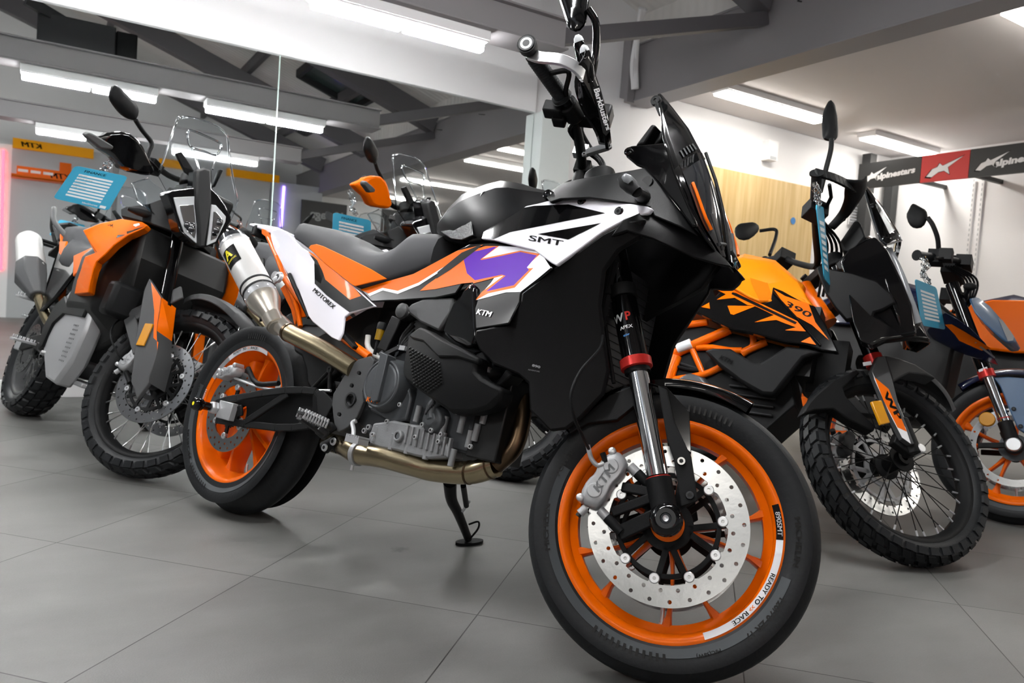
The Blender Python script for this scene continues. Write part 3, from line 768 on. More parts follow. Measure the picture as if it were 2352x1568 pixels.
def cast_wheel(bk, front, R, rf, wr, wt, tm='road', spokes=10, hub=.035, disc=None, sw=.007, yy=False):
    c = (bk.wb, 0, bk.Rf) if front else (0, 0, bk.Rr)
    b = MB(); b.lathe(rim_prof(rf, wr, rf), c, ORW, 96, closed=True)
    b.lathe([(.012, -hub), (.026, -hub), (.030, -hub*.6), (.034, -hub*.4), (.034, hub*.4), (.030, hub*.6), (.026, hub), (.012, hub)], c, ORW, 40, closed=True)
    ri = rf-.033 if front else rf-.030
    for k in range(spokes):
        if yy:   # front wheel: straight thin spokes in pairs
            base = 2*PI*(k//2)/(spokes/2); s = -1 if k % 2 else 1
            a1 = base+s*.27+.16; a0 = base+s*.10+.16
        else:
            base = 2*PI*(k//2)/(spokes/2)+.5; s = -1 if k % 2 else 1; a1 = base+s*.24; a0 = base+s*.12
        rings = []
        for t in np.linspace(0, 1, 7):
            a = a0+(a1-a0)*t**1.2; r = .030+(ri+.002-.030)*t; w2 = sw*(1.25-.6*math.sin(PI*min(1, t*1.05))**.8+ (.9 if t > .95 else 0)); dp = (.028 if front else .04)*(1-.35*t)
            d = np.array([math.cos(a), 0, math.sin(a)]); n_ = np.array([-math.sin(a), 0, math.cos(a)]); p = np.array(c)+d*r
            rings.append([p+n_*w2*x+np.array([0, y*dp, 0]) for x, y in ((-1, -.7), (-.6, -1), (.6, -1), (1, -.7), (1, .7), (.6, 1), (-.6, 1), (-1, .7))])
        b.loft(rings, ORW)
    name = 'front_wheel' if front else 'rear_wheel'
    wh = bk.part(name, b, None, front, smooth=50)
    tyre_mb(c, R, wt, rf-.004, tm).build('tyre', wh, smooth=50)
    v = MB(); a = -PI/2+.16; p = np.array([c[0]+(rf-.030)*math.cos(a), 0, c[2]+(rf-.030)*math.sin(a)]); q = np.array([c[0]+(rf-.066)*math.cos(a), -.004, c[2]+(rf-.066)*math.sin(a)])
    v.cyl(p, q, .0042, ALU); v.cyl(p, p+(q-p)*.35, .0065, ALU); v.cyl(q, q+(q-p)*.18, .005, ALU, .004); v.build('valve_stem', wh)
    return wh, c
def spoke_wheel(bk, front, R, rf, wr, wt, rimm=BLM, spm=SPB, nip=ALU, n=36, hubr=.045, hubw=.04, nl=44, tm='knob', cols=None):
    c = (bk.wb, 0, bk.Rf) if front else (0, 0, bk.Rr)
    b = MB(); b.lathe(rim_prof(rf, wr, rf, drop=.022), c, rimm, 96, closed=True)
    b.lathe([(.012, -hubw-.012), (.024, -hubw-.012), (.026, -hubw), (hubr, -hubw), (hubr, -hubw+.006), (.028, -hubw+.014), (.028, hubw-.014), (hubr, hubw-.006), (hubr, hubw), (.026, hubw), (.024, hubw+.012), (.012, hubw+.012)], c, BLM, 36, closed=True)
    wh = bk.part('front_wheel' if front else 'rear_wheel', b, None, front, smooth=50)
    tyre_mb(c, R, wt, rf-.004, tm, nl=nl).build('tyre', wh, smooth=40)
    rs = rf-.030
    proto = None
    for k in range(n):
        s = -1 if k % 2 else 1; lean = 1 if (k//2) % 2 else -1
        a0 = 2*PI*k/n; a1 = a0+lean*.62
        p0 = np.array([c[0]+(hubr-.006)*math.cos(a1), s*(hubw-.003), c[2]+(hubr-.006)*math.sin(a1)]); p1 = np.array([c[0]+rs*math.cos(a0), s*wr*.10, c[2]+rs*math.sin(a0)])
        b = MB(); b.cyl(p0, p1, .0017, spm, n=6); d = (p1-p0); b.cyl(p1-d*.09, p1+d*.02, .0034, nip, n=8); b.build('spoke', wh)
    return wh, c
def caliper(bk, c, ang, r, y, par, col=ALC, size=1., text='KTM', front=True, tag_side=-1):
    """4 piston radial caliper, body along the tangent at angle ang"""
    ca, sa = math.cos(ang), math.sin(ang); rad = np.array([ca, 0, sa]); tan = np.array([-sa, 0, ca]); o = np.array(c)+rad*r; s_ = tag_side
    def pt(t, q, yy): p = o+tan*t+rad*q; return (p[0], y+s_*yy, p[2])
    b = MB()
    prof = [(-.062, -.012), (-.052, -.022), (-.030, -.026), (0, -.020), (.030, -.026), (.052, -.022), (.062, -.012), (.066, .012), (.050, .026), (.020, .030), (0, .024), (-.020, .030), (-.050, .026), (-.066, .012)]
    prof = chaikin([(a*size, q*size) for a, q in prof], 1)
    rings = []
    for yy, sc in ((-.008, .96), (.006, 1.), (.022, 1.), (.030, .93), (.034, .80)):
        rings.append([pt(a*sc, q*sc, yy) for a, q in prof])
    b.loft(rings, col)
    for t in (-.030, .030): b.lathe([(.0, .0), (.015*size, .0), (.017*size, -.004), (.017*size, -.012)], pt(t*size, .003, .036), col, 24, axis=(0, s_, 0))
    for t in (-.058, .058): b.lathe([(.0, .004), (.006, .004), (.0085, .002), (.0085, -.03)], pt(t*size, .020*size, .030), ALU, 14, axis=(0, s_, 0))
    cal = b.build('brake_caliper', par, bevel=.0015, smooth=45); cal['label'] = 'silver brake caliper'
    b = MB(); b.loft([[pt(a*.9, q*.9, yy) for a, q in prof] for yy in (-.040, -.012)], DGR); b.build('inner_half', cal)
    if text:
        V, Fc = text_uv(text, (-.030*size, -.008), (.030*size, -.008), .018*size, bold=.05, shear=.2)
        b = MB(); b.add([pt(x*s_, q, .0365) for x, q in V], Fc, TXG); b.keepn = True; b.build('lettering', cal)
    b = MB(); b.cyl(pt(.068*size, .0, .018), pt(.085*size, .004, .018), .009, ALC); b.cyl(pt(.085*size, .004, .018), pt(.092*size, .004, .018), .006, RUL); b.build('banjo_bolt', cal)
    return cal, pt
def ring_text(b, c, s_, a0, r0, h, y, m, k=1., bold=.03, shear=0.):
    V, Fc, W = text2d(s_, bold, 1.)
    L = W*h*k
    b.add([(c[0]+(r0+yy*h)*math.cos(a0-(x*h*k+shear*yy*h)/r0), y, c[2]+(r0+yy*h)*math.sin(a0-(x*h*k+shear*yy*h)/r0)) for x, yy in V], Fc, m)
    return a0-L/r0
def arcband(b, c, r0, r1, y, a0, a1, m, n=40, y1=None):
    b.lathe([(r0, y), (r1, y if y1 is None else y1)], c, m, n, a0=a0, a1=a1)
def chain_of(b, pts, r, m, **k): b.tube(pts, r, m, **k)
def mirror_head(bk, poly, D, stem, name='rear_view_mirror', front=True, t=.022, m=BLM, r=.007):
    """poly px outline of the housing at half width plane D(x,z); stem list of (u,v,y)"""
    q = chaikin(bk.pxz(poly, D, front), 1); cx_ = sum(a for a, _ in q)/len(q); cz_ = sum(a for _, a in q)/len(q)
    rings = []
    for off, sc in ((-.001, .55), (.004, .86), (.010, 1.), (.016, 1.), (.018, .93)):
        rings.append([(cx_+(x-cx_)*sc, -(D(x, z)+.012-off*1.2), cz_+(z-cz_)*sc) for x, z in q])
    b = MB(); b.loft(rings, m); o = bk.part(name, b, None, front, smooth=50)
    b = MB(); b.add([(cx_+(x-cx_)*.90, -(D(x, z)+.012-.0225), cz_+(z-cz_)*.90) for x, z in q], [tuple(range(len(q)))], MIR); b.keepn = True; b.build('mirror_glass', o, smooth=0)
    b = MB(); b.tube([bk.P(u, v, y, front) for u, v, y in stem], r, m, sm=6, n=10); b.build('mirror_stem', o)
    return o
def card(name, corners, label, front_n=None, thick=.003, txt=True):
    """blue finance card: corners TL,TR,BR,BL in world"""
    c = [np.asarray(p, float) for p in corners]; n = np.cross(c[1]-c[0], c[3]-c[0]); rr_ = c[2]-CAM; c[2] = CAM+rr_*(np.dot(c[0]-CAM, n)/np.dot(rr_, n)); o = sum(c)/4
    ex = nrm(c[1]-c[0]); n = nrm(np.cross(c[1]-c[0], c[3]-c[0]))
    def at(u, v, k=0.): return (1-v)*((1-u)*c[0]+u*c[1])+v*((1-u)*c[3]+u*c[2])-n*k*sg-o
    sg = 1 if np.dot(n, CAM-o) < 0 else -1
    rc = []
    for (a, q, da, dq) in ((0, 0, 1, 0), (1, 0, 0, 1), (1, 1, -1, 0), (0, 1, 0, -1)):
        r_ = .09
        for t in (0, .3, .7, 1):
            th = t*PI/2
            if (a, q) == (0, 0): p = (r_-r_*math.cos(th), (r_-r_*math.sin(th))*.7)
            elif (a, q) == (1, 0): p = (1-r_+r_*math.sin(th), (r_-r_*math.cos(th))*.7)
            elif (a, q) == (1, 1): p = (1-r_+r_*math.cos(th), 1-(r_-r_*math.sin(th))*.7)
            else: p = (r_-r_*math.sin(th), 1-(r_-r_*math.cos(th))*.7)
            rc.append(p)
    root = empty(name, label, 'price card', Matrix.Translation(o.tolist()), None)
    b = MB(); n_ = len(rc); b.add([at(u, v, .0015) for u, v in rc]+[at(u, v, -.0015) for u, v in rc], [tuple(range(n_)), tuple(range(n_, 2*n_))[::-1]]+[(i, (i+1) % n_, n_+(i+1) % n_, n_+i) for i in range(n_)], BLUC)
    b.build('card', root, smooth=0)
    b = MB()
    for k in range(8):
        v0 = .20+.085*k; v1 = v0+.05; b.add([at(.16, v0, .0022), at(.80, v0, .0022), at(.80, v1, .0022), at(.16, v1, .0022)], [(0, 1, 2, 3)], PAP)
    if txt:
        def tt(s_, u0, v0, u1, h, m):
            V, Fc = text_uv(s_, (u0, 0), (u1, 0), h, bold=.02); b.add([at(x, v0-y, .0024) for x, y in V], Fc, m)
        tt('FINANCE', .22, .13, .62, .065, TXB); tt('blackhorse', .50, .955, .78, .045, TXW)
        b.add([at(.82, .90, .0022), at(.93, .90, .0022), at(.93, .97, .0022), at(.82, .97, .0022)], [(0, 1, 2, 3)], PAP)
        for k in range(5): tt(['Model', 'Cash price', 'Deposit', 'Term', 'Total amount'][k], .18, .245+.085*k, .18+.05*[5, 10, 7, 4, 9][k]*.55, .022, TXG)
    b.keepn = True; b.build('printed_form', root, smooth=0)
    return root, o
def pouch(parent_root, o, pts, r=.012):
    """crumpled clear plastic tie"""
    rnd = random.Random(3); b = MB(); P = [np.asarray(p, float)-o for p in pts]
    for k in range(5):
        q = [p+np.array([rnd.uniform(-1, 1), rnd.uniform(-1, 1), rnd.uniform(-.5, .5)])*r*1.3 for p in smooth_path(P, 3)]
        b.tube(q, .004, CLR, 6)
    b.build('clear_plastic_tie', parent_root)
# ================================================================ MAIN BIKE
B1 = Bike('motorcycle', 'white, purple and orange supermoto bike with orange cast wheels, closest to the camera', (.54, 2.5511, -1.2211, -.2558, .4057))
bk = B1
fw, fc = cast_wheel(bk, True, .300, .2285, .085, .122, spokes=10, disc=None, sw=.0055, yy=True)
# rim stickers + sidewall lettering (right side, y<0)
b = MB(); yr = -.0488-.0012
arcband(b, fc, .2105, .2235, -.0447, -1.02, .03, TXW, y1=-.0492); arcband(b, fc, .2105, .2235, -.0444, .03, .22, ALU, y1=-.0490); arcband(b, fc, .2105, .2235, -.0450, .15, .47, TXB, y1=-.0495)
def rim_text(b, s_, a0, h, r0, y0, m, k=1.): 
    n0 = len(b.v); ring_text(b, fc, s_, a0, r0, h, y0, m, k, bold=.03)
a = -.16
for s_, m, k in (('READY', TXB, 1.15), (' TO', TXB, 1.15), ('  >>', TXO, .9), (' RACE', TXB, 1.25)):
    V, Fc, W = text2d(s_.strip(), .03); h = .0085; r0 = .2135; k0 = a-(.012 if s_[0] == ' ' else 0)
    b.add([(fc[0]+(r0+y*h)*math.cos(k0-x*h*k/r0), -.0505, fc[2]+(r0+y*h)*math.sin(k0-x*h*k/r0)) for x, y in V], Fc, m); a = k0-W*h*k/r0-.012
ring_text(b, fc, '890SMT', .40, .2128, .0095, -.0510, TXW, 1.05)
b.keepn = True; g = b.build('rim_sticker', fw); g['label'] = 'white and silver rim sticker'
b = MB(); ysw = -.0597
ring_text(b, fc, 'MICHELIN', 3.62, .2455, .0115, ysw, RUL, 1.35, bold=.06); ring_text(b, fc, 'POWER', 2.98, .2455, .0100, ysw, RUL, 1.3, bold=.05)
ring_text(b, fc, 'MICHELIN', .34, .2455, .0115, ysw, RUL, 1.35, bold=.06); ring_text(b, fc, '120/70 ZR 17', -.31, .2455, .0115, ysw, RUL, 1.15, bold=.03); ring_text(b, fc, 'M/C(58W)', -.93, .2455, .007, ysw, RUL, 1.1)
for k in range(12): a = -1.95+.052*k; b.add([(fc[0]+r*math.cos(aa), ysw-.0002, fc[2]+r*math.sin(aa)) for r, aa in ((.243, a), (.258, a+.004), (.258, a+.026), (.243, a+.022))], [(0, 1, 2, 3)], RUL)
for k in range(9): a = 1.25+.045*k; b.add([(fc[0]+r*math.cos(aa), ysw-.0002, fc[2]+r*math.sin(aa)) for r, aa in ((.243, a), (.258, a+.004), (.258, a+.020), (.243, a+.018))], [(0, 1, 2, 3)], RUL)
b.keepn = True; g = b.build('tyre_lettering', fw)
# front discs
for s in (-1, 1):
    d = disc_mb(fc, .160, .118, s*.072, nh=24, tabs=10).build('brake_disc', fw, bevel=0, smooth=30)
    carrier_mb(fc, .112, .034, s*.066, 5, arm=.0085).build('disc_carrier', d, bevel=.001)
    bobbins(bk, fc, .1085, s*.072, 10, d, ph=2*PI*.5/10)
b = MB(); b.lathe([(.0, -.150), (.010, -.150), (.011, -.153), (.020, -.153), (.026, -.149), (.032, -.142), (.033, -.130), (.027, -.122), (.024, -.100), (.0, -.100)], fc, BLG, 48)
b.lathe([(.0, -.1505), (.004, -.1505), (.006, -.152)], fc, ALU, 20); b.lathe([(.0110, -.1534), (.0195, -.1534)], fc, DGR, 40); b.build('axle_cap', fw)
b = MB(); b.lathe([(.012, -.078), (.022, -.078), (.034, -.070), (.036, -.060), (.032, -.055)], fc, ORW, 40); b.build('hub_cover', fw)
# forks
rk = bk.rk
def fk(t, y, dx=0.): return np.array([bk.wb-rk*t+dx, y, bk.Rf+t])
for s in (-1, 1):
    y = s*.100
    b = MB(); b.tube([fk(.318, y), fk(.52, y), fk(.74, y)], .0285, BLG, 24); fork = bk.part('fork_leg', b, None, True)
    MB().tube([fk(.085, y), fk(.30, y)], .0218, CHR, 28).build('stanchion', fork)['label'] = 'polished fork tube'
    b = MB().tube([fk(.298, y), fk(.300, y), fk(.318, y), fk(.320, y)], [.031, .0345, .0345, .031], RED, 24); b.tube([fk(.290, y), fk(.298, y)], .028, BLM, 24); b.build('fork_seal_guard', fork)
    b = MB(); b.tube([fk(.080, y), fk(.082, y)], .0255, RED, 24); b.tube([fk(.0, y*.96), fk(.02, y*.98), fk(.05, y), fk(.080, y)], [.030, .026, .0265, .0265], BLM, 24)
    b.build('axle_clamp', fork, bevel=.001)
    # caliper bracket
    b = MB(); q0 = fk(.052, y*.92); 
    for e in ((-.105, .018), (-.112, -.038)): b.bar(q0, (fc[0]+e[0], y*.78, fc[2]+e[1]+.03), .020, .016, BLM, up=(0, 1, 0))
    b.bar(fk(.02, y*.92), (fc[0]-.088, y*.78, fc[2]-.045), .03, .016, BLM, up=(0, 1, 0)); b.build('caliper_bracket', fork, bevel=.003)
    cal, pt = caliper(bk, fc, 2.80, .150, s*.072, fork, tag_side=s)
    b = MB()
    for e in (-.055, .055): b.tube([pt(e, -.025, .012), pt(e+.004, -.045, .012)], .010, ALC, 14); b.tube([pt(e+.004, -.045, .012), pt(e+.012, -.085, .012)], [.011, .010], BLM, 14)
    b.build('bracket_pin', cal)
b = MB()
for z, n_ in ((.60, 'l'), (.735, 'u')):
    b.bar(fk(z+.0-.0, -.115), fk(z, .115), .060, .030, BLM, up=(-bk.rk, 0, 1)); 
    for y in (-.1, .1): b.tube([fk(z-.02, y), fk(z+.025, y)], .038, BLM, 20)
bk.part('triple_clamp', b, None, True, bevel=.004)
# fork text and hose clamp ring
b = MB()
def fork_txt(b, s_, t, h, m, w=.9, yo=-.100, R=.0291, cen=-.15):
    V, Fc, W = text2d(s_, .03)
    for_ = []
    for x, y in V:
        aa = (x-W/2)*h*w/R+cen; ax_ = nrm([-rk, 0, 1]); e1 = np.array([ax_[2], 0, -ax_[0]]); e2 = np.array([0, -1, 0])
        p = fk(t, yo)+ax_*y*h+R*(math.sin(aa)*e1+math.cos(aa)*e2); for_.append(p)
    b.add(for_, Fc, m)
fork_txt(b, 'W', .395, .020, TXW, cen=-.75, w=1.0); fork_txt(b, 'P', .395, .020, RED, cen=.1); fork_txt(b, 'APEX', .377, .008, TXW, w=1.1, cen=-.2); fork_txt(b, 'xplor', .362, .005, BLUS, w=1., cen=-.3)
b.keepn = True; bk.part('fork_sticker', b, None, True)
b = MB(); b.tube([fk(.452, -.1), fk(.478, -.1)], .033, BLM, 28); b.box(fk(.46, -.118, -.045), (.045, .012, .022), BLM); bolt(b, fk(.46, -.124, -.05), .007, .003, ALU); bk.part('hose_clamp', b, None, True, bevel=.0015)
# brake hose
b = MB(); hp = [(1385, 765, -.14), (1378, 800, -.19), (1335, 850, -.23), (1312, 905, -.24), (1320, 960, -.22), (1340, 1005, -.17), (1352, 1030, -.12)]
b.tube([bk.PF(*q) for q in hp], .0034, BLM, 8, sm=6); b.tube([bk.PF(1350, 1022, -.111), bk.PF(1358, 1052, -.108), bk.PF(1372, 1068, -.105), bk.PF(1388, 1064, -.104)], .0050, ALC, 10, sm=5); b.tube([bk.PF(1392, 1062, -.104), bk.PF(1384, 1040, -.105)], .006, BLM, 8)
bk.part('brake_hose', b, None, True)
b = MB(); b.tube([bk.PF(u, v, -.10) for u, v in ((1372, 600), (1376, 650), (1385, 700), (1392, 760), (1402, 830), (1410, 880))], .0045, BLM, 8, sm=5); b.tube([bk.PF(1383, 690, -.103), bk.PF(1391, 722, -.103)], .007, PAP, 10); b.tube([bk.PF(1368, 635, -.103), bk.PF(1374, 668, -.103)], .0065, ALC, 10); bk.part('wiring_cable', b, None, True)
# front fender
def fender(bk, R0, w, a0, a1, m, h=.022, flare=.012, n=36, name='front_fender', th=.003, taper=.7, lift=0.):
    c = (bk.wb, 0, bk.Rf); rings = []
    for k in range(n+1):
        t = k/n; a = a0+(a1-a0)*t; ww = w*(1-(1-taper)*abs(2*t-1)**2.5); R = R0+lift*abs(2*t-1)**3
        pr = [(R-h, -ww), (R-h*.3, -ww*.96), (R, -ww*.78), (R+.008, -ww*.4), (R+.012, 0), (R+.008, ww*.4), (R, ww*.78), (R-h*.3, ww*.96), (R-h, ww)]
        pr = pr+[(r-th, y*.97) for r, y in pr[::-1]]
        rings.append([(c[0]+r*math.cos(a), y, c[2]+r*math.sin(a)) for r, y in pr])
    b = MB(); b.loft(rings, m); return bk.part(name, b, None, True, smooth=45)
fen = fender(bk, .316, .070, 1.22, 2.62, BLG, taper=.45, lift=.004)
Dg = lambda x, z: .128
g = bk.panel('fork_guard', z5((690, 55), (735, 75), (770, 230), (860, 420), (893, 640), (862, 655), (806, 672), (800, 620), (770, 430), (735, 330)), Dg, BLM, front=True, mirror=True, t=.007, parent=None)
b = MB()
for u, v in z5((808, 441), (851, 614)): p = bk.PF(u, v, -.129); bolt(b, p, .009, .004, BLG)
bk.part('guard_bolt', b, None, True)
Dq = lambda x, z: .112
bk.panel('fender_side', z5((640, 40), (730, 60), (850, 190), (858, 400), (800, 350), (770, 230), (735, 75)), Dq, BLG, front=True, t=.012)
bk.panel('fender_bracket', z5((440, 105), (560, 60), (580, 150), (480, 230), (330, 245), (240, 300), (235, 270)), lambda x, z: .085, BLM, front=True, t=.02)
# ---------- bodywork (rear frame coordinates)
Dsh = bk.surf([(1175, 495, .165), (1120, 540, .16), (1250, 545, .215), (1335, 465, .19), (1420, 485, .185), (1490, 480, .165), (1277, 605, .24), (1420, 520, .20), (1060, 560, .14)])
white = z2((395, 385), (470, 355), (600, 318), (760, 285), (935, 240), (1150, 238), (1330, 265), (1500, 290), (1590, 305), (1628, 322), (1600, 357), (1430, 402), (1250, 500), (1060, 640), (905, 750), (865, 728), (740, 635), (440, 560), (345, 550))
bk.panel('tank_panel', white, Dsh, WHT, decals=[
    (z2((395, 388), (520, 345), (740, 303), (1000, 292), (1275, 358), (560, 500), (440, 552), (350, 546)), BLG), (z2((770, 515), (1245, 432), (998, 555)), BLG)],
    texts=[('SMT', (1214, 552), (1292, 565), 13, TXB, dict(bold=.02, shear=.1))], t=.012, step=.022, bevel=.003)
b = MB()
for u, v in z2((1098, 270), (1375, 345), ): 
    p = bk.PS(u, v, Dsh); b.lathe([(.0, .003), (.009, .003), (.011, .001), (.011, -.004)], (p[0], p[1], p[2]), BLG, 20, axis=(0, -1, 0)); b.lathe([(.004, .0034), (.0075, .0036)], (p[0], p[1], p[2]), DGR, 16, axis=(0, -1, 0))
bk.part('panel_screw', b)
Dmid = bk.surf([(852, 680, .125), (950, 640, .135), (1060, 600, .15), (1180, 580, .20), (1265, 615, .238), (1130, 690, .205), (1095, 755, .215), (1165, 740, .235), (1000, 670, .14)])
mid = [(826, 664), (890, 645), (950, 628), (990, 607), (1056, 571), (1078, 560), (1135, 557), (1226, 574), (1245, 583), (1269, 616), (1236, 643), (1196, 674), (1194, 693), (1168, 743), (1092, 755), (1087, 660), (1080, 650), (1062, 650), (1046, 674), (1000, 684), (908, 690), (852, 692)]
bk.panel('side_panel', mid, Dmid, BLG, decals=[
    ([(828, 665), (890, 646), (950, 629), (990, 608), (1050, 576), (1110, 562), (1085, 580), (1042, 600), (962, 651), (914, 670), (879, 662), (847, 674)], ORG),
    ([(845, 675), (879, 661), (914, 668), (962, 649), (1044, 598), (1044, 603), (963, 655), (914, 675), (880, 667), (850, 680)], WHT),
    ([(965, 668), (980, 655), (1048, 607), (1075, 580), (1110, 575), (1140, 600), (1110, 640), (1083, 649), (1062, 651), (1000, 664)], ORG),
    (z2((350, 700), (480, 605), (640, 612), (740, 637), (800, 662), (868, 768), (770, 850), (640, 950), (530, 953), (300, 1013), (420, 880), (500, 760)), WHT),
    (z2((195, 690), (250, 645), (380, 605), (478, 606), (352, 700), (640, 640), (790, 664), (668, 774), (738, 770), (598, 918), (400, 960), (300, 1015), (350, 950), (515, 826), (290, 885), (230, 830)), ORG),
    (z2((215, 705), (270, 650), (330, 640), (440, 612), (462, 612), (340, 706), (350, 710), (640, 650), (765, 676), (690, 765), (705, 785), (590, 900), (385, 945), (530, 828), (500, 820), (300, 862), (240, 810)), PUR),
    (z2((20, 800), (200, 655), (330, 600), (350, 604), (240, 690), (120, 780), (10, 850)), TXB)],
    texts=[('KTM', (1094, 721), (1127, 728), 13, TXW, dict(bold=.06, shear=.25))], t=.010, step=.02, bevel=.003)
Dtl = bk.surf([(628, 540, .07), (700, 600, .115), (660, 640, .10), (775, 770, .15), (862, 700, .135), (800, 640, .13), (720, 690, .13)])
tail = z3((525, 192), (600, 168), (665, 190), (790, 325), (870, 372), (1000, 470), (1235, 655), (1425, 830), (1205, 892), (1157, 925), (1140, 1060), (1110, 1127), (1050, 1100), (890, 970), (850, 915), (770, 700), (650, 520), (560, 350), (530, 260))
bk.panel('tail_panel', tail, Dtl, WHT, decals=[
    (z3((862, 385), (1000, 480), (1235, 665), (1415, 828), (1205, 885), (1010, 740), (908, 640), (905, 450)), TXB),
    (z3((905, 470), (950, 480), (985, 560), (960, 640), (908, 600)), BLG),
    (z3((845, 360), (900, 385), (1000, 470), (1235, 660), (1305, 745), (1210, 778), (1000, 605), (975, 530), (930, 440)), ORG)],
    texts=[('MOTOREX', (718, 668), (766, 710), 10, TXB, dict(bold=.05))], t=.010, step=.02, bevel=.003)
# tail top, tail light, sub frame brackets
b = MB()
q = [bk.P(u, v, -.0) for u, v in z3((385, 122), (600, 158), (700, 200))]
rings = []
for i, (u, v, w, h) in enumerate(((583, 515, .035, .012), (610, 520, .05, .02), (640, 528, .06, .03), (672, 545, .07, .04))):
    p = bk.P(u, v, -w*.5); rings.append([(p[0], y*w, p[2]+zz*h-(.004 if abs(y) == 1 else 0)) for y, zz in ((-1, -.6), (-1, 0), (-.6, .25), (.6, .25), (1, 0), (1, -.6), (.5, -1), (-.5, -1))])
b.loft(rings, WHT); bk.part('tail_cowl', b, bevel=.003)
bk.panel('tail_bracket', z3((450, 165), (480, 175), (530, 230), (528, 272), (450, 210)), lambda x, z: .062, ORW, t=.02)
b = MB(); p = bk.P(592, 525, -.03); b.box((p[0]-.0, 0, p[2]-.012), (.03, .09, .035), DLN); b.box((p[0]+.012, 0, p[2]-.012), (.02, .1, .04), BLM); bk.part('tail_light', b, bevel=.005)
# seat
top = [bk.P(u, v, -.02) for u, v in ((659, 528), (664, 519), (671, 515), (716, 518), (757, 527), (803, 537), (839, 553), (864, 576), (890, 588), (915, 592), (941, 589), (964, 576), (982, 556), (997, 546), (1028, 547), (1062, 553))]
bot = [bk.P(u, v, -w) for u, v, w in ((664, 540, .09), (684, 552, .095), (710, 572, .105), (745, 604, .12), (780, 635, .13), (812, 654, .135), (835, 655, .135), (889, 641, .13), (950, 622, .125), (990, 606, .12), (1040, 577, .115), (1066, 560, .11))]
tx, tz = [p[0] for p in top], [p[2] for p in top]; bx, bz, bw = [p[0] for p in bot], [p[2] for p in bot], [-p[1] for p in bot]
o_ = np.argsort(tx); tx, tz = np.array(tx)[o_], np.array(tz)[o_]; o_ = np.argsort(bx); bx, bz, bw = np.array(bx)[o_], np.array(bz)[o_], np.array(bw)[o_]
x0, x1 = max(tx[0], bx[0]), min(tx[-1], bx[-1]); rings = []
def seat_w(x): return float(np.interp(x, bx, bw))
for x in np.linspace(x0, x1, 44):
    zt = np.interp(x, tx, tz); zb = np.interp(x, bx, bz); w = seat_w(x); k = min(1, (x-x0)/.05+.35)
    h = zt-zb; rings.append([(x, y*w*k, zb+zz*h) for y, zz in ((-.9, -.02), (-1, .08), (-1.0, .45), (-.93, .72), (-.78, .88), (-.5, .97), (0, 1.), (.5, .97), (.78, .88), (.93, .72), (1.0, .45), (1, .08), (.9, -.02))])
b = MB(); b.loft(rings, SEAT); seat = bk.part('seat', b, smooth=60)
Dseat = lambda x, z: seat_w(x)*(1.0-.10*max(0, min(1, ((z-np.interp(x, bx, bz))/(np.interp(x, tx, tz)-np.interp(x, bx, bz))-.5)*2))**2)+.001
for s in (-1, 1):
    q = bk.pxz(z3((862, 335), (880, 312), (930, 303), (985, 320), (1200, 422), (1400, 520), (1532, 600), (1400, 630), (1262, 664), (1238, 655), (1000, 470)), Dseat)
    b = MB(); b.patch(q, Dseat, ORS, .004, .02, off=.004, side=s); b.build('seat_insert', seat, bevel=.0015)['label'] = 'orange seat side insert'
# fuel tank top
stn = [((1016, 540), (1017, 541), .085), ((1021, 512), (1036, 548), .11), ((1050, 478), (1058, 552), .13), ((1085, 447), (1088, 550), .145), ((1112, 436), (1112, 545), .155), ((1150, 425), (1140, 535), .16), ((1181, 421), (1170, 520), .165), ((1209, 426), (1200, 510), .165), ((1245, 439), (1230, 500), .16), ((1290, 452), (1290, 490), .15)]
rings = []
for (u, v), (u2, v2), w in stn:
    p = bk.P(u, v, -.04); q_ = bk.P(u2, v2+6, -w); zb = q_[2]
    zt = p[2]; rings.append([(q_[0]+(p[0]-q_[0])*zz, y*w, zb+(zt-zb)*zz) for y, zz in ((-1.0, 0), (-1.05, .35), (-.98, .62), (-.72, .84), (-.40, .965), (0, 1.), (.40, .965), (.72, .84), (.98, .62), (1.05, .35), (1, 0))])
b = MB(); b.loft(rings, TKB); tank = bk.part('fuel_tank', b, smooth=24, bevel=.008)
Dt = lambda x, z: .166
bk.panel('tank_grip', [(1012, 532), (1021, 512), (1050, 478), (1088, 447), (1112, 438), (1092, 470), (1082, 505), (1086, 540), (1060, 551), (1035, 548)], bk.surf([(1021, 520, .115), (1060, 520, .150), (1100, 450, .155), (1085, 545, .165)]), PAD, t=.03, label='textured black tank grip pad')
b = MB(); p = bk.P(1228, 448, -.0); b.lathe([(0, .012), (.030, .010), (.036, .004), (.038, -.02)], (p[0]-.05, 0, p[2]-.01), BLM, 28, axis=(.3, 0, 1)); bk.part('filler_cap', b)
# side cowl (matte) and black inner fairing
Dcw = bk.surf([(1260, 450, .17), (1330, 440, .185), (1420, 460, .18), (1500, 400, .12), (1570, 470, .11), (1580, 505, .115), (1480, 470, .165), (1400, 400, .14)])
cowl = [(1253, 452), (1257, 440), (1288, 420), (1325, 411), (1456, 389), (1480, 384), (1500, 402), (1545, 463), (1584, 513), (1600, 540), (1560, 520), (1500, 495), (1490, 475), (1459, 469), (1407, 461), (1352, 453), (1286, 456), (1262, 464)]
bk.panel('upper_cowl', cowl, Dcw, BLM, t=.014, step=.025, bevel=.004)
b = MB()
p = bk.PS(1260, 448, Dcw); b.lathe([(0, .004), (.006, .004), (.012, .006), (.013, -.006)], p, BLG, 20, axis=(0, -1, 0))
p = bk.PS(1487, 418, Dcw); b.lathe([(0, .003), (.013, .003), (.0135, -.004)], p, RUL, 24, axis=(0, -1, 0)); bk.part('cowl_fastener', b)
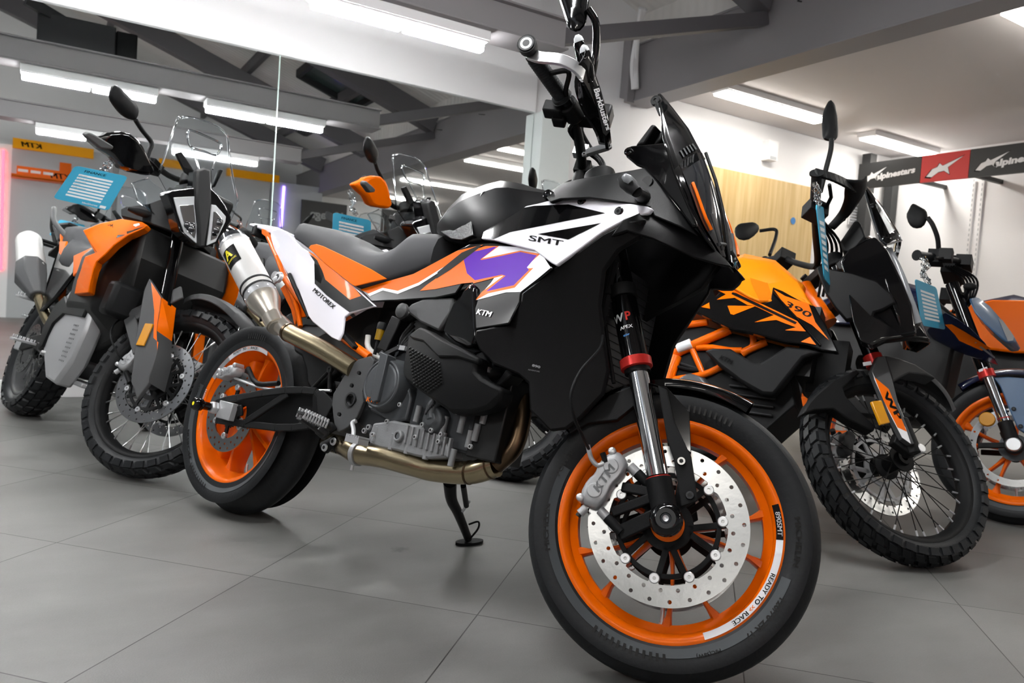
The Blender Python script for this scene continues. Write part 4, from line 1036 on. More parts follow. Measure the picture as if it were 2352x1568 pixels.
Dlo = bk.surf([(1400, 560, .20), (1500, 520, .17), (1640, 600, .075), (1570, 640, .12), (1480, 600, .17), (1600, 560, .10)])
bk.panel('nose_lower_cowl', [(1490, 478), (1560, 500), (1590, 520), (1630, 560), (1668, 598), (1679, 612), (1645, 606), (1590, 590), (1500, 548), (1440, 530), (1400, 545), (1430, 505)], Dlo, BLK, t=.012, step=.03, bevel=.003)
Drd = bk.surf([(1269, 616, .235), (1196, 680, .225), (1420, 540, .20), (1385, 700, .165), (1385, 850, .14), (1240, 860, .185), (1100, 780, .225), (1300, 900, .16), (1160, 820, .215)])
rad = [(1092, 757), (1168, 743), (1194, 693), (1196, 674), (1236, 643), (1273, 612), (1330, 575), (1385, 535), (1440, 508), (1482, 500), (1470, 545), (1420, 575), (1388, 620), (1378, 700), (1388, 780), (1398, 850), (1385, 905), (1335, 958), (1300, 985), (1262, 990), (1215, 940), (1212, 880), (1190, 860), (1130, 835), (1098, 800), (1088, 775)]
bk.panel('radiator_shroud', rad, Drd, BLK, texts=[('890', (1222, 841), (1241, 846), 5.5, TXG, dict(bold=.04)), ('ADVENTURE', (1213, 850), (1240, 855), 3.2, TXG)], t=.012, step=.03, bevel=.005, mirror=False)
b = MB(); b.patch([(1.02, .70), (1.10, .80), (1.30, .88), (1.40, .93), (1.42, .86), (1.36, .72), (1.36, .60), (1.28, .56), (1.12, .60)], Drd, BLK, .012, .04, side=1); bk.part('radiator_shroud', b, bevel=.004)
# rubber lip of the shroud by the KTM panel
b = MB(); b.box((1.28, 0, .68), (.05, .24, .34), RUL); b.box((1.305, 0, .68), (.02, .22, .33), DARKM)
for k in range(20): b.box((1.316, 0, .53+.016*k), (.004, .21, .003), DGR)
bk.part('radiator', b)
bk.panel('inner_fairing', [(1300, 560), (1450, 520), (1600, 560), (1650, 608), (1610, 660), (1560, 690), (1500, 720), (1440, 760), (1390, 800), (1330, 700)], lambda x, z: -.05, BLK, t=.02, mirror=False)
# nose: screen + headlight, symmetric loft
rows = [((1519, 219), (1511, 217), .045), ((1545, 250), (1519, 270), .085), ((1580, 296), (1522, 318), .10), ((1610, 352), (1546, 392), .115), ((1634, 420), (1571, 452), .125), ((1650, 490), (1594, 508), .120), ((1658, 550), (1620, 550), .095), ((1664, 598), (1648, 590), .05)]
rings = []
for (u, v), (u2, v2), w in rows:
    a = bk.P(u, v, 0.); e = bk.P(u2, v2, -w); r_ = []
    for t in (-1, -.8, -.5, -.22, 0, .22, .5, .8, 1):
        k = abs(t)**1.35; r_.append((a[0]+(e[0]-a[0])*k, t*w, a[2]+(e[2]-a[2])*k))
    rings.append(r_)
b = MB(); n0 = 3; b.loft(rings[:5], BLS, caps=False, closed=False); bk.part('windscreen', b, solid=.004, smooth=60)
b = MB(); b.loft(rings[3:], BLS, caps=False, closed=False); nose = bk.part('headlight_mask', b, solid=.006, smooth=60)
def nose_pt(i, t, off=0.):
    i = min(max(i, 0), len(rings)-1.001); k = int(i); f = i-k; tt = (-1, -.8, -.5, -.22, 0, .22, .5, .8, 1)
    def at(r): return np.array([np.interp(t, tt, [q[j] for q in r]) for j in range(3)])
    p = at(rings[k])*(1-f)+at(rings[k+1])*f; return p+np.array([off, 0, 0])
for s in (-1, 1):
    b = MB(); rr = []
    for i in np.linspace(3.2, 6.9, 12):
        t0, t1 = .12, .86-.12*max(0, i-5.5); rr.append([nose_pt(i, s*(t0+(t1-t0)*k/6), .007+.004*math.sin(PI*k/6)) for k in range(7)])
    b.loft(rr, DLN, caps=False, closed=False); b.build('headlight_lens', nose, smooth=60)
    b = MB(); b.tube([nose_pt(i, s*(.78-.05*max(0, i-5)), .013) for i in np.linspace(3.7, 5.6, 8)], .0035, ORG, 8); b.build('orange_accent', nose)
    b = MB(); b.tube([nose_pt(i, s*.50, .011) for i in np.linspace(5.0, 6.6, 8)], .004, GRY, 8); b.tube([nose_pt(6.3, s*t, .012) for t in (.2, .45, .62)], .004, GRY, 8); b.build('light_strip', nose)
b = MB(); b.tube([nose_pt(i, 0, .012) for i in np.linspace(3.0, 7, 14)], .004, BLM, 8); b.build('centre_spine', nose)
b = MB()
for k in range(5):
    for s in (-1, 1): b.bar(nose_pt(2.62, s*(.25+.11*k), .006), nose_pt(2.86, s*(.22+.11*k), .006), .003, .003, DGR)
b.build('vent_slot', nose)
# glossy cheek beside the screen
Dck = bk.surf([(1437, 352, .115), (1482, 331, .112), (1545, 400, .125), (1590, 508, .128), (1500, 400, .135)])
bk.panel('headlight_cheek', [(1434, 350), (1438, 338), (1450, 334), (1482, 331), (1528, 327), (1548, 392), (1573, 452), (1600, 515), (1590, 522), (1560, 480), (1520, 430), (1480, 385), (1460, 378), (1438, 360)], Dck, BLG, t=.014, step=.02, bevel=.004)
b = MB(); p = bk.PS(1444, 349, Dck); b.lathe([(0, .004), (.004, .004), (.006, .006), (.010, .004), (.010, -.004)], p, BLG, 16, axis=(0, -1, 0)); bk.part('pivot_bolt', b)
b = MB(); pa, pb, pc_, pd = [bk.P(u, v, -.085) for u, v in ((1458, 334), (1496, 284), (1506, 286), (1480, 330))]
b.loft([[(q[0], y, q[2]) for q in (pa, pb, pc_, pd)] for y in (-.085, .085)], BLM); b.loft([[(q[0]+dx, y, q[2]) for q, dx in ((pd, .002), (pc_, .002), (bk.P(1530, 306, -.05), 0), (bk.P(1524, 322, -.05), 0))] for y in (-.06, .06)], DGR); bk.part('instrument_display', b, bevel=.005)
b = MB(); p = bk.P(1507, 232, -.055); b.lathe([(.004, -.006), (.012, -.006), (.013, 0), (.012, .006), (.004, .006)], p, BLM, 20, closed=True); b.tube([p, bk.P(1520, 262, -.05)], .008, BLM, 10); bk.part('screen_mount', b)
# indicator
b = MB(); p0 = bk.PS(1478, 452, Dcw); p1 = bk.P(1462, 440, -.235); p2 = bk.P(1425, 405, -.245)
b.tube([p0, p1], [.016, .012], BLM, 12); b.tube([p1, p1*.7+p2*.3, p1*.35+p2*.65, p2], [.012, .016, .017, .009], BLM, 14, sq=.7); ind = bk.part('indicator', b, smooth=60)
b = MB(); q1 = p1*.62+p2*.38; q2 = p1*.2+p2*.8; o_ = np.array([.006, -.011, .003]); b.tube([q1+o_, (q1+q2)/2+o_*1.1, q2+o_], [.006, .010, .007], LNS, 12, sq=.6); b.build('indicator_lens', ind)
# ---------- lower fuel tank + air duct + dimples
Dct = bk.surf([(950, 740, .17), (930, 840, .19), (1080, 900, .215), (1110, 830, .225), (1000, 930, .20), (1150, 890, .21)])
ct = z4((515, 420), (560, 390), (600, 362), (640, 375), (760, 450), (900, 520), (1040, 592), (1020, 640), (1015, 690), (1060, 740), (1150, 790), (1222, 822), (1200, 900), (1120, 970), (1000, 1003), (830, 1003), (640, 872), (500, 770), (468, 690), (485, 570), (505, 480))
bk.panel('lower_tank_cover', ct, Dct, BLM, t=.05, step=.03, bevel=.010, mirror=False)
b = MB(); b.patch([(.80, .66), (1.12, .70), (1.16, .58), (.85, .56)], lambda x, z: .16, BLM, .08, .05, side=1); bk.part('lower_tank_cover', b, bevel=.01)
bk.panel('lower_tank_lip', z4((515, 425), (560, 388), (600, 362), (640, 375), (760, 450), (900, 520), (1040, 592), (1035, 640), (880, 590), (740, 590), (620, 470), (540, 450)), lambda x, z: Dct(x, z)+.006, BLM, t=.02, bevel=.005, mirror=False)
b = MB()
for i in range(11):
    for j in range(12):
        u = 528+i*22+j*3; v = 520+j*24+i*13-(i*i)*.15
        if j > 3+ (11-i)*.9+3 or v > 540+i*15+ (250 if i < 6 else 330-i*12): continue
        (uu, vv), = z4((u, v)); p = bk.PS(uu, vv, Dct); s = .0042
        b.add([(p[0]-s, p[1]-.0004, p[2]-s), (p[0]+s, p[1]-.0004, p[2]-s*.4), (p[0]+s, p[1]-.0004, p[2]+s), (p[0]-s, p[1]-.0004, p[2]+s*.6), (p[0]+.001, p[1]-.004, p[2]-.001)], [(0, 1, 4), (1, 2, 4), (2, 3, 4), (3, 0, 4)], BLM)
b.keepn = True; bk.part('knee_grip_studs', b, smooth=0)
bk.panel('air_box_cover', z4((505, 218), (540, 185), (620, 152), (700, 143), (850, 140), (835, 240), (740, 392), (700, 372), (600, 325), (520, 262)), bk.surf([(935, 706, .14), (1035, 683, .15), (1005, 755, .155)]), GRY, t=.03, bevel=.006)
bk.panel('air_duct', z4((760, 400), (800, 280), (850, 165), (905, 120), (940, 60), (975, 32), (1005, 40), (1012, 200), (1025, 420), (1000, 510), (930, 520), (860, 490)), bk.surf([(1015, 760, .15), (1060, 680, .17), (1085, 700, .195), (1080, 790, .19)]), BLG, t=.05, bevel=.016, step=.03)
b = MB(); p = bk.P(922, 713, -.16); b.lathe([(0, .010), (.012, .009), (.020, .002), (.021, -.006), (.012, -.012)], p, GRY, 28, axis=(0, -1, 0)); bk.part('frame_plug', b)
# header clamp stub below the cover
b = MB(); b.tube([bk.P(1112, 820, -.15), bk.P(1110, 850, -.16)], .020, BLM, 18); b.tube([bk.P(1110, 846, -.16), bk.P(1109, 858, -.16)], .0235, ALU, 18); b.tube([bk.P(1112, 858, -.16), bk.P(1150, 860, -.13), bk.P(1175, 870, -.10)], .016, BLM, 12, sm=4); bk.part('coolant_hose', b)
bk.panel('hose_cover', z4((1160, 795), (1250, 675), (1300, 715), (1205, 805)), lambda x, z: .17, BLM, t=.05, bevel=.004)
# central dark mass: frame, battery box, rear shock
b = MB(); b.shell([(.50, .40), (.55, .80), (.75, .84), (1.10, .86), (1.20, .92), (1.26, .80), (1.12, .62), (1.0, .44), (.70, .40)], lambda x, z: .07, RUL, .2)
b.tube([(1.06, 0, 1.08), (1.22, 0, .80)], .045, BLK, 16); bk.part('frame', b, bevel=.01)
b = MB(); b.tube([bk.P(925, 735, -.11), bk.P(893, 815, -.12), bk.P(870, 900, -.13)], .018, BLK, 12); b.tube([bk.P(925, 735, -.11), bk.P(1000, 700, -.11), bk.P(1150, 640, -.1)], .016, BLK, 12); b.bar(bk.P(925, 735, -.115), bk.P(890, 810, -.12), .04, .05, BLK, up=(0, 1, 0)); bk.part('frame_tube', b, bevel=.003)
b = MB()
for s in (-1, 1):
    def q(u, v, y): p = bk.P(u, v, -y); p[1] *= -s; return p
    b.tube([q(655, 640, .085), q(700, 700, .10), q(775, 765, .115), q(850, 820, .12)], .0115, ORW, 14, sm=3)
    b.tube([q(636, 590, .08), q(655, 640, .085), q(680, 700, .09), q(690, 750, .09)], .008, ORW, 12, sm=3)
    b.tube([q(612, 536, .05), q(636, 590, .075)], .008, ORW, 12)
bk.part('rear_subframe', b)
bk.panel('subframe_plate', z3((560, 400), (600, 420), (690, 620), (760, 700), (830, 920), (760, 930), (730, 990), (700, 860), (610, 680), (680, 620), (590, 500)), lambda x, z: .083, ORW, t=.008)
bk.panel('battery_side', [(700, 790), (850, 706), (930, 705), (920, 770), (860, 860), (800, 830), (760, 800)], lambda x, z: .07, RUL, t=.03)
b = MB(); b.tube([bk.P(u, v, -.115) for u, v in z3((690, 560), (760, 720), (860, 930))], .007, BLM, 8); p = bk.P(641, 638, -.12); b.cyl(p, p+np.array([0, -.02, 0]), .016, ALC); bk.part('exhaust_hanger', b)
b = MB(); b.bar(bk.P(748, 722, -.12), bk.P(820, 800, -.13), .012, .028, BLM, up=(0, 1, 0)); bk.part('rear_fender_stay', b, bevel=.003)
b = MB(); p = bk.P(873, 765, -.13); b.lathe([(0, -.02), (.011, -.02), (.012, .012), (0, .012)], p, BRK, 16, axis=(0, 0, 1)); b.lathe([(0, .010), (.013, .010), (.013, .026), (.010, .030), (0, .030)], p, BLM, 16, axis=(0, 0, 1)); b.tube([p+np.array([0, 0, -.02]), p+np.array([.0, 0, -.06])], .005, BLM, 8); bk.part('brake_fluid_reservoir', b)
b = MB(); b.tube([bk.P(846, 770, -.11), bk.P(845, 795, -.11), bk.P(862, 815, -.11), bk.P(880, 825, -.11)], .008, WHS, 10, sm=4); bk.part('breather_hose', b)
# rear mudguard piece
bk.panel('rear_hugger', z3((720, 1150), (800, 1160), (1010, 1180), (1060, 1260), (1100, 1400), (880, 1568), (840, 1500), (830, 1380), (790, 1260), (725, 1220)), lambda x, z: .085, BLM, t=.03, bevel=.008)
# ---------- rear wheel
rw, rc = cast_wheel(bk, False, .315, .2285, .140, .180, spokes=10, sw=.013)
b = MB(); arcband(b, rc, .2085, .2225, -.0725, 1.25, 2.25, TXW, y1=-.0770); arcband(b, rc, .2085, .2225, -.0722, 2.25, 2.7, ALU, y1=-.0768); arcband(b, rc, .2085, .2225, -.0722, 2.7, 3.3, ORW, y1=-.0768)
a = 2.12
for s_, m, k in (('READY', TXB, 1.15), ('TO', TXB, 1.15), ('>>', TXO, .9), ('RACE', TXB, 1.25)):
    V, Fc, W = text2d(s_, .03); h = .0085; r0 = .2120; b.add([(rc[0]+(r0+y*h)*math.cos(a-x*h*k/r0), -.0785, rc[2]+(r0+y*h)*math.sin(a-x*h*k/r0)) for x, y in V], Fc, m); a -= W*h*k/r0+.03
ring_text(b, rc, '890SMT', 3.12, .2115, .0100, -.0785, TXW, 1.05)
b.keepn = True; b.build('rim_sticker', rw)
b = MB(); ring_text(b, rc, 'MICHELIN', 3.95, .2445, .0120, -.0885, RUL, 1.4, bold=.06); ring_text(b, rc, 'POWER', 3.15, .2445, .0105, -.0885, RUL, 1.3, bold=.05)
for k in range(10): a = -2.25+.055*k; b.add([(rc[0]+r*math.cos(aa), -.0890, rc[2]+r*math.sin(aa)) for r, aa in ((.245, a), (.262, a+.004), (.262, a+.024), (.245, a+.02))], [(0, 1, 2, 3)], RUL)
for k in range(9): a = 1.35+.045*k; b.add([(rc[0]+r*math.cos(aa), -.0890, rc[2]+r*math.sin(aa)) for r, aa in ((.245, a), (.262, a+.004), (.262, a+.020), (.245, a+.018))], [(0, 1, 2, 3)], RUL)
b.keepn = True; b.build('tyre_lettering', rw)
d = disc_mb(rc, .130, .086, -.098, nh=20, tabs=6, rows=((.92, 0), (.80, .5))).build('brake_disc', rw, smooth=30)
b = MB(); b.lathe([(.020, -.098), (.046, -.100), (.048, -.094), (.020, -.090)], rc, BLM, 36)
for k in range(24): a = 2*PI*k/24; b.box((rc[0]+.05*math.cos(a), -.095, rc[2]+.05*math.sin(a)), (.006, .004, .006), DGR)
for k in range(6): a = 2*PI*(k+.5)/6; b.bar((rc[0]+.04*math.cos(a), -.096, rc[2]+.04*math.sin(a)), (rc[0]+.088*math.cos(a), -.096, rc[2]+.088*math.sin(a)), .014, .006, BLM, up=(0, 1, 0))
b.build('disc_carrier', rw); bobbins(bk, rc, .079, -.098, 6, d, ph=PI/6)
cal, pt = caliper(bk, rc, 1.9, .125, -.100, bk.root, size=.72)
b = MB(); b.tube([pt(-.02, -.02, .01), bk.P(600, 890, -.12), bk.P(660, 895, -.13), bk.P(760, 897, -.14)], .004, ALU, 8, sm=4); b.tube([bk.P(570, 845, -.13), bk.P(590, 880, -.125), bk.P(640, 880, -.12)], .008, BLM, 10, sm=3); bk.part('rear_brake_hose', b)
# swingarm
Dsw = bk.surf([(505, 930, .135), (640, 905, .14), (800, 930, .135)])
swo = z6((330, 632), (420, 600), (500, 588), (700, 552), (880, 530), (1010, 530), (1110, 540), (1240, 650), (1240, 720), (1180, 780), (1060, 812), (930, 828), (800, 828), (570, 800), (330, 772), (330, 755), (470, 758), (520, 740), (520, 650), (470, 625))
for s in (-1, 1):
    b = MB(); q = bk.pxz(swo, Dsw)
    b.patch(q, Dsw, BLM, .012, .04, side=s, off=-.020)
    for pl in (((330, 632), (420, 603), (500, 590), (700, 554), (880, 532), (1010, 530), (1110, 540)), ((330, 764), (560, 795), (800, 824), (930, 824), (1060, 808), (1180, 780)), ((895, 560), (560, 780)), ((515, 650), (520, 735)), ((1110, 540), (1115, 790)), ((1110, 545), (1240, 660), (1240, 720))):
        pp = [bk.PS(u, v, Dsw) for u, v in z6(*pl)]; pp = [np.array([p[0], s*abs(p[1]), p[2]]) for p in pp]
        for k in range(len(pp)-1): b.bar(pp[k], pp[k+1], .022, .009, BLM, up=(0, 1, 0))
    bk.part('swingarm', b, bevel=.003)
b = MB(); b.shell(bk.pxz(z6((930, 540), (1110, 545), (1235, 650), (1235, 720), (1100, 800), (950, 815)), lambda x, z: .12), lambda x, z: .115, BLM, .1); bk.part('swingarm_bridge', b, bevel=.01)
b = MB(); ax = bk.P(*z6((380, 690))[0], -.15)
b.box((ax[0]+.015, -.145, rc[2]), (.075, .02, .055), ALC); b.lathe([(0, .0), (.021, .0), (.021, .012), (.017, .020), (0, .020)], (rc[0], -.155, rc[2]), ALU, 6, axis=(0, -1, 0)); b.build('axle_adjuster', bk.root, bevel=.002)
b = MB(); b.lathe([(0, .022), (.012, .022), (.013, .03), (.013, .048), (.019, .052), (.021, .06), (.020, .072), (.016, .078), (.006, .078)], (rc[0], -.155, rc[2]), BLG, 28, axis=(0, -1, 0)); b.lathe([(0, .079), (.006, .079)], (rc[0], -.155, rc[2]), YEL, 16, axis=(0, -1, 0)); b.build('axle_slider', bk.root)
# pivot plate, foot peg, brake pedal
Dpv = lambda x, z: .152
piv = z6((1395, 330), (1440, 290), (1540, 262), (1565, 300), (1520, 430), (1470, 540), (1480, 620), (1430, 740), (1360, 820), (1290, 860), (1262, 850), (1245, 740), (1235, 640), (1245, 560), (1330, 420))
bk.panel('pivot_plate', piv, Dpv, GRY, t=.012, bevel=.003, holes=[z6(*circ(1388, 606, 38, 20)), z6(*circ(1448, 398, 15, 12)), z6(*circ(1390, 496, 15, 12)), z6(*circ(1293, 722, 15, 12))])
b = MB()
for u, v in z6((1450, 400), (1392, 498), (1296, 724)): p = bk.P(u, v, -.145); bolt(b, p, .007, .006, DGR)
p = bk.P(*z6((1388, 606))[0], -.150); b.lathe([(.015, -.012), (.019, -.012), (.020, .006), (.015, .006)], p, DGR, 28, closed=True, axis=(0, -1, 0)); bk.part('pivot_bolts', b)
bk.panel('heel_guard', z6((1110, 545), (1160, 530), (1230, 600), (1245, 640), (1215, 690), (1170, 780), (1120, 700)), lambda x, z: .148, BLM, t=.006, mirror=False)
b = MB()
pg = [bk.P(*z6(q)[0], -y) for q, y in (((990, 705), .29), ((1180, 790), .205))]; d_ = nrm(pg[1]-pg[0]); L = np.linalg.norm(pg[1]-pg[0])
b.bar(pg[0], pg[1], .030, .008, DGR, up=(0, 0, 1))
sd = nrm(np.cross(d_, (0, 0, 1)))
for k in range(9):
    for s in (-1, 1): p = pg[0]+d_*L*(k+.5)/9+sd*s*.014; b.bar(p-d_*.003, p+d_*.003, .003, .026, ALU, up=(0, 0, 1))
b.tube([pg[1], bk.P(*z6((1210, 822))[0], -.185)], .012, DGR, 12)
b.bar(pg[0]+np.array([0, 0, -.016]), pg[1]+np.array([0, 0, -.03]), .020, .006, DGR)
b.build('foot_peg', bk.root, bevel=.001)
b = MB(); b.bar(bk.P(*z6((1130, 830))[0], -.19), bk.P(*z6((1200, 890))[0], -.17), .03, .03, DGR); b.bar(bk.P(*z6((1200, 800))[0], -.17), bk.P(*z6((1240, 860))[0], -.155), .03, .03, BLM); bk.part('peg_bracket', b, bevel=.004)
b = MB(); b.box(bk.P(*z6((1430, 925))[0], -.20), (.05, .035, .016), ALC)
for k in range(6): b.box(bk.P(*z6((1430, 925))[0], -.20)+np.array([-.022+.009*k, 0, .009]), (.004, .036, .006), ALU)
b.tube([bk.P(*z6((1400, 915))[0], -.19), bk.P(*z6((1405, 840))[0], -.18), bk.P(*z6((1395, 790))[0], -.165), bk.P(*z6((1425, 770))[0], -.16)], .006, ALC, 10, sm=4); bk.part('brake_pedal', b)
b = MB(); b.tube([bk.P(*z6((1180, 980))[0], -.14), bk.P(*z6((1250, 935))[0], -.14), bk.P(*z6((1300, 990))[0], -.12)], .018, BLM, 12)
for q in ((1180, 980), (1247, 933)): p = bk.P(*z6(q)[0], -.155); bolt(b, p, .011, .004, ALU)
for q in ((1495, 850), (1530, 822), (1556, 880)): p = bk.P(*z6(q)[0], -.135); bolt(b, p, .008, .006, ALC)
bk.part('linkage', b)
b = MB()
p0, p1 = bk.P(*z6((1222, 370))[0], -.125), bk.P(*z6((1215, 540))[0], -.125); b.tube([p0, p1], .006, BLM, 8); b.tube([p0, bk.P(*z6((1080, 520))[0], -.12)], .005, BLM, 8); b.lathe([(.004, -.005), (.010, -.005), (.010, .005), (.004, .005)], p0, DGR, 16, closed=True); bk.part('chain_guard_stay', b)
# side stand (left side)
b = MB(); g = on_z(1078, 1246, .004); Mi = np.array(bk.M.inverted()); gl = Mi[:3, :3]@g+Mi[:3, 3]; tp = np.array([.80, .10, .27])
b.tube([tp, tp*.75+gl*.25+np.array([-.012, 0, -.006]), tp*.5+gl*.5+np.array([-.008, 0, 0]), gl+np.array([0, -.01, .012])], [.019, .016, .014, .012], BLK, 12, sm=4)
sd_ = bk.part('side_stand', b)
Rg = np.array(bk.M.to_3x3().inverted())
b = MB(); V = [Rg@np.array([.036*math.cos(a)*1.3, .024*math.sin(a), zz])+gl for zz in (-.002, .006) for a in [2*PI*k/16 for k in range(16)]]; b.add(V, [tuple(range(16))[::-1], tuple(range(16, 32))]+[(i, (i+1) % 16, 16+(i+1) % 16, 16+i) for i in range(16)], BLK); b.build('stand_foot', sd_)
q = tp*.22+gl*.78; b = MB(); b.tube([q+np.array([.008, 0, .02]), q+np.array([.04, -.0, .035]), q+np.array([.045, 0, .015]), q+np.array([.020, 0, -.025])], .003, BLK, 8, sm=5); b.build('stand_lug', sd_)
q = tp*.55+gl*.45; b = MB(); b.tube([tp+np.array([.05, 0, -.0]), q+np.array([.022, 0, .02])], .008, BLK, 10); b.tube([q+np.array([.03, 0, .035]), q+np.array([.012, 0, .0])], .004, ALU, 8); b.build('stand_spring', sd_)
# ---------- exhaust
b = MB(); s0, s1 = bk.P(*z3((225, 320))[0], -.215), bk.P(*z3((455, 760))[0], -.195); ax = nrm(s1-s0); L = np.linalg.norm(s1-s0)
def al(t): return s0+ax*L*t
RS = .050
b.tube([al(0), al(.02), al(.98), al(1.0)], [RS*.97, RS, RS, RS*.97], SIL, 40); ex = bk.part('silencer', b, smooth=50); ex['label'] = 'brushed silver exhaust silencer'
MB().tube([al(-.14), al(-.12), al(-.01), al(.0)], [RS*.62, RS*.90, RS*.985, RS*.99], DLN, 40).build('carbon_end_cap', ex)
b = MB(); b.tube([al(-.012), al(.035)], RS*1.02, ALU, 40); b.tube([al(.93), al(1.03)], RS*1.015, ALU, 40)
for k in range(10):
    for t in (.012, .985): 
        a = 2*PI*k/10; u_, w_, _ = frame_of(ax); p = al(t)+(u_*math.cos(a)+w_*math.sin(a))*RS*1.0; b.ball(p, .0035, ALU, 6)
b.build('riveted_band', ex)
b = MB(); b.tube([al(.80), al(.825)], RS*1.05, BLM, 40); b.tube([al(.90), al(.925)], RS*1.05, BLM, 40); p = bk.P(643, 637, -.15); b.tube([al(.86)+np.array([0, .03, .03]), p], .010, ALC, 12); bolt(b, p, .018, .010, ALU); b.build('silencer_clamp', ex)
b = MB(); b.tube([al(1.03), al(1.10), al(1.30), al(1.36)], [RS, RS*.99, RS*.60, RS*.56], STL, 36); b.tube([al(1.34), al(1.50)], RS*.61, STL, 30); b.build('reducer_cone', ex)
j = al(1.55); b = MB(); b.tube([j, bk.P(636, 738, -.178), bk.P(663, 763, -.1683)], .0270, STL, 28, sm=6); b.tube([bk.P(663, 763, -.1683), bk.P(685, 775, -.165), bk.P(740, 803, -.155), bk.P(815, 848, -.14)], .0270, TIT, 28, sm=6); b.tube([bk.P(661, 762, -.1685), bk.P(665, 764, -.1683)], .0285, TID, 28); b.build('link_pipe', ex)
V, Fc, W = text2d('A', .05); u_, w_, _ = frame_of(ax)
b = MB(); vis = nrm(np.array([0., -1, 0])*1.0+np.array([.25, 0, .35])); e2 = nrm(vis-vis.dot(ax)*ax); e1 = np.cross(ax, e2)
def cyl_pt(t, a, r=RS): return al(t)+r*(math.cos(a)*e2+math.sin(a)*e1)
cen = .35
rr = [[cyl_pt(.16+.30*i/6, cen+.55*(k/8-.5)*2, RS+.0012) for k in range(9)] for i in range(7)]; b.loft(rr, TXB, caps=False, closed=False)
b.add([cyl_pt(.33-y*.15, cen+.40-x*.62/W, RS+.0022) for x, y in V], Fc, YEL); V2, F2, W2 = text2d('AKRAPOVIC', .02); b.add([cyl_pt(.385-y*.030, cen+.42-x*.80/W2, RS+.0022) for x, y in V2], F2, YEL)
b.keepn = True; b.build('silencer_badge', ex)
hd = [bk.P(1190, 880, -.06), bk.P(1200, 920, -.075), bk.P(1198, 975, -.085), bk.P(1180, 1030, -.095), bk.P(1140, 1068, -.10), bk.P(1080, 1085, -.105), bk.P(1000, 1080, -.115), bk.P(950, 1068, -.125), bk.P(880, 1050, -.135), bk.P(828, 1043, -.14)]
b = MB(); b.tube(hd[:5], [.020]*5, TID, 24, sm=0) if 0 else b.tube(hd[:5], .0205, TID, 24, sm=6); hp_ = bk.part('header_pipe', b); hp_['label'] = 'bronze coloured exhaust pipe'
b = MB(); b.tube(hd[4:], .0275, TIT, 28, sm=6); b.tube([hd[4]*.8+hd[5]*.2, hd[4]*.75+hd[5]*.25], .029, TID, 28); b.tube([hd[5]*1.0+(hd[6]-hd[5])*.0, hd[5]*.95+hd[6]*.05], .029, TID, 28); b.build('collector_pipe', hp_)
b = MB(); b.tube([bk.P(1168, 890, -.02), bk.P(1172, 940, -.03), bk.P(1160, 985, -.05), bk.P(1178, 1020, -.08)], .017, TID, 20, sm=5); b.build('second_header', hp_)
b = MB(); b.tube([hd[-1]+(hd[-1]-hd[-2])*.02, hd[-1]+(hd[-1]-hd[-2])*.20], .0310, ALC, 28); p = hd[-1]+(hd[-1]-hd[-2])*.1; b.cyl(p+np.array([-.01, -.0, .03]), p+np.array([-.01, -.0, -.045]), .004, ALU); b.tube([hd[-1]+(hd[-1]-hd[-2])*.2, bk.P(790, 1025, -.12), bk.P(755, 1015, -.05)], .026, TIT, 20, sm=4); b.build('pipe_clamp', hp_)
# ---------- engine
b = MB(); b.prism([(.62, .36), (.60, .55), (.70, .64), (.95, .60), (1.04, .60), (1.06, .44), (1.00, .36), (.90, .31), (.72, .31)], -.115, .03, END); eng = bk.part('engine', b, bevel=.012)
De = lambda x, z: .150
b = MB(); q = bk.pxz(z4((215, 1190), (250, 1080), (400, 1060), (540, 1090), (660, 1100), (760, 1180), (800, 1230), (840, 1340), (660, 1350), (560, 1330), (420, 1290), (300, 1270), (220, 1240)), De); b.patch(q, De, ENG, .05, .05); sump = b.build('crankcase_cover', eng, bevel=.006)
b = MB()
rnd = random.Random(5)
for (u, v), h_ in zip(z4((250, 1165), (372, 1220), (490, 1250), (630, 1290), (745, 1215), (560, 1010), (700, 1160), (890, 1090), (1000, 1150), (820, 1340), (760, 1090), (950, 1200), (660, 960), (1060, 1020)), [.012, .02, .02, .02, .012, .02, .012, .03, .03, .03, .012, .02, .02, .03]):
    p = bk.P(u, v, -.150-.006); b.tube([p+np.array([0, .012, .022]), p+np.array([0, .012, -.02])], .008, ENG, 12)
for u, v in z4((440, 1180),): p = bk.P(u, v, -.156); b.lathe([(.008, .004), (.011, .006), (.015, .003), (.015, -.01)], p, ENG, 28, axis=(0, -1, 0)); b.lathe([(0, .002), (.009, .002)], p, CHR, 20, axis=(0, -1, 0))
for u, v in z4((455, 945), (360, 1070), (570, 1188), (625, 1095), (690, 1137), (765, 1168), (240, 950), (745, 1222), (255, 1168), (1165, 985), (880, 1000), (985, 1260)): p = bk.P(u, v, -.160); bolt(b, p, .0065, .005, ALU)
for k in range(9):   # ribs
    u, v = z4((520+k*40, 1100+k*12))[0]; p = bk.P(u, v, -.150); b.bar(p, p+np.array([.004, 0, -.045]), .006, .012, ENG, up=(0, 1, 0))
b.build('casting_boss', eng, bevel=.0015)
pc = bk.P(*z4((325, 790))[0], -.165)
e_ = bk.P(*z4((325, 950))[0], -.165); rc_ = .066
b = MB(); b.lathe([(0, .010), (rc_*.80, .010), (rc_*.86, .006), (rc_*.90, .010), (rc_*.97, .008), (rc_*1.02, -.004), (rc_*1.1, -.03), (rc_*1.12, -.05)], pc, END, 64, axis=(0, -1, 0))
b.loft([[pc+np.array([dx, -yy, dz]) for dx, dz in ((-.016, .080), (.014, .074), (.018, -.045), (.004, -.052), (-.010, -.045))] for yy in (-.01, .022)], END)
clutch = b.build('clutch_cover', eng, bevel=.002)
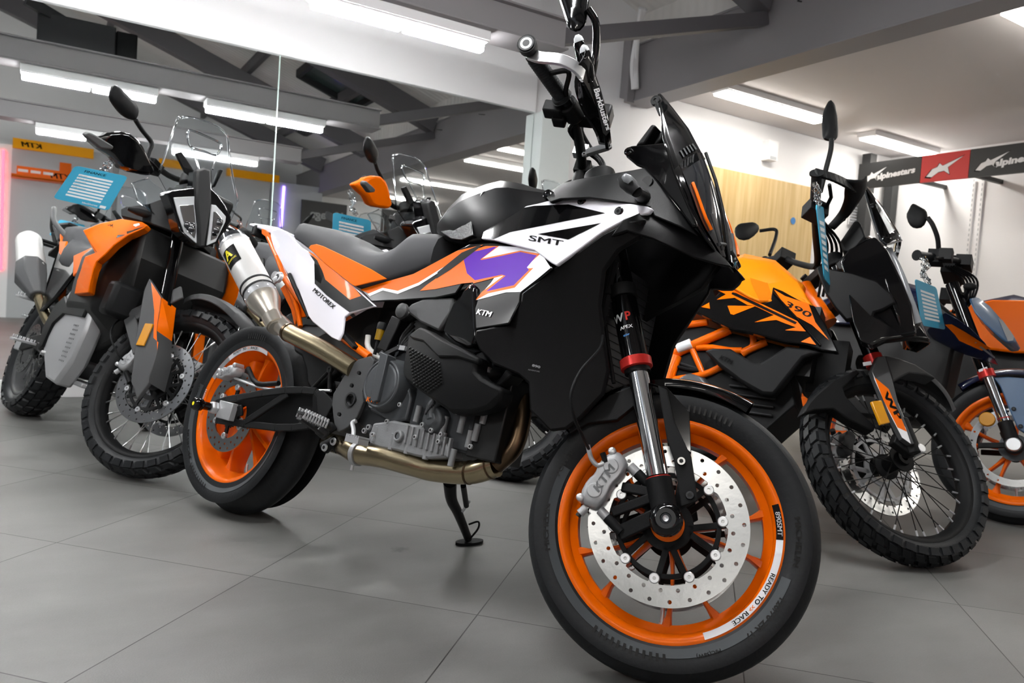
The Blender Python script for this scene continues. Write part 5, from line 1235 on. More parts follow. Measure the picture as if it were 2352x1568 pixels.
V, Fc = text_uv('KTM', (-.022, 0), (.022, 0), .013, bold=.05, shear=.2); b = MB(); b.add([(pc[0]+x-.012, pc[1]-.0115, pc[2]+z-.052) for x, z in V], Fc, TXO); b.keepn = True; b.build('lettering', clutch)
b = MB(); q = bk.pxz(z4((200, 900), (235, 990), (330, 1040), (400, 1085), (500, 1060), (540, 900), (500, 700), (440, 620), (400, 610), (330, 590), (215, 720)), lambda x, z: .14); b.patch(q, lambda x, z: .142, END, .04, .05); b.build('clutch_housing', eng, bevel=.005)
pw = bk.P(*z4((710, 1060))[0], -.150); b = MB(); b.lathe([(0, .018), (.016, .018), (.022, .012), (.030, .010), (.036, .0), (.036, -.03)], pw, END, 32, axis=(0, -1, 0)); b.tube([pw+np.array([0, -.005, 0]), bk.P(*z4((700, 960))[0], -.155), bk.P(*z4((760, 890))[0], -.15)], .016, END, 14, sm=4)
for k in range(7): p = bk.P(*z4((650+k*10, 1000-k*13))[0], -.170); b.box(p, (.004, .01, .014), END)
b.build('water_pump', eng, bevel=.002)
b = MB()
for k in range(6): b.box((1.0+.0*k, -.10, .36+.028*k), (.17, .05, .010), END)
b.box((.93, -.07, .46), (.22, .12, .2), END); b.box((1.08, -.09, .45), (.09, .10, .2), RUL); b.build('cylinder_block', eng, bevel=.004)
b = MB(); 
for k in range(6):
    q = [bk.P(*z4(t)[0], -y) for t, y in (((430+8*k, 590), .11), ((490-6*k, 520-14*k), .12), ((560, 470-30*k), .10))]; b.tube(q, .0045, [BLM, DGR][k % 2], 8, sm=4)
q = bk.P(*z4((470, 520))[0], -.13); b.box(q, (.03, .012, .012), ALC); b.bar(bk.P(*z4((340, 570))[0], -.14), bk.P(*z4((460, 510))[0], -.13), .012, .01, DGR); b.build('engine_wiring', eng)
# ---------- handlebar, controls, guards (steered)
P_ = lambda u, v, y: bk.PF(u, v, y)
bar = [P_(1340, 392, -.03), P_(1337, 378, -.06), P_(1332, 335, -.11), P_(1322, 290, -.17), P_(1312, 255, -.22), P_(1300, 232, -.26), P_(1216, 118, -.40)]
bar2 = [np.array([p[0], -p[1], p[2]]) for p in bar[::-1]]
b = MB(); b.tube(bar+[] if 0 else [*bar[::-1], *[q for q in bar2[::-1]]], .0125, BLM, 16, sm=5); hb = bk.part('handlebar', b, None, True)
for s in (-1, 1):
    fl = lambda p: np.array([p[0], -s*p[1], p[2]])
    b = MB(); g0, g1 = fl(P_(1292, 225, -.27)), fl(P_(1222, 126, -.39)); b.tube([g0, g0*.97+g1*.03, g1], [.024, .0175, .0165], RUB, 20); b.tube([g0, g0*.93+g1*.07], .023, RUB, 20)
    for k in range(16): t = .15+.05*k; b.tube([g0*(1-t)+g1*t, g0*(1-t-.012)+g1*(t+.012)], .0178, RUB, 18)
    b.build('grip', hb)
    b = MB(); e0, e1 = fl(P_(1218, 118, -.395)), fl(P_(1209, 100, -.425)); b.tube([e0, e0*.6+e1*.4, e1], [.014, .020, .021], BLM, 20); b.tube([e1, e1+(e1-e0)*.08], .017, GRY, 20); b.tube([e1+(e1-e0)*.08, e1+(e1-e0)*.085], .013, ALC, 20); b.tube([e1+(e1-e0)*.08, e1+(e1-e0)*.09], .008, DGR, 14); b.build('bar_end_weight', hb)
    b = MB(); c0, c1 = fl(P_(1300, 236, -.255)), fl(P_(1322, 268, -.20)); b.tube([c0, c1], .024, BLM, 12); b.box(fl(P_(1272, 252, -.24)), (.045, .035, .03), BLM); b.box(fl(P_(1285, 275, -.22)), (.03, .03, .025), BLK); b.box(fl(P_(1340, 270, -.19)), (.05, .04, .03), BLK); b.build('switch_cluster', hb, bevel=.004)
    b = MB(); b.tube([fl(P_(1262, 168, -.345)), fl(P_(1306, 165, -.35)), fl(P_(1300, 215, -.29)), fl(P_(1325, 262, -.22))], .006, BLK, 8, sm=5); b.build('brake_lever' if s > 0 else 'clutch_lever', hb)
    # aluminium spar and hand guard
    b = MB(); sp = [fl(P_(1218, 124, -.395)), fl(P_(1240, 132, -.40)), fl(P_(1290, 138, -.40)), fl(P_(1330, 162, -.37)), fl(P_(1360, 215, -.29)), fl(P_(1390, 290, -.19)), fl(P_(1398, 335, -.13))]
    sp = smooth_path(sp, 4)
    nsp = []
    for k, p in enumerate(sp): d_ = nrm(sp[min(k+1, len(sp)-1)]-sp[max(k-1, 0)]); sd_2 = nrm(np.cross(d_, (0, .0, 1))); u2 = np.cross(sd_2, d_); nsp.append([p+sd_2*a*.004+u2*c*.013 for a, c in ((-1, -1), (1, -1), (1, 1), (-1, 1))])
    b.loft(nsp[:14], ALU); b.loft(nsp[13:], BLG)
    gs = b.build('hand_guard_spar', hb, bevel=.001); gs['label'] = 'curved aluminium hand guard spar'
    b = MB(); b.bar(fl(P_(1398, 336, -.13)), fl(P_(1345, 352, -.09)), .012, .016, ALU); b.bar(fl(P_(1320, 345, -.08)), fl(P_(1350, 350, -.08)), .024, .03, ALU); bolt(b, fl(P_(1399, 338, -.13)), .008, .006, ALU); bolt(b, fl(P_(1342, 356, -.1)), .006, .006, ALU); b.build('spar_clamp', hb, bevel=.002)
    for pa_, pb_ in (((1328, 92, -.385), (1352, 190, -.32)), ((1341, 114, -.375), (1356, 185, -.32))):
        a_, c_ = fl(P_(*pa_)), fl(P_(*pb_)); b = MB(); b.tube([a_, a_*.9+c_*.1, a_*.4+c_*.6, c_], [.009, .0125, .014, .010], BLG, 12); b.build('guard_finger', hb)
    # shield: curved surface between two rails
    rail1 = smooth_path([fl(P_(1325, 78, -.385)), fl(P_(1340, 100, -.37)), fl(P_(1362, 160, -.32)), fl(P_(1385, 230, -.25)), fl(P_(1395, 300, -.18)), fl(P_(1386, 330, -.14))], 4)
    rail2 = smooth_path([fl(P_(1326, 150, -.38)), fl(P_(1326, 160, -.37)), fl(P_(1320, 200, -.33)), fl(P_(1335, 250, -.27)), fl(P_(1365, 300, -.19)), fl(P_(1376, 330, -.14))], 4)
    rr = [[p*(1-t)+q*t+np.array([.018*math.sin(PI*t), 0, 0]) for t in np.linspace(0, 1, 7)] for p, q in zip(rail1, rail2)]
    b = MB(); b.loft(rr, BLG, caps=False, closed=False); hg = b.build('hand_guard', hb, solid=.004, smooth=60)
    b = MB()
    for pa_, pb_ in (((1325, 80, -.392), (1330, 96, -.383)), ((1338, 103, -.382), (1343, 119, -.373))): a_, c_ = fl(P_(*pa_)), fl(P_(*pb_)); b.tube([a_, a_*.6+c_*.4, c_], [.004, .0095, .0115], GREYW, 12)
    b.build('guard_tip', hg)
    if s > 0:
        V, Fc = text_uv('Barkbusters', (1364, 205), (1392, 300), 13, bold=.03, flip=True)
        b = MB(); yv = lambda v: float(np.interp(v, (200, 300), (-.345, -.295)))
        qq = [(1362, 200), (1377, 196), (1402, 300), (1392, 312), (1385, 305)]; b.add([P_(u, v, yv(v)+.004) for u, v in qq], [tuple(range(5))], BLG)
        b.add([P_(u, v, yv(v)) for u, v in V], Fc, TXW); b.keepn = True; b.build('guard_lettering', hg)
b = MB()
for s in (-1, 1): q = bar[0]*np.array([1, -s*1.3, 1]); b.tube([q+np.array([-.0, 0, -.07]), q], .018, BLM, 14); b.box(q, (.04, .035, .035), BLM)
p = P_(1352, 402, -.0); b.lathe([(0, .012), (.025, .012), (.032, .006), (.036, -.02), (.036, -.05)], p, DGR, 32, axis=(-.4115, 0, .911)); b.build('bar_clamp', hb, bevel=.003)
b = MB()
for k, (y0, y1) in enumerate(((-.19, -.08), (-.17, -.05), (-.05, -.02))): b.tube([P_(1330+8*k, 275, y0), P_(1308+14*k, 300, y0*.9), P_(1345+8*k, 345, y1), P_(1375+4*k, 370, -.05), P_(1395, 405, -.06)], .005, BLK, 8, sm=5)
b.build('control_cable', hb)
b = MB(); b.box(P_(1392, 268, -.0), (.03, .05, .05), BLK); b.build('fluid_reservoir', hb, bevel=.006)
Dm = lambda x, z: .33
mirror_head(bk, [(1283, -8), (1278, -50), (1330, -95), (1356, -40), (1352, 5), (1345, 50), (1327, 70), (1305, 62)], Dm, [(1351, 20, -.335), (1366, 45, -.32), (1370, 75, -.30), (1367, 130, -.27), (1352, 215, -.24)], r=.009, m=BLG)
# ================================================================ skins given by points on local planes x=const / y=const
def PA(s, u, v, ax, val, front=False):
    A = s.invf if front else s.inv; o = A[:3, :3]@CAM+A[:3, 3]; d = A[:3, :3]@ray(u, v); t = (val-o[ax])/d[ax]; return o+t*d
Bike.PA = PA
class Lin:
    def __init__(s, ctrl):
        a = np.array(ctrl, float); n = len(a); s.c0 = a[:, :2].mean(0)
        if n == 1: s.k = np.array([a[0, 2], 0, 0, 0]); return
        X = a[:, :2]-s.c0; B = np.c_[np.ones(n), X, X[:, 0]*X[:, 1]/300] if n >= 5 else np.c_[np.ones(n), X]
        k = np.linalg.lstsq(B, a[:, 2], rcond=None)[0]; s.k = np.r_[k, [0]*(4-len(k))]
    def __call__(s, u, v): x, y = u-s.c0[0], v-s.c0[1]; return s.k[0]+s.k[1]*x+s.k[2]*y+s.k[3]*x*y/300
def skin(s, name, poly, ctrl, m, ax=0, ext=(-.01, 0, 0), decals=(), front=False, step=40, bevel=.003, parent=None, texts=(), label=None, sm=0, toward=.0028):
    g = Lin(ctrl)
    if sm: poly = chaikin(poly, sm)
    b = MB(); V, T = tri2d(dens(poly, 20.), step); n = len(V); F3 = [s.PA(u, v, ax, g(u, v), front) for u, v in V]; e = np.array(ext)
    b.add(F3+[p+e for p in F3], [t[::-1] for t in T]+[tuple(n+i for i in t) for t in T]+[(a, b_, b_+n, a+n) for a, b_ in bedges(T)], m)
    o = s.part(name, b, parent, front, bevel=bevel)
    if label: o['label'] = label
    if decals or texts:
        b = MB(); A = s.invf if front else s.inv; cl = A[:3, :3]@CAM+A[:3, 3]
        for i, (p, mm) in enumerate(decals):
            V, T = tri2d(dens(p, 20.), step); b.add([(lambda q: q+nrm(cl-q)*(toward+.0003*i))(s.PA(u, v, ax, g(u, v), front)) for u, v in V], T, mm)
        for tx, p0, p1, h, mm, *r in texts:
            o_ = dict(r[0]) if r else {}; V, Fc = text_uv(tx, p0, p1, h, flip=True, **o_)
            b.add([(lambda q: q+nrm(cl-q)*(toward+.002))(s.PA(u, v, ax, g(u, v), front)) for u, v in V], Fc, mm)
        b.keepn = True; d = b.build('graphics', o); d['label'] = 'printed graphics on the panel'
    return o
Bike.skin = skin
def copy_tree(o, parent=None, swap=None):
    c = o.copy(); C.objects.link(c); c.parent = parent
    if swap and c.type == 'MESH':
        for sl in c.material_slots:
            if sl.material.name in swap: m = swap[sl.material.name]; sl.link = 'OBJECT'; sl.material = m
    for ch in list(o.children): copy_tree(ch, c, swap)
    return c
# ================================================================ ADVENTURE BIKE on the left
B2 = Bike('motorcycle', 'orange and grey adventure bike with clear screen and silver spokes, left in the photo', (-.087, 4.605, -1.3258, -.3293, .4794), wb=1.528, Rr=.333, Rf=.345, rake=25.9, trail=.110)
bk = B2
fw, fc = spoke_wheel(bk, True, .345, .283, .058, .095, spm=SPK, nip=SPK, nl=40)
rw, rc = spoke_wheel(bk, False, .333, .243, .105, .150, rimm=GRY, spm=SPK, nip=SPK, nl=30)
for s in (-1, 1):
    d = disc_mb(fc, .160, .122, s*.072, nh=26, tabs=6).build('brake_disc', fw, smooth=30); carrier_mb(fc, .116, .05, s*.066, 6, arm=.008).build('disc_carrier', d); bobbins(bk, fc, .113, s*.072, 6, d, ph=PI/6)
disc_mb(rc, .130, .088, -.080, nh=20, tabs=6).build('brake_disc', rw, smooth=30)
rk = bk.rk
def fk2(t, y, dx=0.): return np.array([bk.wb-rk*t+dx, y, bk.Rf+t])
for s in (-1, 1):
    y = s*.102
    b = MB(); b.tube([fk2(.28, y), fk2(.80, y)], .0265, BLG, 22); fork = bk.part('fork_leg', b, None, True)
    MB().tube([fk2(.05, y), fk2(.30, y)], .021, CHR, 20).build('stanchion', fork)
    b = MB(); b.tube([fk2(-.01, y), fk2(.10, y)], .028, BLM, 20); b.lathe([(.018, -.03), (.030, -.03), (.032, .03), (.018, .03)], (fc[0], s*.10, fc[2]), GRY, 28, closed=True); b.bar(fk2(.0, y), (fc[0]-.10, y*.8, fc[2]+.03), .03, .018, BLM, up=(0, 1, 0)); b.bar(fk2(.05, y), (fc[0]-.10, y*.8, fc[2]+.07), .02, .018, BLM, up=(0, 1, 0)); b.build('axle_clamp', fork, bevel=.003)
    cal, pt = caliper(bk, fc, 2.75, .150, s*.072, fork, tag_side=s)
    b = MB()
    for e in (-.055, .055): b.tube([pt(e, -.025, .012), pt(e+.012, -.080, .012)], .010, BLM, 12)
    b.build('bracket_pin', cal)
    # fork guard
    gp = [(.040, -.02), (.052, .10), (.030, .17), (.020, .30), (-.06, .36), (-.075, .30), (-.065, .12), (-.045, -.04), (.0, -.09)]
    b = MB(); q = [(fk2(t, 0)[0]+d_, fk2(t, 0)[2]) for d_, t in gp]; b.patch(q, lambda x, z: .150, GRY, .02, .04, side=s)
    q2 = [(fk2(t, 0)[0]+d_, fk2(t, 0)[2]) for d_, t in ((.050, .13), (.052, .10), (.030, .17), (.020, .298), (-.045, .345), (.0, .24), (.022, .14))]; b.patch(q2, lambda x, z: .1515, ORG, .0, .04, side=s)
    # front flange of the guard
    V = []
    for d_, t in ((.040, -.02), (.052, .10), (.030, .17), (.020, .30)): p = fk2(t, 0); V += [(p[0]+d_, s*.150, p[2]), (p[0]+d_+.012, s*.070, p[2])]
    b.add(V, [(0, 1, 3, 2), (2, 3, 5, 4)], GRY); b.add(V, [(4, 5, 7, 6)], ORG)
    g = bk.part('fork_guard', b, None, True, solid=0, bevel=.004); g['label'] = 'grey fork guard with orange corner'
    b = MB(); p = fk2(.14, 0); b.bar((p[0]-.01, s*.154, p[2]-.045), (p[0]-.03, s*.154, p[2]+.045), .035, .008, AMB, up=(0, 1, 0)); b.build('side_reflector', g, bevel=.002)
b = MB()
for z in (.62, .84):
    b.bar(fk2(z, -.115), fk2(z, .115), .06, .03, BLM, up=(-rk, 0, 1))
    for y in (-.102, .102): b.tube([fk2(z-.02, y), fk2(z+.025, y)], .036, BLM, 18)
bk.part('triple_clamp', b, None, True, bevel=.004)
fender(bk, .395, .085, 1.00, 1.95, GRY, taper=.35, h=.03)
b = MB(); b.bar((fc[0]-.10, -.10, fc[2]+.36), (fc[0]-.27, -.09, fc[2]+.20), .06, .012, GRY, up=(0, 1, 0)); b.bar((fc[0]-.27, -.09, fc[2]+.20), (fc[0]-.10, -.12, fc[2]+.08), .05, .012, GRY, up=(0, 1, 0)); bk.part('fender_stay', b, None, True, bevel=.004)
b = MB(); b.tube([bk.PA(u, v, 0, x, True) for u, v, x in ((334, 640, 1.22), (331, 672, 1.25), (300, 715, 1.2), (262, 745, 1.2), (255, 775, 1.3), (270, 812, 1.36), (282, 826, 1.37))], .0035, BLM, 8, sm=6); b.tube([bk.PA(334, 630, 0, 1.22, True), bk.PA(334, 652, 0, 1.22, True)], .007, PAP, 8); bk.part('brake_hose', b, None, True)
# frontal mask and headlight
hc = [(465, 420, 1.36), (465, 568, 1.50), (395, 500, 1.42), (535, 500, 1.42)]
mask = z7((1310, 970), (1345, 945), (1440, 932), (1530, 925), (1545, 785), (1600, 765), (1655, 790), (1662, 935), (1720, 990), (1775, 1070), (1812, 1150), (1810, 1200), (1720, 1350), (1600, 1395), (1500, 1350), (1410, 1270), (1365, 1110))
hl = bk.skin('headlight_mask', mask, hc, BLG, ext=(-.09, 0, 0), bevel=.006)
for i, pl in enumerate((z7((1360, 1000), (1530, 990), (1560, 1290), (1540, 1360), (1445, 1275), (1395, 1130)), z7((1655, 1055), (1690, 1060), (1770, 1150), (1765, 1190), (1690, 1345), (1620, 1375), (1640, 1210)))):
    o = bk.skin('headlight_lens', pl, [(u, v, x+.006) for u, v, x in hc], DRL, ext=(-.01, 0, 0), parent=hl, bevel=.002)
    cxy = (sum(p[0] for p in pl)/len(pl), sum(p[1] for p in pl)/len(pl)); inn = [(cxy[0]+(u-cxy[0])*.66+2, cxy[1]+(v-cxy[1])*.72+4) for u, v in pl]
    bk.skin('reflector_bowl', inn, [(u, v, x+.010) for u, v, x in hc], REF, ext=(-.01, 0, 0), parent=o, bevel=.002)
    b = MB()
    for k in range(5): u, v = inn[k % len(inn)]; q = bk.PA((u+cxy[0])/2, (v+cxy[1])/2, 0, Lin(hc)(u, v)+.010); b.ball(q, .014, DLN, 10, sc=(.5, 1, 1))
    b.build('lamp_cell', o)
bk.skin('centre_spine', z7((1545, 785), (1600, 768), (1655, 790), (1660, 1050), (1635, 1210), (1605, 1390), (1560, 1390), (1558, 1210), (1540, 1050)), [(u, v, x+.03) for u, v, x in hc], BLM, ext=(-.05, 0, 0), bevel=.008)
b = MB(); b.box((1.20, 0, 1.10), (.20, .20, .16), BLM); bk.part('instrument_tower', b, bevel=.02)
for i, (pl) in enumerate((((404, 352), (418, 348), (452, 400), (446, 410), (425, 395)), ((505, 388), (514, 390), (494, 430), (486, 432)))):
    bk.skin('screen_bracket', pl, [(450, 400, 1.22)], BLM, ext=(-.02, 0, 0), bevel=.004)
scr = z7((1250, 790), (1300, 650), (1385, 395), (1420, 375), (1470, 370), (1600, 400), (1700, 440), (1765, 500), (1785, 540), (1795, 650), (1825, 850), (1862, 1030), (1850, 1080), (1810, 1180), (1720, 1010), (1662, 930), (1655, 790), (1600, 765), (1545, 785), (1530, 925), (1310, 960), (1240, 830))
sc_ = [(380, 400, 1.22), (400, 275, 1.10), (520, 310, 1.10), (540, 470, 1.26), (460, 400, 1.29)]
bk.skin('windscreen', scr, sc_, CLR, ext=(-.005, 0, 0), bevel=0)['label'] = 'clear windscreen'
b = MB(); g = Lin(sc_)
edge = z7((1250, 790), (1300, 650), (1385, 395), (1420, 375), (1470, 370), (1600, 400), (1700, 440), (1765, 500), (1785, 540), (1795, 650), (1825, 850), (1862, 1030)); b.tube([bk.PA(u, v, 0, g(u, v)) for u, v in edge], .0042, CLR, 8, sm=3)
edge = z7((1465, 500), (1500, 475), (1700, 560), (1732, 600), (1690, 670), (1600, 640), (1490, 600), (1465, 500)); b.tube([bk.PA(u, v, 0, g(u, v)+.004) for u, v in edge], .0048, CLR, 8, sm=3)
edge = z7((1500, 600), (1540, 720), (1560, 790)); b.tube([bk.PA(u, v, 0, g(u, v)+.004) for u, v in edge], .0042, CLR, 8, sm=3); edge = z7((1690, 670), (1665, 780)); b.tube([bk.PA(u, v, 0, g(u, v)+.004) for u, v in edge], .004, CLR, 8)
bk.part('screen_rim', b)
bk.skin('wind_deflector', z7((1035, 890), (1070, 870), (1160, 850), (1270, 940), (1360, 1120), (1380, 1240), (1220, 1140), (1080, 1030)), [(310, 430, 1.12), (400, 510, 1.30), (360, 420, 1.15)], CLR, ext=(-.004, 0, 0), bevel=0)
b = MB(); edge = z7((1160, 850), (1035, 890), (1080, 1030), (1220, 1140), (1380, 1240)); g2 = Lin([(310, 430, 1.12), (400, 510, 1.30), (360, 420, 1.15)]); b.tube([bk.PA(u, v, 0, g2(u, v)) for u, v in edge], .0035, CLR, 8); bk.part('deflector_rim', b)
# shrouds
oc = [(189, 528, .95), (337, 514, 1.30), (185, 674, 1.08), (214, 606, 1.16), (250, 520, 1.12)]
orp = [(189, 528), (230, 512), (278, 502), (325, 509), (338, 516), (330, 523), (293, 540), (262, 562), (243, 582), (222, 600), (214, 618), (207, 645), (203, 672), (171, 675), (178, 640), (196, 588), (217, 580)]
bk.skin('tank_shroud', orp, oc, ORG, ext=(-.05, .04, 0), decals=[(z7((700, 1340), (860, 1325), (755, 1430)), BLG), (z7((820, 1330), (900, 1290), (1140, 1225), (1100, 1240), (960, 1300), (880, 1330)), TXB), (z7((925, 1235), (1090, 1200), (1095, 1215), (985, 1262)), WHT)], texts=[('KTM', z7((830, 1250))[0], z7((885, 1235))[0], 9, TXB, dict(bold=.05, shear=.2))], bevel=.006)['label'] = 'orange tank shroud'
# mirrored shroud on the far side
b = MB(); pts = [bk.PA(u, v, 0, Lin(oc)(u, v)) for u, v in orp]; V, T = tri2d(orp, None); n = len(V); q = [bk.PA(u, v, 0, Lin(oc)(u, v))*np.array([1, -1, 1]) for u, v in V]; b.add(q+[p+np.array([-.05, -.04, 0]) for p in q], list(T)+[tuple(n+i for i in t[::-1]) for t in T]+[(x, y, y+n, x+n) for x, y in bedges(T)], ORG); bk.part('tank_shroud', b, bevel=.006)
bk.skin('side_cowl', z7((945, 1090), (985, 1070), (1160, 1050), (1290, 1000), (1400, 1180), (1370, 1260), (1340, 1265), (1160, 1200), (950, 1150)), [(280, 480, 1.10), (400, 530, 1.36), (380, 460, 1.25)], BLM, ext=(-.04, .02, 0), bevel=.005)
b = MB(); p0 = bk.PA(*z7((1210, 1150))[0], 0, 1.22); p1 = bk.PA(*z7((1000, 1085))[0], 0, 1.20); b.tube([p0, p0*.7+p1*.3, p0*.35+p1*.65, p1], [.012, .016, .016, .008], BLM, 12); b.build('indicator', bk.root)
b = MB(); b.shell([(.70, .42), (.78, .80), (1.05, .90), (1.26, .94), (1.32, .80), (1.22, .48), (1.0, .36)], lambda x, z: .23 if z > .5 else .14, RUL, .08); b.xf(lambda x, y, z: (x, y*(1.0 if x < 1.2 else .85), z)); bk.part('radiator_cowl', b, bevel=.02)
b = MB(); b.box((1.25, -.16, .62), (.10, .12, .14), BLM); b.box((1.25, .16, .62), (.10, .12, .14), BLM); bk.part('shroud_pad', b, bevel=.02)
# tank, seat, tail
b = MB(); b.loft([[(x, y*w, .80+(zt-.80)*zz) for y, zz in ((-1, 0), (-1.05, .4), (-.95, .72), (-.6, .93), (0, 1), (.6, .93), (.95, .72), (1.05, .4), (1, 0))] for x, zt, w in ((.62, .88, .10), (.70, .98, .14), (.82, 1.06, .17), (1.0, 1.10, .18), (1.15, 1.06, .15))], BLM); bk.part('fuel_tank', b, bevel=.006)
def seat_loft(bk, st, m, name='seat'):
    b = MB(); b.loft([[(x, y*w, zb+(zt-zb)*zz) for y, zz in ((-.9, 0), (-1, .1), (-1, .5), (-.92, .76), (-.7, .92), (0, 1), (.7, .92), (.92, .76), (1, .5), (1, .1), (.9, 0))] for x, zt, zb, w in st], m); return bk.part(name, b, smooth=60)
seat_loft(bk, [(.68, .90, .82, .10), (.58, .885, .75, .15), (.42, .885, .74, .185), (.30, .91, .76, .19), (.25, .94, .80, .17)], SEAT)
seat_loft(bk, [(.30, .90, .80, .15), (.24, .99, .84, .165), (.10, 1.01, .88, .16), (-.10, 1.02, .91, .13), (-.16, 1.01, .93, .10)], SEAT, 'passenger_seat')
b = MB()
for s in (-1, 1): b.tube([(.10, s*.15, .92), (-.06, s*.19, .99), (-.20, s*.185, 1.07), (-.30, s*.16, 1.08)], .013, GRY, 12, sm=5); b.bar((-.10, s*.17, .98), (.02, s*.15, .90), .03, .02, GRY)
b.box((-.22, 0, 1.015), (.26, .24, .018), BLM); b.box((-.28, 0, .94), (.18, .14, .04), BLM); bk.part('grab_rail', b, bevel=.005)
b = MB(); b.bar((-.25, 0, .93), (-.40, 0, .86), .16, .02, BLM); b.tube([(-.3, -.08, .91), (-.3, -.19, .90)], .010, BLM, 10); b.tube([(-.3, .08, .91), (-.3, .19, .90)], .010, BLM, 10); bk.part('tail_tidy', b, bevel=.004)
for s in (-1, 1):
    b = MB(); b.patch([(.02, .90), (.22, .86), (.48, .80), (.60, .72), (.50, .58), (.38, .50), (.20, .70), (.06, .84)], lambda x, z: .155+.05*(x-.1)-.10*(z-.8), BLG, .02, .05, side=s); bk.part('side_panel', b, bevel=.012)
    b = MB(); b.patch([(.10, .885), (.22, .885), (.26, .80), (.18, .82)], lambda x, z: .172, ORG, .01, side=s); bk.part('seat_trim', b, bevel=.003); b = MB(); b.patch([(.50, .80), (.70, .84), (.80, .80), (.62, .70)], lambda x, z: .19, ORG, .02, side=s); bk.part('frame_panel', b, bevel=.003)
b = MB(); b.shell([(.30, .40), (.35, .78), (.70, .80), (.95, .60), (.98, .36), (.50, .33)], lambda x, z: .09, RUL, .2); b.tube([(1.10, 0, 1.08), (1.24, 0, .80)], .045, BLK, 14); bk.part('frame', b, bevel=.01)
# low tank guards in silver with textured dark band
for s in (-1, 1):
    Dk = lambda x, z: .205+.05*(x-.8)-.12*max(0, .42-z)-.10*max(0, x-.98)
    b = MB(); b.patch([(.62, .56), (.80, .70), (.98, .72), (1.08, .62), (1.12, .48), (1.08, .33), (.98, .23), (.80, .24), (.66, .33), (.58, .45)], Dk, ALC, .07, .04, side=s)
    o = bk.part('engine_guard', b, bevel=.02); o['label'] = 'grey metal guard over the low tank'
    b = MB(); b.patch([(.56, .44), (.60, .55), (.70, .60), (.80, .565), (1.08, .565), (1.08, .52), (.80, .52), (.70, .47), (.66, .36), (.60, .34)], lambda x, z: Dk(x, z)+.012, BLM, .02, .05, side=s); b.build('knee_pad', o, bevel=.006)
    b = MB()
    for i in range(4):
        for j in range(9): b.lathe([(0, 0), (.0042, 0)], (1.0+.018*i+.009*(j % 2), s*(Dk(1.0, .40)+.0035), .33+.019*j), RUL, 8)
    b.keepn = True; b.build('vent_holes', o)
b = MB(); b.bar((.70, 0, .26), (1.10, 0, .26), .26, .02, ALC); b.bar((1.08, 0, .26), (1.22, 0, .42), .20, .012, ALC); bk.part('skid_plate', b, bevel=.008)
b = MB(); b.shell([(.45, .35), (.45, .55), (.62, .62), (.92, .58), (.98, .34), (.85, .28)], lambda x, z: .12, ENG, .08); bk.part('engine', b, bevel=.012)
for s in (-1, 1):
    b = MB(); b.bar((0, s*.12, bk.Rr), (.50, s*.13, .42), .022, .06, BLM, up=(0, 0, 1)); b.box((0, s*.125, bk.Rr), (.09, .02, .05), ALC); bk.part('swingarm', b, bevel=.006)
    b = MB(); b.tube([(.02, s*.15, .93), (.35, s*.15, .72), (.55, s*.14, .45)], .013, ORG, 12); bk.part('subframe_tube', b)
b = MB(); b.tube([(-.20, -.23, .86), (.06, -.22, .70)], [.062, .066], SIL, 32); b.tube([(-.23, -.23, .88), (-.20, -.23, .86)], [.045, .060], SIL, 32); ex = bk.part('silencer', b); ex['label'] = 'silver silencer'
b = MB(); b.tube([(.03, -.225, .72), (.12, -.225, .66), (.26, -.20, .58)], [.072, .074, .035], GRY, 8, sm=0); b.build('heat_shield', ex, bevel=.006); b = MB(); b.tube([(.22, -.20, .60), (.40, -.17, .50), (.60, -.12, .40)], .024, TIT, 16, sm=4); b.build('link_pipe', ex)
def peg(bk, x, z, y, nm='foot_peg'):
    b = MB(); b.bar((x, -y, z), (x+.01, -y-.10, z-.005), .045, .012, ALC, up=(0, 0, 1))
    for k in range(6): 
        for e in (-1, 1): b.box((x+e*.02, -y-.01-.016*k, z+.010), (.005, .006, .016), ALC)
    b.bar((x, -y, z), (x+.02, -y+.04, z-.02), .03, .03, DGR); bk.part(nm, b, bevel=.002)
peg(bk, .42, .36, .17); peg(bk, .20, .56, .17, 'passenger_peg')
b = MB(); b.bar((.42, -.15, .36), (.62, -.16, .33), .02, .03, DGR); b.bar((.62, -.17, .33), (.70, -.19, .34), .035, .012, ALC); b.tube([(.24, -.16, .56), (.36, -.155, .60), (.50, -.15, .55)], .014, GRY, 12); bk.part('brake_pedal', b, bevel=.003)
b = MB(); b.tube([(.60, .15, .28), (.64, .36, .138)], .014, BLK, 10); b.box((.645, .37, .136), (.06, .05, .01), BLK); bk.part('side_stand', b)
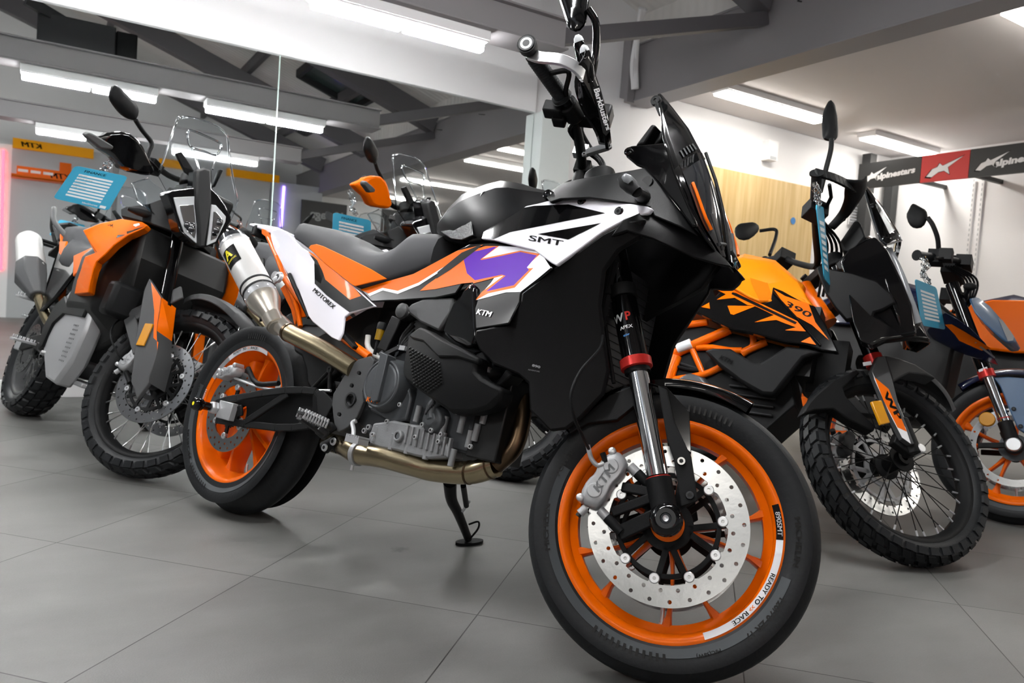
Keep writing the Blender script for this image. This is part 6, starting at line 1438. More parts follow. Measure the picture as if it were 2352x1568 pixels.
# bar, guards, mirror
def adv_bar(bk, gm, mir=True):
    b = MB(); pts = [(1.0, -.42, 1.165), (1.03, -.30, 1.175), (1.06, -.16, 1.19), (1.085, -.07, 1.22), (1.085, .07, 1.22), (1.06, .16, 1.19), (1.03, .30, 1.175), (1.0, .42, 1.165)]
    pts = [(x+.01, y, z-.03) for x, y, z in pts]
    b.tube(pts, .0125, BLM, 14, sm=4); hb = bk.part('handlebar', b, None, True)
    b = MB(); 
    for s in (-1, 1): b.box((1.09, s*.05, 1.165), (.05, .04, .08), BLM)
    b.box((1.10, 0, 1.12), (.10, .22, .03), BLM); b.build('bar_clamp', hb, bevel=.005)
    for s in (-1, 1):
        b = MB(); b.tube([(1.028, s*.27, 1.148), (1.005, s*.41, 1.137)], .0175, RUB, 16); b.build('grip', hb)
        b = MB(); b.box((1.05, s*.23, 1.145), (.05, .06, .05), BLM); b.tube([(1.08, s*.22, 1.14), (1.10, s*.30, 1.13), (1.075, s*.40, 1.12)], .006, BLK, 8, sm=4); b.build('control_cluster', hb, bevel=.006)
        if s < 0 and gm is not None:
            hg = bk.skin('hand_guard', z7((700, 545), (790, 620), (880, 680), (950, 770), (1020, 800), (1100, 815), (1180, 835), (1225, 800), (1170, 680), (1130, 600), (1090, 545), (1030, 500), (960, 485), (850, 495), (825, 512)), [(300, 330, 1.10), (230, 330, 1.05), (350, 400, 1.12)], gm, ext=(-.05, .01, 0), front=True, bevel=.015, step=25, parent=hb)
            bk.skin('guard_arm', z7((672, 512), (700, 490), (730, 500), (800, 540), (895, 600), (885, 628), (790, 618), (720, 562), (685, 535)), [(230, 320, 1.12)], GRY, ext=(-.025, 0, 0), front=True, bevel=.006, parent=hg)
            continue
        # guard: tapering shell around the grip
        rr = []
        for t in np.linspace(0, 1, 13):
            y = s*(.44-.29*t); x = 1.06+.055*math.sin(PI*min(1, t*1.1))**.8+.05*t; h = .035+.055*math.sin(PI*(.12+.80*t))**1.0; zc = 1.145-.045*t
            rr.append([(x-.040-.01*t, y, zc+h), (x-.010, y, zc+h*.8), (x+.012, y, zc+h*.2), (x+.012, y, zc-h*.35), (x-.006, y, zc-h*.9), (x-.03, y, zc-h*1.15)])
        b = MB(); b.loft(rr, gm, caps=False, closed=False); hg = b.build('hand_guard', hb, solid=.005, smooth=55)
        b = MB(); b.loft([[(x, y, zc+h), (x+.014, y, zc), (x, y, zc-h)] for x, y, zc, h in ((.99, s*.45, 1.14, .016), (1.035, s*.445, 1.142, .020), (1.08, s*.40, 1.142, .026), (1.115, s*.33, 1.135, .030))], GRY, caps=False, closed=False); b.tube([(.99, s*.435, 1.138), (.985, s*.455, 1.138)], .018, BLM, 16); b.build('guard_arm', hg, solid=.006)
    return hb
adv_bar(bk, BLH)
Pm = [z7(*[(905, 110), (950, 150), (1040, 240), (1080, 290), (1088, 345), (1062, 400), (1000, 385), (950, 350), (900, 290), (862, 230), (868, 160)])][0]
b = MB(); q3 = [bk.PA(u, v, 0, 1.02, True) for u, v in chaikin(Pm, 1)]; cc = sum(q3)/len(q3); rr = [[cc+(p-cc)*k+np.array([dx, 0, 0]) for p in q3] for dx, k in ((.018, .45), (.012, .85), (.0, 1.), (-.010, 1.), (-.014, .94))]; b.loft(rr, BLM); mh = bk.part('rear_view_mirror', b, None, True, smooth=50)
b = MB(); b.tube([bk.PA(u, v, 0, x, True) for u, v, x in (z7((1062, 395))[0]+(1.02,), z7((1110, 470))[0]+(1.02,), z7((1185, 570))[0]+(1.03,), z7((1165, 640))[0]+(1.04,), z7((1150, 690))[0]+(1.05,))], .0095, BLM, 12, sm=5); b.build('mirror_stem', mh)
b = MB(); ml = [p*np.array([1, -1, 1]) for p in q3]; cc = sum(ml)/len(ml); b.loft([[cc+(p-cc)*k+np.array([dx, 0, 0]) for p in ml] for dx, k in ((.018, .45), (.012, .85), (.0, 1.), (-.010, 1.), (-.014, .94))], BLM); b.tube([cc+np.array([0, -.03, -.05]), (1.04, .30, 1.19), (1.05, .28, 1.15)], .0095, BLM, 10, sm=4); bk.part('rear_view_mirror', b, None, True)
# blue finance card 1
c1 = [on_y(u, v, 3.45+dy) for u, v, dy in ((173, 380, .0), (294, 405, -.06), (249, 484, -.02), (122, 455, .05))]
r1, o1 = card('finance_card', c1, 'blue finance card hanging from the black hand guard of the adventure bike on the left')
pouch(r1, o1, [on_y(u, v, 3.45) for u, v in ((250, 368), (246, 382), (236, 392), (245, 398))])
# ---------------------------------------------------------------- copies
def place_copy(src, pose, label, swap=None):
    gx, gy, psi, lean = pose
    c = copy_tree(src.root, None, swap); c.matrix_world = Matrix.Translation((gx, gy, 0))@Matrix.Rotation(psi, 4, 'Z')@Matrix.Rotation(lean, 4, 'X'); c['label'] = label; return c
BK6 = (.93, 4.68, -1.2, -.25)
place_copy(B2, BK6, 'adventure bike with orange hand guard between the grey seat and the mirror', {'hand_guard_gloss': ORG, 'orange_paint': BLK, 'cast_aluminium': GRY})
c2 = [on_y(u, v, 3.9) for u, v in ((765, 487), (852, 506), (852, 592), (762, 575))]
r2_, o2 = card('finance_card', c2, 'blue finance card hanging below the orange hand guard behind the grey seat')
pouch(r2_, o2, [on_y(u, v, 3.9) for u, v in ((800, 438), (812, 460), (808, 480), (818, 492))])
place_copy(B2, (1.86, 4.70, -1.2, -.25), 'dark adventure bike with clear screen beside the column, mostly seen in the mirror', {'orange_paint': DNV, 'black_gloss': BLK})
place_copy(B2, (-2.05, 2.35, -1.0, -.25), 'red bike outside the left edge of the photo, seen in the mirror', {'orange_paint': REDP, 'black_gloss': BLK, 'cast_aluminium': WHT})
# ================================================================ 390 ADVENTURE on the right
B3 = Bike('motorcycle', 'black adventure bike with orange tank, orange trellis frame and black spokes, right of centre', (1.6505, 2.7291, -1.1194, -.377, .8056), wb=1.475, Rr=.33, Rf=.345, rake=26.5, trail=.105)
bk = B3; y1 = Z(1640, 200, .31885); y3 = Z(1780, 680, .40828); y4 = Z(640, 260, .2551)
fw, fc = spoke_wheel(bk, True, .345, .282, .056, .095, n=36, nl=44)
rw, rc = spoke_wheel(bk, False, .330, .243, .080, .140, n=36, nl=34)
disc_mb(fc, .160, .126, .070, nh=26, tabs=5).build('brake_disc', fw, smooth=30); disc_mb(rc, .120, .085, -.07, nh=20).build('brake_disc', rw, smooth=30)
carrier_mb(fc, .118, .045, .066, 5, m=ALC).build('disc_carrier', fw)
rk = bk.rk
def fk3(t, y, dx=0.): return np.array([bk.wb-rk*t-.02+dx, y, bk.Rf+t])
for s in (-1, 1):
    y = s*.100
    b = MB(); b.tube([fk3(.30, y), fk3(.67, y)], .0265, BLG, 20); fork = bk.part('fork_leg', b, None, True)
    MB().tube([fk3(.08, y), fk3(.29, y)], .0205, CHR, 20).build('stanchion', fork); MB().tube([fk3(.270, y), fk3(.305, y)], .031, RED, 20).build('fork_seal_guard', fork)
    b = MB(); b.tube([fk3(-.02, y), fk3(.09, y)], .030, BLM, 20); b.bar(fk3(-.01, y), fk3(.01, y, -.06), .05, .03, BLM, up=(0, 1, 0)); b.lathe([(0, -.02), (.016, -.02), (.016, .02), (0, .02)], (fc[0], s*.11, fc[2]), ALU, 20); b.build('axle_clamp', fork, bevel=.004)
caliper(bk, fc, 3.0, .15, .070, bk.root, size=.85, front=True, tag_side=1)[0].matrix_local = bk.S
caliper(bk, rc, 1.9, .11, -.075, bk.root, size=.6)
b = MB()
for z in (.52, .655):
    b.bar(fk3(z, -.115), fk3(z, .115), .06, .03, BLM, up=(-rk, 0, 1))
    for y in (-.10, .10): b.tube([fk3(z-.02, y), fk3(z+.025, y)], .036, BLM, 18)
bk.part('triple_clamp', b, None, True, bevel=.004)
fd = fender(bk, .40, .07, .95, 1.95, GRY, taper=.4, h=.03)
bk.skin('fork_guard', y3((545, 420), (575, 340), (620, 335), (665, 480), (700, 620), (785, 830), (765, 832), (720, 800), (640, 650)), [(2030, 900, -.135)], GRY, ax=1, ext=(0, .02, 0), front=True,
    decals=[(y3((547, 425), (560, 452), (735, 740), (765, 830), (715, 795), (640, 650), (560, 470)), TXW), (y3((560, 455), (640, 522), (742, 762), (690, 738), (610, 585)), ORG)], texts=[('WP', y3((605, 545))[0], y3((690, 700))[0], 13, TXB, dict(bold=.06))], bevel=.003)
bk.skin('fender_fin', y3((620, 335), (700, 350), (790, 382), (912, 460), (850, 440), (760, 430), (700, 458), (665, 480)), [(2050, 850, -.10)], GRY, ax=1, ext=(0, .06, 0), front=True, bevel=.005)
bk.skin('fender_fin', y3((160, 660), (190, 600), (230, 555), (330, 470), (462, 410), (480, 432), (385, 515), (400, 560), (470, 640), (572, 730), (555, 762), (420, 692), (330, 632), (230, 638)), [(1950, 900, -.085)], BLM, ax=1, ext=(0, .04, 0), front=True, bevel=.005)
bk.skin('side_reflector', y3((545, 590), (600, 583), (650, 710), (598, 722)), [(2020, 940, -.145)], AMB, ax=1, ext=(0, .012, 0), front=True)
bk.skin('fork_sticker', y3((495, 372), (540, 365), (545, 385), (500, 392)), [(1990, 830, -.130)], TXW, ax=1, ext=(0, .002, 0), front=True, bevel=0, texts=[])
# body
tk = [(1650, 590, -.10), (1700, 590, -.05), (1830, 640, -.11), (1740, 690, -.19), (1860, 700, -.14)]
bk.skin('fuel_tank', y2((530, 347), (560, 260), (600, 190), (690, 112), (770, 88), (880, 96), (1010, 122), (1110, 185), (1250, 290), (1330, 430), (1390, 508), (1270, 470), (1150, 420), (1050, 470), (940, 470), (860, 435), (720, 355), (630, 320)), tk, ORT, ax=1, ext=(0, .10, 0), step=14, bevel=.012, decals=[(y2((845, 215), (880, 220), (1005, 310), (1050, 440), (1000, 465), (940, 460), (880, 330)), ORS)])
fr = [(1570, 700, -.15), (1720, 690, -.195), (1860, 700, -.17), (1920, 800, -.21), (1750, 760, -.205)]
bk.skin('side_fairing', y2((312, 478), (400, 410), (480, 362), (532, 345), (632, 318), (860, 432), (945, 468), (1030, 462), (1050, 350), (1130, 382), (1330, 492), (1392, 505), (1500, 700), (1588, 885), (1450, 868), (1330, 822), (1150, 800), (860, 722), (700, 690), (500, 592), (345, 520)), fr, BLG, ax=1, ext=(0, .03, 0), step=30, bevel=.004,
    decals=[(y2((535, 347), (628, 323), (840, 432), (1250, 630), (1320, 715), (1150, 705), (1240, 682), (1080, 622), (900, 640), (1060, 582), (900, 505), (845, 500), (740, 440), (590, 456), (668, 412)), ORG), (y2((680, 505), (910, 508), (730, 580), (705, 572)), ORG), (y2((465, 515), (530, 480), (537, 530)), ORG),
            (y2((1060, 372), (1150, 425), (1345, 492), (1400, 640), (1510, 785), (1370, 662), (1240, 590), (1150, 500)), ORG), (y2((1280, 800), (1355, 760), (1405, 825)), ORG), (y2((718, 395), (748, 400), (1248, 640), (1235, 657), (712, 410)), TXB)],
    texts=[('390', y2((1140, 500))[0], y2((1350, 605))[0], 13, TXB, dict(bold=.02, shear=.3))])
b = MB(); g = Lin(fr); b.tube([bk.PA(u, v, 1, g(u, v)-.004) for u, v in y2((1055, 400), (1240, 600), (1440, 830))], .004, BLG, 8); bk.part('fairing_edge', b)
# far half of the bodywork
b = MB(); b.loft([[(x, y*w, zb+(zt-zb)*zz) for y, zz in ((-1, 0), (-1.03, .4), (-.85, .75), (-.5, .95), (0, 1), (.5, .95), (.85, .75), (1.03, .4), (1, 0))] for x, zt, zb, w in ((.62, .90, .78, .09), (.74, 1.0, .76, .12), (.86, 1.055, .76, .14), (.98, 1.03, .74, .14), (1.10, .93, .74, .12))], ORT); bk.part('tank_shell', b, bevel=.006)
b = MB(); b.patch([(.70, .80), (1.0, .92), (1.18, .84), (1.32, .60), (1.0, .66), (.6, .74)], lambda x, z: .18, BLG, .02, .05, side=1); bk.part('side_fairing', b, bevel=.006)
seat_loft(bk, [(.64, .90, .80, .10), (.50, .86, .74, .13), (.30, .86, .74, .15), (.18, .90, .78, .14), (.10, .95, .84, .13), (-.15, .97, .90, .10)], SEAT)
b = MB(); b.bar((.1, 0, .90), (-.25, 0, .87), .16, .06, BLM); bk.part('tail_unit', b, bevel=.02)
b = MB()
def ty(pts, r, y=-.12): b.tube([bk.PA(u, v, 1, y) for u, v in y2(*pts)], r, ORW, 12, sm=3 if len(pts) > 2 else 0)
ty(((150, 690), (300, 668), (520, 640)), .013); ty(((160, 695), (195, 790), (230, 905)), .013); ty(((230, 905), (400, 830), (700, 700)), .018); ty(((130, 1080), (200, 1115), (235, 1110), (480, 1070), (630, 1005)), .0125); ty(((385, 850), (480, 1062)), .011); ty(((430, 848), (560, 850), (700, 870), (800, 872)), .012); ty(((885, 730), (888, 830), (800, 905)), .012); ty(((265, 920), (215, 1060), (195, 1145)), .020); ty(((800, 890), (1000, 800)), .014)
bk.part('trellis_frame', b)
b = MB(); b.tube([bk.PA(u, v, 1, 0.) for u, v in y2((1290, 350), (1330, 420), (1500, 660))], .036, ORW, 18); bk.part('steering_head', b)
b = MB()
b.tube([bk.PA(u, v, 1, -.13) for u, v in y2((270, 860), (385, 815))], .0195, PAP, 12, caps=True); bk.part('frame_sticker', b)
bk.skin('engine_guard', y2((485, 870), (560, 848), (700, 852), (780, 900), (880, 962), (950, 970), (1160, 830), (1330, 850), (1460, 880), (1300, 930), (1180, 1080), (1060, 1232), (960, 1226), (780, 1122), (600, 985)), [(1600, 800, -.17), (1780, 900, -.19), (1880, 800, -.20)], BLM, ax=1, ext=(0, .05, 0), bevel=.01, step=30, texts=[('KTM', y2((610, 940))[0], y2((710, 985))[0], 11, TXB, dict(bold=.05, shear=.2))])
b = MB(); b.shell([(.52, .40), (.55, .62), (.75, .72), (1.08, .66), (1.15, .45), (1.05, .32), (.70, .30)], lambda x, z: .11, BLM, .08)
for k in range(7): b.box((1.0, -.10, .40+.03*k), (.17, .05, .010), DGR)
b.lathe([(0, -.135), (.06, -.135), (.07, -.12), (.075, -.10)], (.78, 0, .45), END, 32); bk.part('engine', b, bevel=.01)
b = MB(); b.box((1.16, 0, .68), (.05, .26, .26), RUL); b.box((1.22, 0, .62), (.12, .10, .2), BLM); bk.part('radiator', b)
b = MB(); b.tube([bk.PA(u, v, 1, y) for u, v, y in ((1755, 905, -.03), (1750, 930, -.06), (1738, 955, -.08), (1732, 985, -.09), (1700, 1010, -.1))], .022, TID, 16, sm=4); b.tube([bk.PA(u, v, 1, y) for u, v, y in ((1775, 905, .03), (1772, 950, .03), (1760, 1000, .0))], .022, TID, 16, sm=4); b.box(bk.PA(1734, 966, 1, -.105), (.03, .004, .02), PAP); bk.part('exhaust_header', b)
for s in (-1, 1):
    b = MB(); b.bar((0, s*.115, bk.Rr), (.50, s*.12, .40), .022, .055, BLM, up=(0, 0, 1)); bk.part('swingarm', b, bevel=.006)
b = MB(); b.tube([(-.10, -.19, .62), (.28, -.17, .48)], .055, BLM, 20); b.tube([(.28, -.17, .48), (.6, -.1, .36)], .02, TID, 12); bk.part('silencer', b)
peg(bk, .50, .38, .15)
b = MB(); b.tube([(.62, .13, .28), (.66, .36, .16)], .013, BLK, 10); b.box((.665, .37, .158), (.06, .05, .01), BLK); bk.part('side_stand', b)
b = MB()
for k in range(5): b.tube([bk.PA(u, v, 1, -.08-.01*k) for u, v in y2((60+10*k, 780), (150, 860+20*k), (330, 900+30*k), (560, 1120-20*k))], .006, [BLM, TXG, BLK, DGR, BLM][k], 8, sm=4)
b.box(bk.PA(1510, 815, 1, -.11), (.03, .02, .025), WHS); bk.part('wiring_loom', b)
bk.skin('regulator', y2((600, 830), (620, 800), (680, 795), (830, 820), (850, 855), (640, 850)), [(1680, 790, -.10)], ALC, ax=1, ext=(0, .04, 0), bevel=.004)
# nose
nr = [((2000, 545), (1985, 548), .07), ((2042, 570), (2015, 590), .11), ((2072, 625), (2035, 650), .13), ((2098, 690), (2052, 705), .13), ((2118, 745), (2065, 748), .11), ((2136, 788), (2100, 785), .05)]
rings = []
for (u, v), (u2, v2), w in nr:
    a = bk.PA(u, v, 1, 0.); e = bk.PA(u2, v2, 1, -w); rings.append([(a[0]+(e[0]-a[0])*abs(t)**1.4, t*w, a[2]+(e[2]-a[2])*abs(t)**1.4) for t in (-1, -.75, -.45, -.2, 0, .2, .45, .75, 1)])
b = MB(); b.loft(rings, BLG, caps=False, closed=False); nose = bk.part('headlight_mask', b, solid=.006, smooth=60)
for s in (-1, 1):
    b = MB(); cl = [np.array(rings[i][4+s*2])+np.array([.010, 0, 0]) for i in (1, 2, 3, 4)]; b.tube(cl, .014, LNS, 10, sm=4, sq=.6); b.build('headlight_lens', nose)
bk.skin('beak', [(1945, 655), (1990, 668), (2050, 690), (2100, 730), (2136, 778), (2080, 772), (2030, 778), (2000, 792), (1975, 782), (1960, 740)], [(2030, 740, -.13), (2130, 780, -.04), (1950, 660, -.16)], BLG, ax=1, ext=(0, .05, 0), bevel=.006, step=30)
bk.skin('side_cowl', y2((1405, 200), (1430, 172), (1520, 200), (1700, 235), (1900, 300), (2020, 400), (2060, 480), (1950, 540), (1880, 560), (1840, 672), (1790, 600), (1650, 622), (1560, 520), (1480, 400)), [(1900, 640, -.19), (2040, 680, -.14), (1960, 700, -.17)], BLK, ax=1, ext=(0, .03, 0), bevel=.006, step=30)
bk.skin('nose_side', [(1990, 548), (2010, 542), (2040, 575), (2070, 640), (2095, 700), (2105, 765), (2030, 780), (1975, 740), (1945, 660), (1930, 600), (1948, 572)], [(2000, 600, -.145), (2090, 740, -.10), (1950, 680, -.165)], BLG, ax=1, ext=(0, .04, 0), bevel=.008, step=25)
bk.skin('instrument_display', y1((905, 1110), (1010, 958), (1050, 968), (1095, 1080), (1000, 1195), (930, 1180)), [(1960, 540, -.06)], BLM, ax=1, ext=(0, .14, 0), bevel=.008)
bk.skin('cockpit_trim', y1((870, 1260), (900, 1230), (1100, 1080), (1230, 1180), (1290, 1300), (1150, 1330), (900, 1330)), [(1960, 600, -.10)], BLK, ax=1, ext=(0, .2, 0), bevel=.01)
rows = []
for (u, v), (u2, v2), w in (((1992, 430), (1984, 432), .06), ((2030, 480), (2005, 500), .10), ((2060, 530), (2022, 550), .12), ((2070, 552), (2035, 562), .12)):
    a = bk.PA(u, v, 1, 0.); e = bk.PA(u2, v2, 1, -w); rows.append([(a[0]+(e[0]-a[0])*abs(t)**1.6, t*w, a[2]+(e[2]-a[2])*abs(t)**1.6) for t in (-1, -.6, -.3, 0, .3, .6, 1)])
b = MB(); b.loft(rows, CLR, caps=False, closed=False); bk.part('windscreen', b, solid=.004, smooth=60)['label'] = 'clear windscreen'
b = MB(); b.tube([r[0] for r in rows]+[rows[-1][3]], .004, DLN, 8); b.tube([r[3] for r in rows], .003, CLR, 8); bk.part('screen_rim', b)
# bars (steered)
P3 = lambda u, v, y: bk.PA(u, v, 1, y, True)
bp = [P3(1876, 400, -.38), P3(1872, 470, -.28), P3(1874, 540, -.17), P3(1878, 600, -.07)]
bl = [P3(1758, 600, .40), P3(1795, 592, .28), P3(1830, 604, .16), P3(1866, 612, .06)]
b = MB(); b.tube(bp+bl[::-1], .0125, BLM, 14, sm=5); hb = bk.part('handlebar', b, None, True)
for s in (-1, 1):
    k_ = np.ones(3)
    if s > 0: bp = bl
    b = MB(); b.tube([bp[0]*k_, (bp[0]*.2+bp[1]*.8)*k_], .0175, RUB, 16); b.build('grip', hb)
    b = MB(); b.tube([(bp[0]*1.05-bp[1]*.05)*k_, bp[0]*k_], .024, BLM, 18); b.build('bar_end_weight', hb)
    b = MB(); b.box((bp[1]*.8+bp[2]*.2)*k_, (.07, .06, .06), BLM); b.tube([(bp[1]+np.array([.04, 0, 0]))*k_, (bp[1]*.5+bp[0]*.5+np.array([.06, 0, 0]))*k_, (bp[0]+np.array([.05, 0, -.02]))*k_], .007, BLK, 8); b.build('control_cluster', hb, bevel=.008)
    if s > 0: continue
    ga = [P3(1874, 396, -.385), P3(1915, 408, -.38), P3(1950, 425, -.34), P3(1975, 440, -.28)]
    b = MB(); pp = smooth_path([p*k_ for p in ga], 4)
    for i in range(len(pp)-1): b.bar(pp[i], pp[i+1], .010, .035, BLM, up=(0, 0, 1))
    b.build('guard_arm', hb, bevel=.002)
    g1 = [P3(1990, 404, -.36), P3(1988, 435, -.30), P3(1965, 470, -.24), P3(1935, 505, -.19), P3(1908, 524, -.15)]
    g2 = [P3(1945, 412, -.36), P3(1940, 440, -.31), P3(1938, 462, -.26), P3(1925, 490, -.20), P3(1900, 520, -.16)]
    b = MB(); rr = [[(p*(1-t)+q*t+np.array([.02*math.sin(PI*t), 0, 0]))*k_ for t in (0, .25, .5, .75, 1)] for p, q in zip(smooth_path(g1, 4), smooth_path(g2, 4))]; b.loft(rr, BLM, caps=False, closed=False); b.build('hand_guard', hb, solid=.006, smooth=60)
b = MB()
for s in (-1, 1): b.tube([(bk.wb-rk*.66-.02, s*.04, bk.Rf+.66), P3(1872, 608, -.04)*np.array([1, -s*.9, 1])], .014, BLM, 12)
b.build('bar_clamp', hb)
b = MB()
for k in range(4): b.tube([P3(1872+4*k, 500, -.2), P3(1900+10*k, 560, -.12), P3(1890+12*k, 620, -.05), P3(1880+10*k, 680, -.03)], .005, BLK, 8, sm=5)
b.build('control_cable', hb)
D33 = lambda x, z: .36
mirror_head(bk, y1((835, 85), (865, 115), (888, 220), (894, 350), (880, 378), (822, 380), (790, 360), (784, 230), (800, 150)), lambda x, z: .34, [(1910, 320, -.35), (1908, 345, -.345), (1898, 385, -.33), (1884, 440, -.30)], r=.009)
mirror_head(bk, y1((150, 1015), (180, 982), (290, 970), (332, 1005), (310, 1055), (240, 1102), (165, 1085)), lambda x, z: -.46, [(1745, 530, .45), (1780, 527, .42), (1782, 545, .40), (1768, 585, .33)], r=.008)
c3 = [on_y(u, v, 1.62+k) for u, v, k in ((1874, 470, 0), (1891, 476, .12), (1906, 656, .12), (1893, 640, .0))]
r3_, o3 = card('finance_card', c3, 'blue finance card seen almost edge-on, tied to the grip right of the main bike', txt=False)
pouch(r3_, o3, [on_y(u, v, 1.66) for u, v in ((1868, 420), (1878, 440), (1876, 455), (1882, 475))], .008)
# ================================================================ DUKE at the right edge
B4 = Bike('motorcycle', 'dark blue and orange naked bike with round amber reflector at the right edge', (2.9054, 2.8384, -1.2748, -.253, .0954), wb=1.36, Rr=.31, Rf=.30, rake=25, trail=.095)
bk = B4
fw, fc = cast_wheel(bk, True, .300, .2285, .080, .110, spokes=10, sw=.009, yy=False)
rw, rc = cast_wheel(bk, False, .310, .2285, .11, .150, spokes=10, sw=.011)
d = disc_mb(fc, .160, .128, .055, nh=24).build('brake_disc', fw, smooth=30)
disc_mb(fc, .158, .130, -.055, nh=24).build('brake_disc', fw, smooth=30)
b = MB(); b.lathe([(0, -.125), (.024, -.125), (.028, -.118), (.028, -.10)], fc, ALU, 28); b.lathe([(.03, -.05), (.055, -.05), (.055, -.045), (.03, -.045)], fc, END, 36, closed=True); b.build('axle_cap', fw)
def fk4(t, y, dx=0.): return np.array([bk.wb-bk.rk*t+dx, y, bk.Rf+t])
for s in (-1, 1):
    y = s*.095
    b = MB(); b.tube([fk4(.28, y), fk4(.66, y)], .026, BLG, 20); fork = bk.part('fork_leg', b, None, True)
    MB().tube([fk4(.09, y), fk4(.27, y)], .0210, CHR, 22).build('stanchion', fork); MB().tube([fk4(.262, y), fk4(.290, y)], .031, RED, 22).build('fork_seal_guard', fork); MB().tube([fk4(.10, y), fk4(.103, y)], .023, RED, 22).build('fork_ring', fork)
    b = MB(); b.tube([fk4(-.01, y), fk4(.09, y)], .027, BLM, 20); b.lathe([(.012, -.02), (.034, -.02), (.034, .02), (.012, .02)], (fc[0], s*.095, fc[2]), BLM, 24, closed=True); b.bar(fk4(0, y), (fc[0]-.12, y*.8, fc[2]-.02), .022, .016, BLM, up=(0, 1, 0)); b.build('axle_clamp', fork, bevel=.003)
caliper(bk, fc, 2.9, .148, .055, bk.root, size=.8, tag_side=1)
fender(bk, .325, .065, .9, 2.35, DBL, taper=.5)
bk.skin('fender_side', x7((330, 612), (420, 608), (560, 620), (600, 700), (560, 960), (519, 955), (480, 930), (430, 815), (370, 665)), [(2330, 900, -.105)], BLU, ax=1, ext=(0, .02, 0), front=True, bevel=.004)
b = MB()
for u, v in x7((455, 808), (498, 916)): p = bk.PA(u, v, 1, -.106, True); bolt(b, p, .009, .005, BLG)
bk.part('fender_screw', b, None, True)
b = MB(); p = bk.PA(*x7((290, 872))[0], 1, -.125, True); b.lathe([(0, .008), (.026, .008), (.029, .004), (.029, -.008)], p, AMB, 28, axis=(0, -1, 0)); bk.part('side_reflector', b, None, True)['label'] = 'round amber reflector'
bk.skin('fork_sticker', x7((235, 565), (290, 545), (292, 560), (240, 580)), [(2260, 850, -.125)], TXW, ax=1, ext=(0, .001, 0), front=True, bevel=0)
bk.skin('headlight_cowl', y8((650, 765), (700, 752), (790, 818), (862, 900), (935, 990), (965, 1040), (955, 1062), (905, 1068), (850, 1020), (760, 940), (690, 860)), [(2270, 740, -.09), (2330, 780, -.03), (2230, 690, -.10)], BLU, ax=1, ext=(0, .16, 0), bevel=.012, step=25, decals=[(y8((850, 900), (880, 915), (955, 1020), (950, 1050), (915, 1055)), LNS)])
bk.skin('tank_shroud', y8((370, 985), (430, 900), (500, 862), (560, 895), (660, 962), (760, 1062), (850, 1205), (720, 1172), (560, 1112), (420, 1045)), [(2150, 760, -.17), (2290, 830, -.20), (2220, 790, -.20)], DBL, ax=1, ext=(0, .03, 0), bevel=.006, step=25, decals=[(y8((495, 945), (540, 942), (640, 1000), (800, 1102), (740, 1118), (590, 1052), (560, 1010)), ORG), (y8((690, 1070), (700, 1060), (830, 1160), (825, 1170)), TXG)])
b = MB(); b.shell([(.50, .40), (.55, .80), (.80, .86), (1.0, .90), (1.12, .80), (1.10, .50), (1.0, .34), (.65, .32)], lambda x, z: .10, RUL, .2); bk.part('engine', b, bevel=.02)
b = MB(); b.loft([[(x, y*w, zb+(zt-zb)*zz) for y, zz in ((-1, 0), (-1.05, .4), (-.85, .75), (-.5, .95), (0, 1), (.5, .95), (.85, .75), (1.05, .4), (1, 0))] for x, zt, zb, w in ((.45, .84, .76, .10), (.60, .94, .74, .14), (.80, 1.0, .74, .16), (.95, .96, .76, .14))], DBL); bk.part('fuel_tank', b, bevel=.006)
seat_loft(bk, [(.50, .86, .76, .10), (.35, .82, .72, .15), (.15, .84, .74, .15), (.05, .92, .80, .12), (-.15, .95, .86, .09)], SEAT)
b = MB(); b.bar((.1, 0, .86), (-.20, 0, .88), .14, .06, BLM); bk.part('tail_unit', b, bevel=.02)
for s in (-1, 1): b = MB(); b.bar((0, s*.11, bk.Rr), (.50, s*.12, .40), .022, .06, ORW, up=(0, 0, 1)); bk.part('swingarm', b, bevel=.006)
b = MB(); b.tube([(.60, .13, .28), (.62, .34, .10)], .013, BLK, 10); b.box((.625, .35, .10), (.06, .05, .01), BLK); bk.part('side_stand', b)
b = MB(); b.tube([bk.PA(u, v, 1, y, True) for u, v, y in ((2185, 615, -.03), (2200, 600, -.10), (2170, 595, -.20), (2108, 588, -.34))]+[bk.PA(2108, 588, 1, -.34, True)], .0125, BLM, 12, sm=4)
p = [bk.PA(u, v, 1, y, True)*np.array([1, -1, 1]) for u, v, y in ((2185, 615, -.03), (2200, 600, -.10), (2170, 595, -.20), (2108, 588, -.34))]; b.tube(p, .0125, BLM, 12, sm=4); hb = bk.part('handlebar', b, None, True)
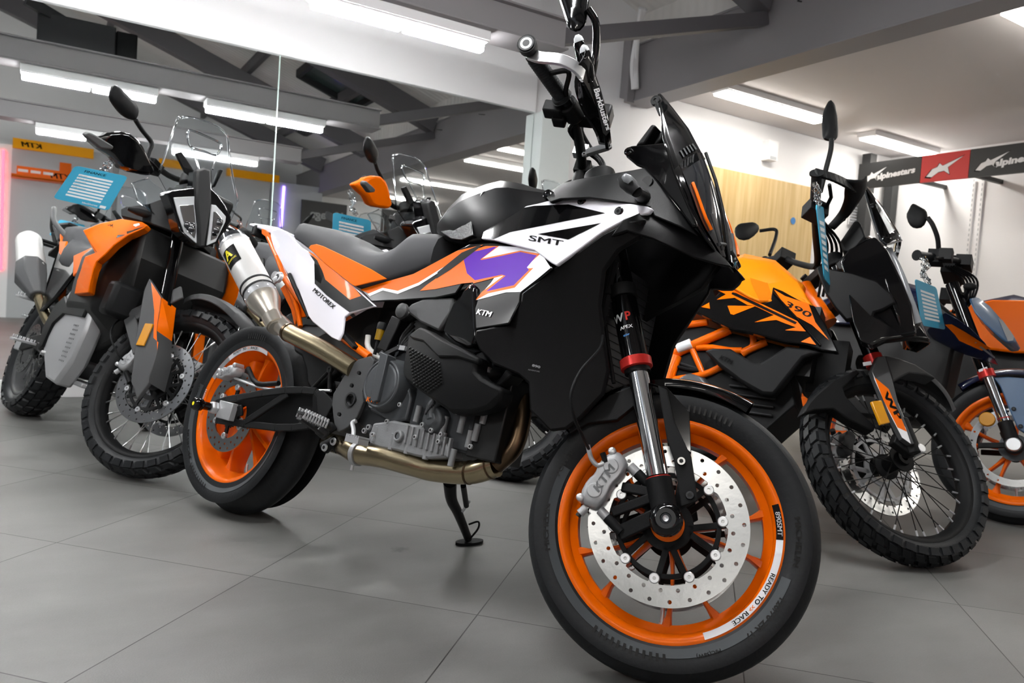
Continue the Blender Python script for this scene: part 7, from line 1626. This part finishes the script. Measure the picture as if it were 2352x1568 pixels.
for s in (-1, 1):
    k_ = np.array([1, -s, 1]); q0 = bk.PA(2106, 586, 1, -.35, True)*k_; q1 = bk.PA(2150, 592, 1, -.24, True)*k_
    MB().tube([q0, q1], .018, RUB, 14).build('grip', hb)
    b = MB(); b.tube([q0*1.02-q1*.02, q0], .023, BLM, 14); b.box(q1, (.06, .06, .06), BLM); b.box(q1+np.array([.04, .03*s, .0]), (.05, .05, .05), BLK); b.tube([q1+np.array([.05, 0, 0]), q0+np.array([.07, 0, -.01])], .006, BLK, 8); b.build('control_cluster', hb, bevel=.008)
b = MB(); b.box(bk.PA(2190, 620, 1, 0, True), (.08, .16, .08), BLM); b.box(bk.PA(2215, 605, 1, -.05, True), (.06, .10, .05), BLK)
for k in range(5): b.tube([bk.PA(2170+6*k, 610, 1, -.1, True), bk.PA(2210+8*k, 640, 1, -.06, True), bk.PA(2215+6*k, 680, 1, -.04, True), bk.PA(2190+5*k, 720, 1, -.05, True)], .005, BLK, 8, sm=5)
b.build('bar_clamp', hb, bevel=.008)
b = MB(); b.ball(bk.PA(2228, 658, 1, -.13), .022, BLM, 14, sc=(1.2, .8, .8)); b.tube([bk.PA(2228, 660, 1, -.13), bk.PA(2212, 690, 1, -.06)], .008, BLM, 8); bk.part('indicator', b)
mirror_head(bk, y8((235, 215), (272, 140), (292, 138), (372, 182), (380, 228), (350, 292), (290, 302), (252, 272)), lambda x, z: .30, [(2131, 500, -.30), (2143, 518, -.30), (2154, 550, -.28), (2156, 590, -.24)], r=.010)
c4 = [on_y(u, v, 1.72+k) for u, v, k in ((2101, 640, 0), (2150, 660, .03), (2171, 757, .03), (2117, 747, 0))]
r4_, o4 = card('finance_card', c4, 'blue finance card at the right edge in front of the dark blue bike', txt=False)
pouch(r4_, o4, [on_y(u, v, 1.74) for u, v in ((2118, 590), (2128, 612), (2120, 630), (2135, 652))], .010)
c5 = place_copy(B4, (4.05, 2.85, -1.25, -.25), 'naked bike with dark blue tank and orange side, cut by the right edge')
for s in (-1, 1): b = MB(); b.patch([(.42, .74), (.50, .84), (.72, .92), (.98, .93), (1.20, .78), (1.15, .66), (.85, .64), (.55, .66)], lambda x, z: .195, ORG, .03, .05, side=s); b.build('side_fairing', c5, bevel=.01)
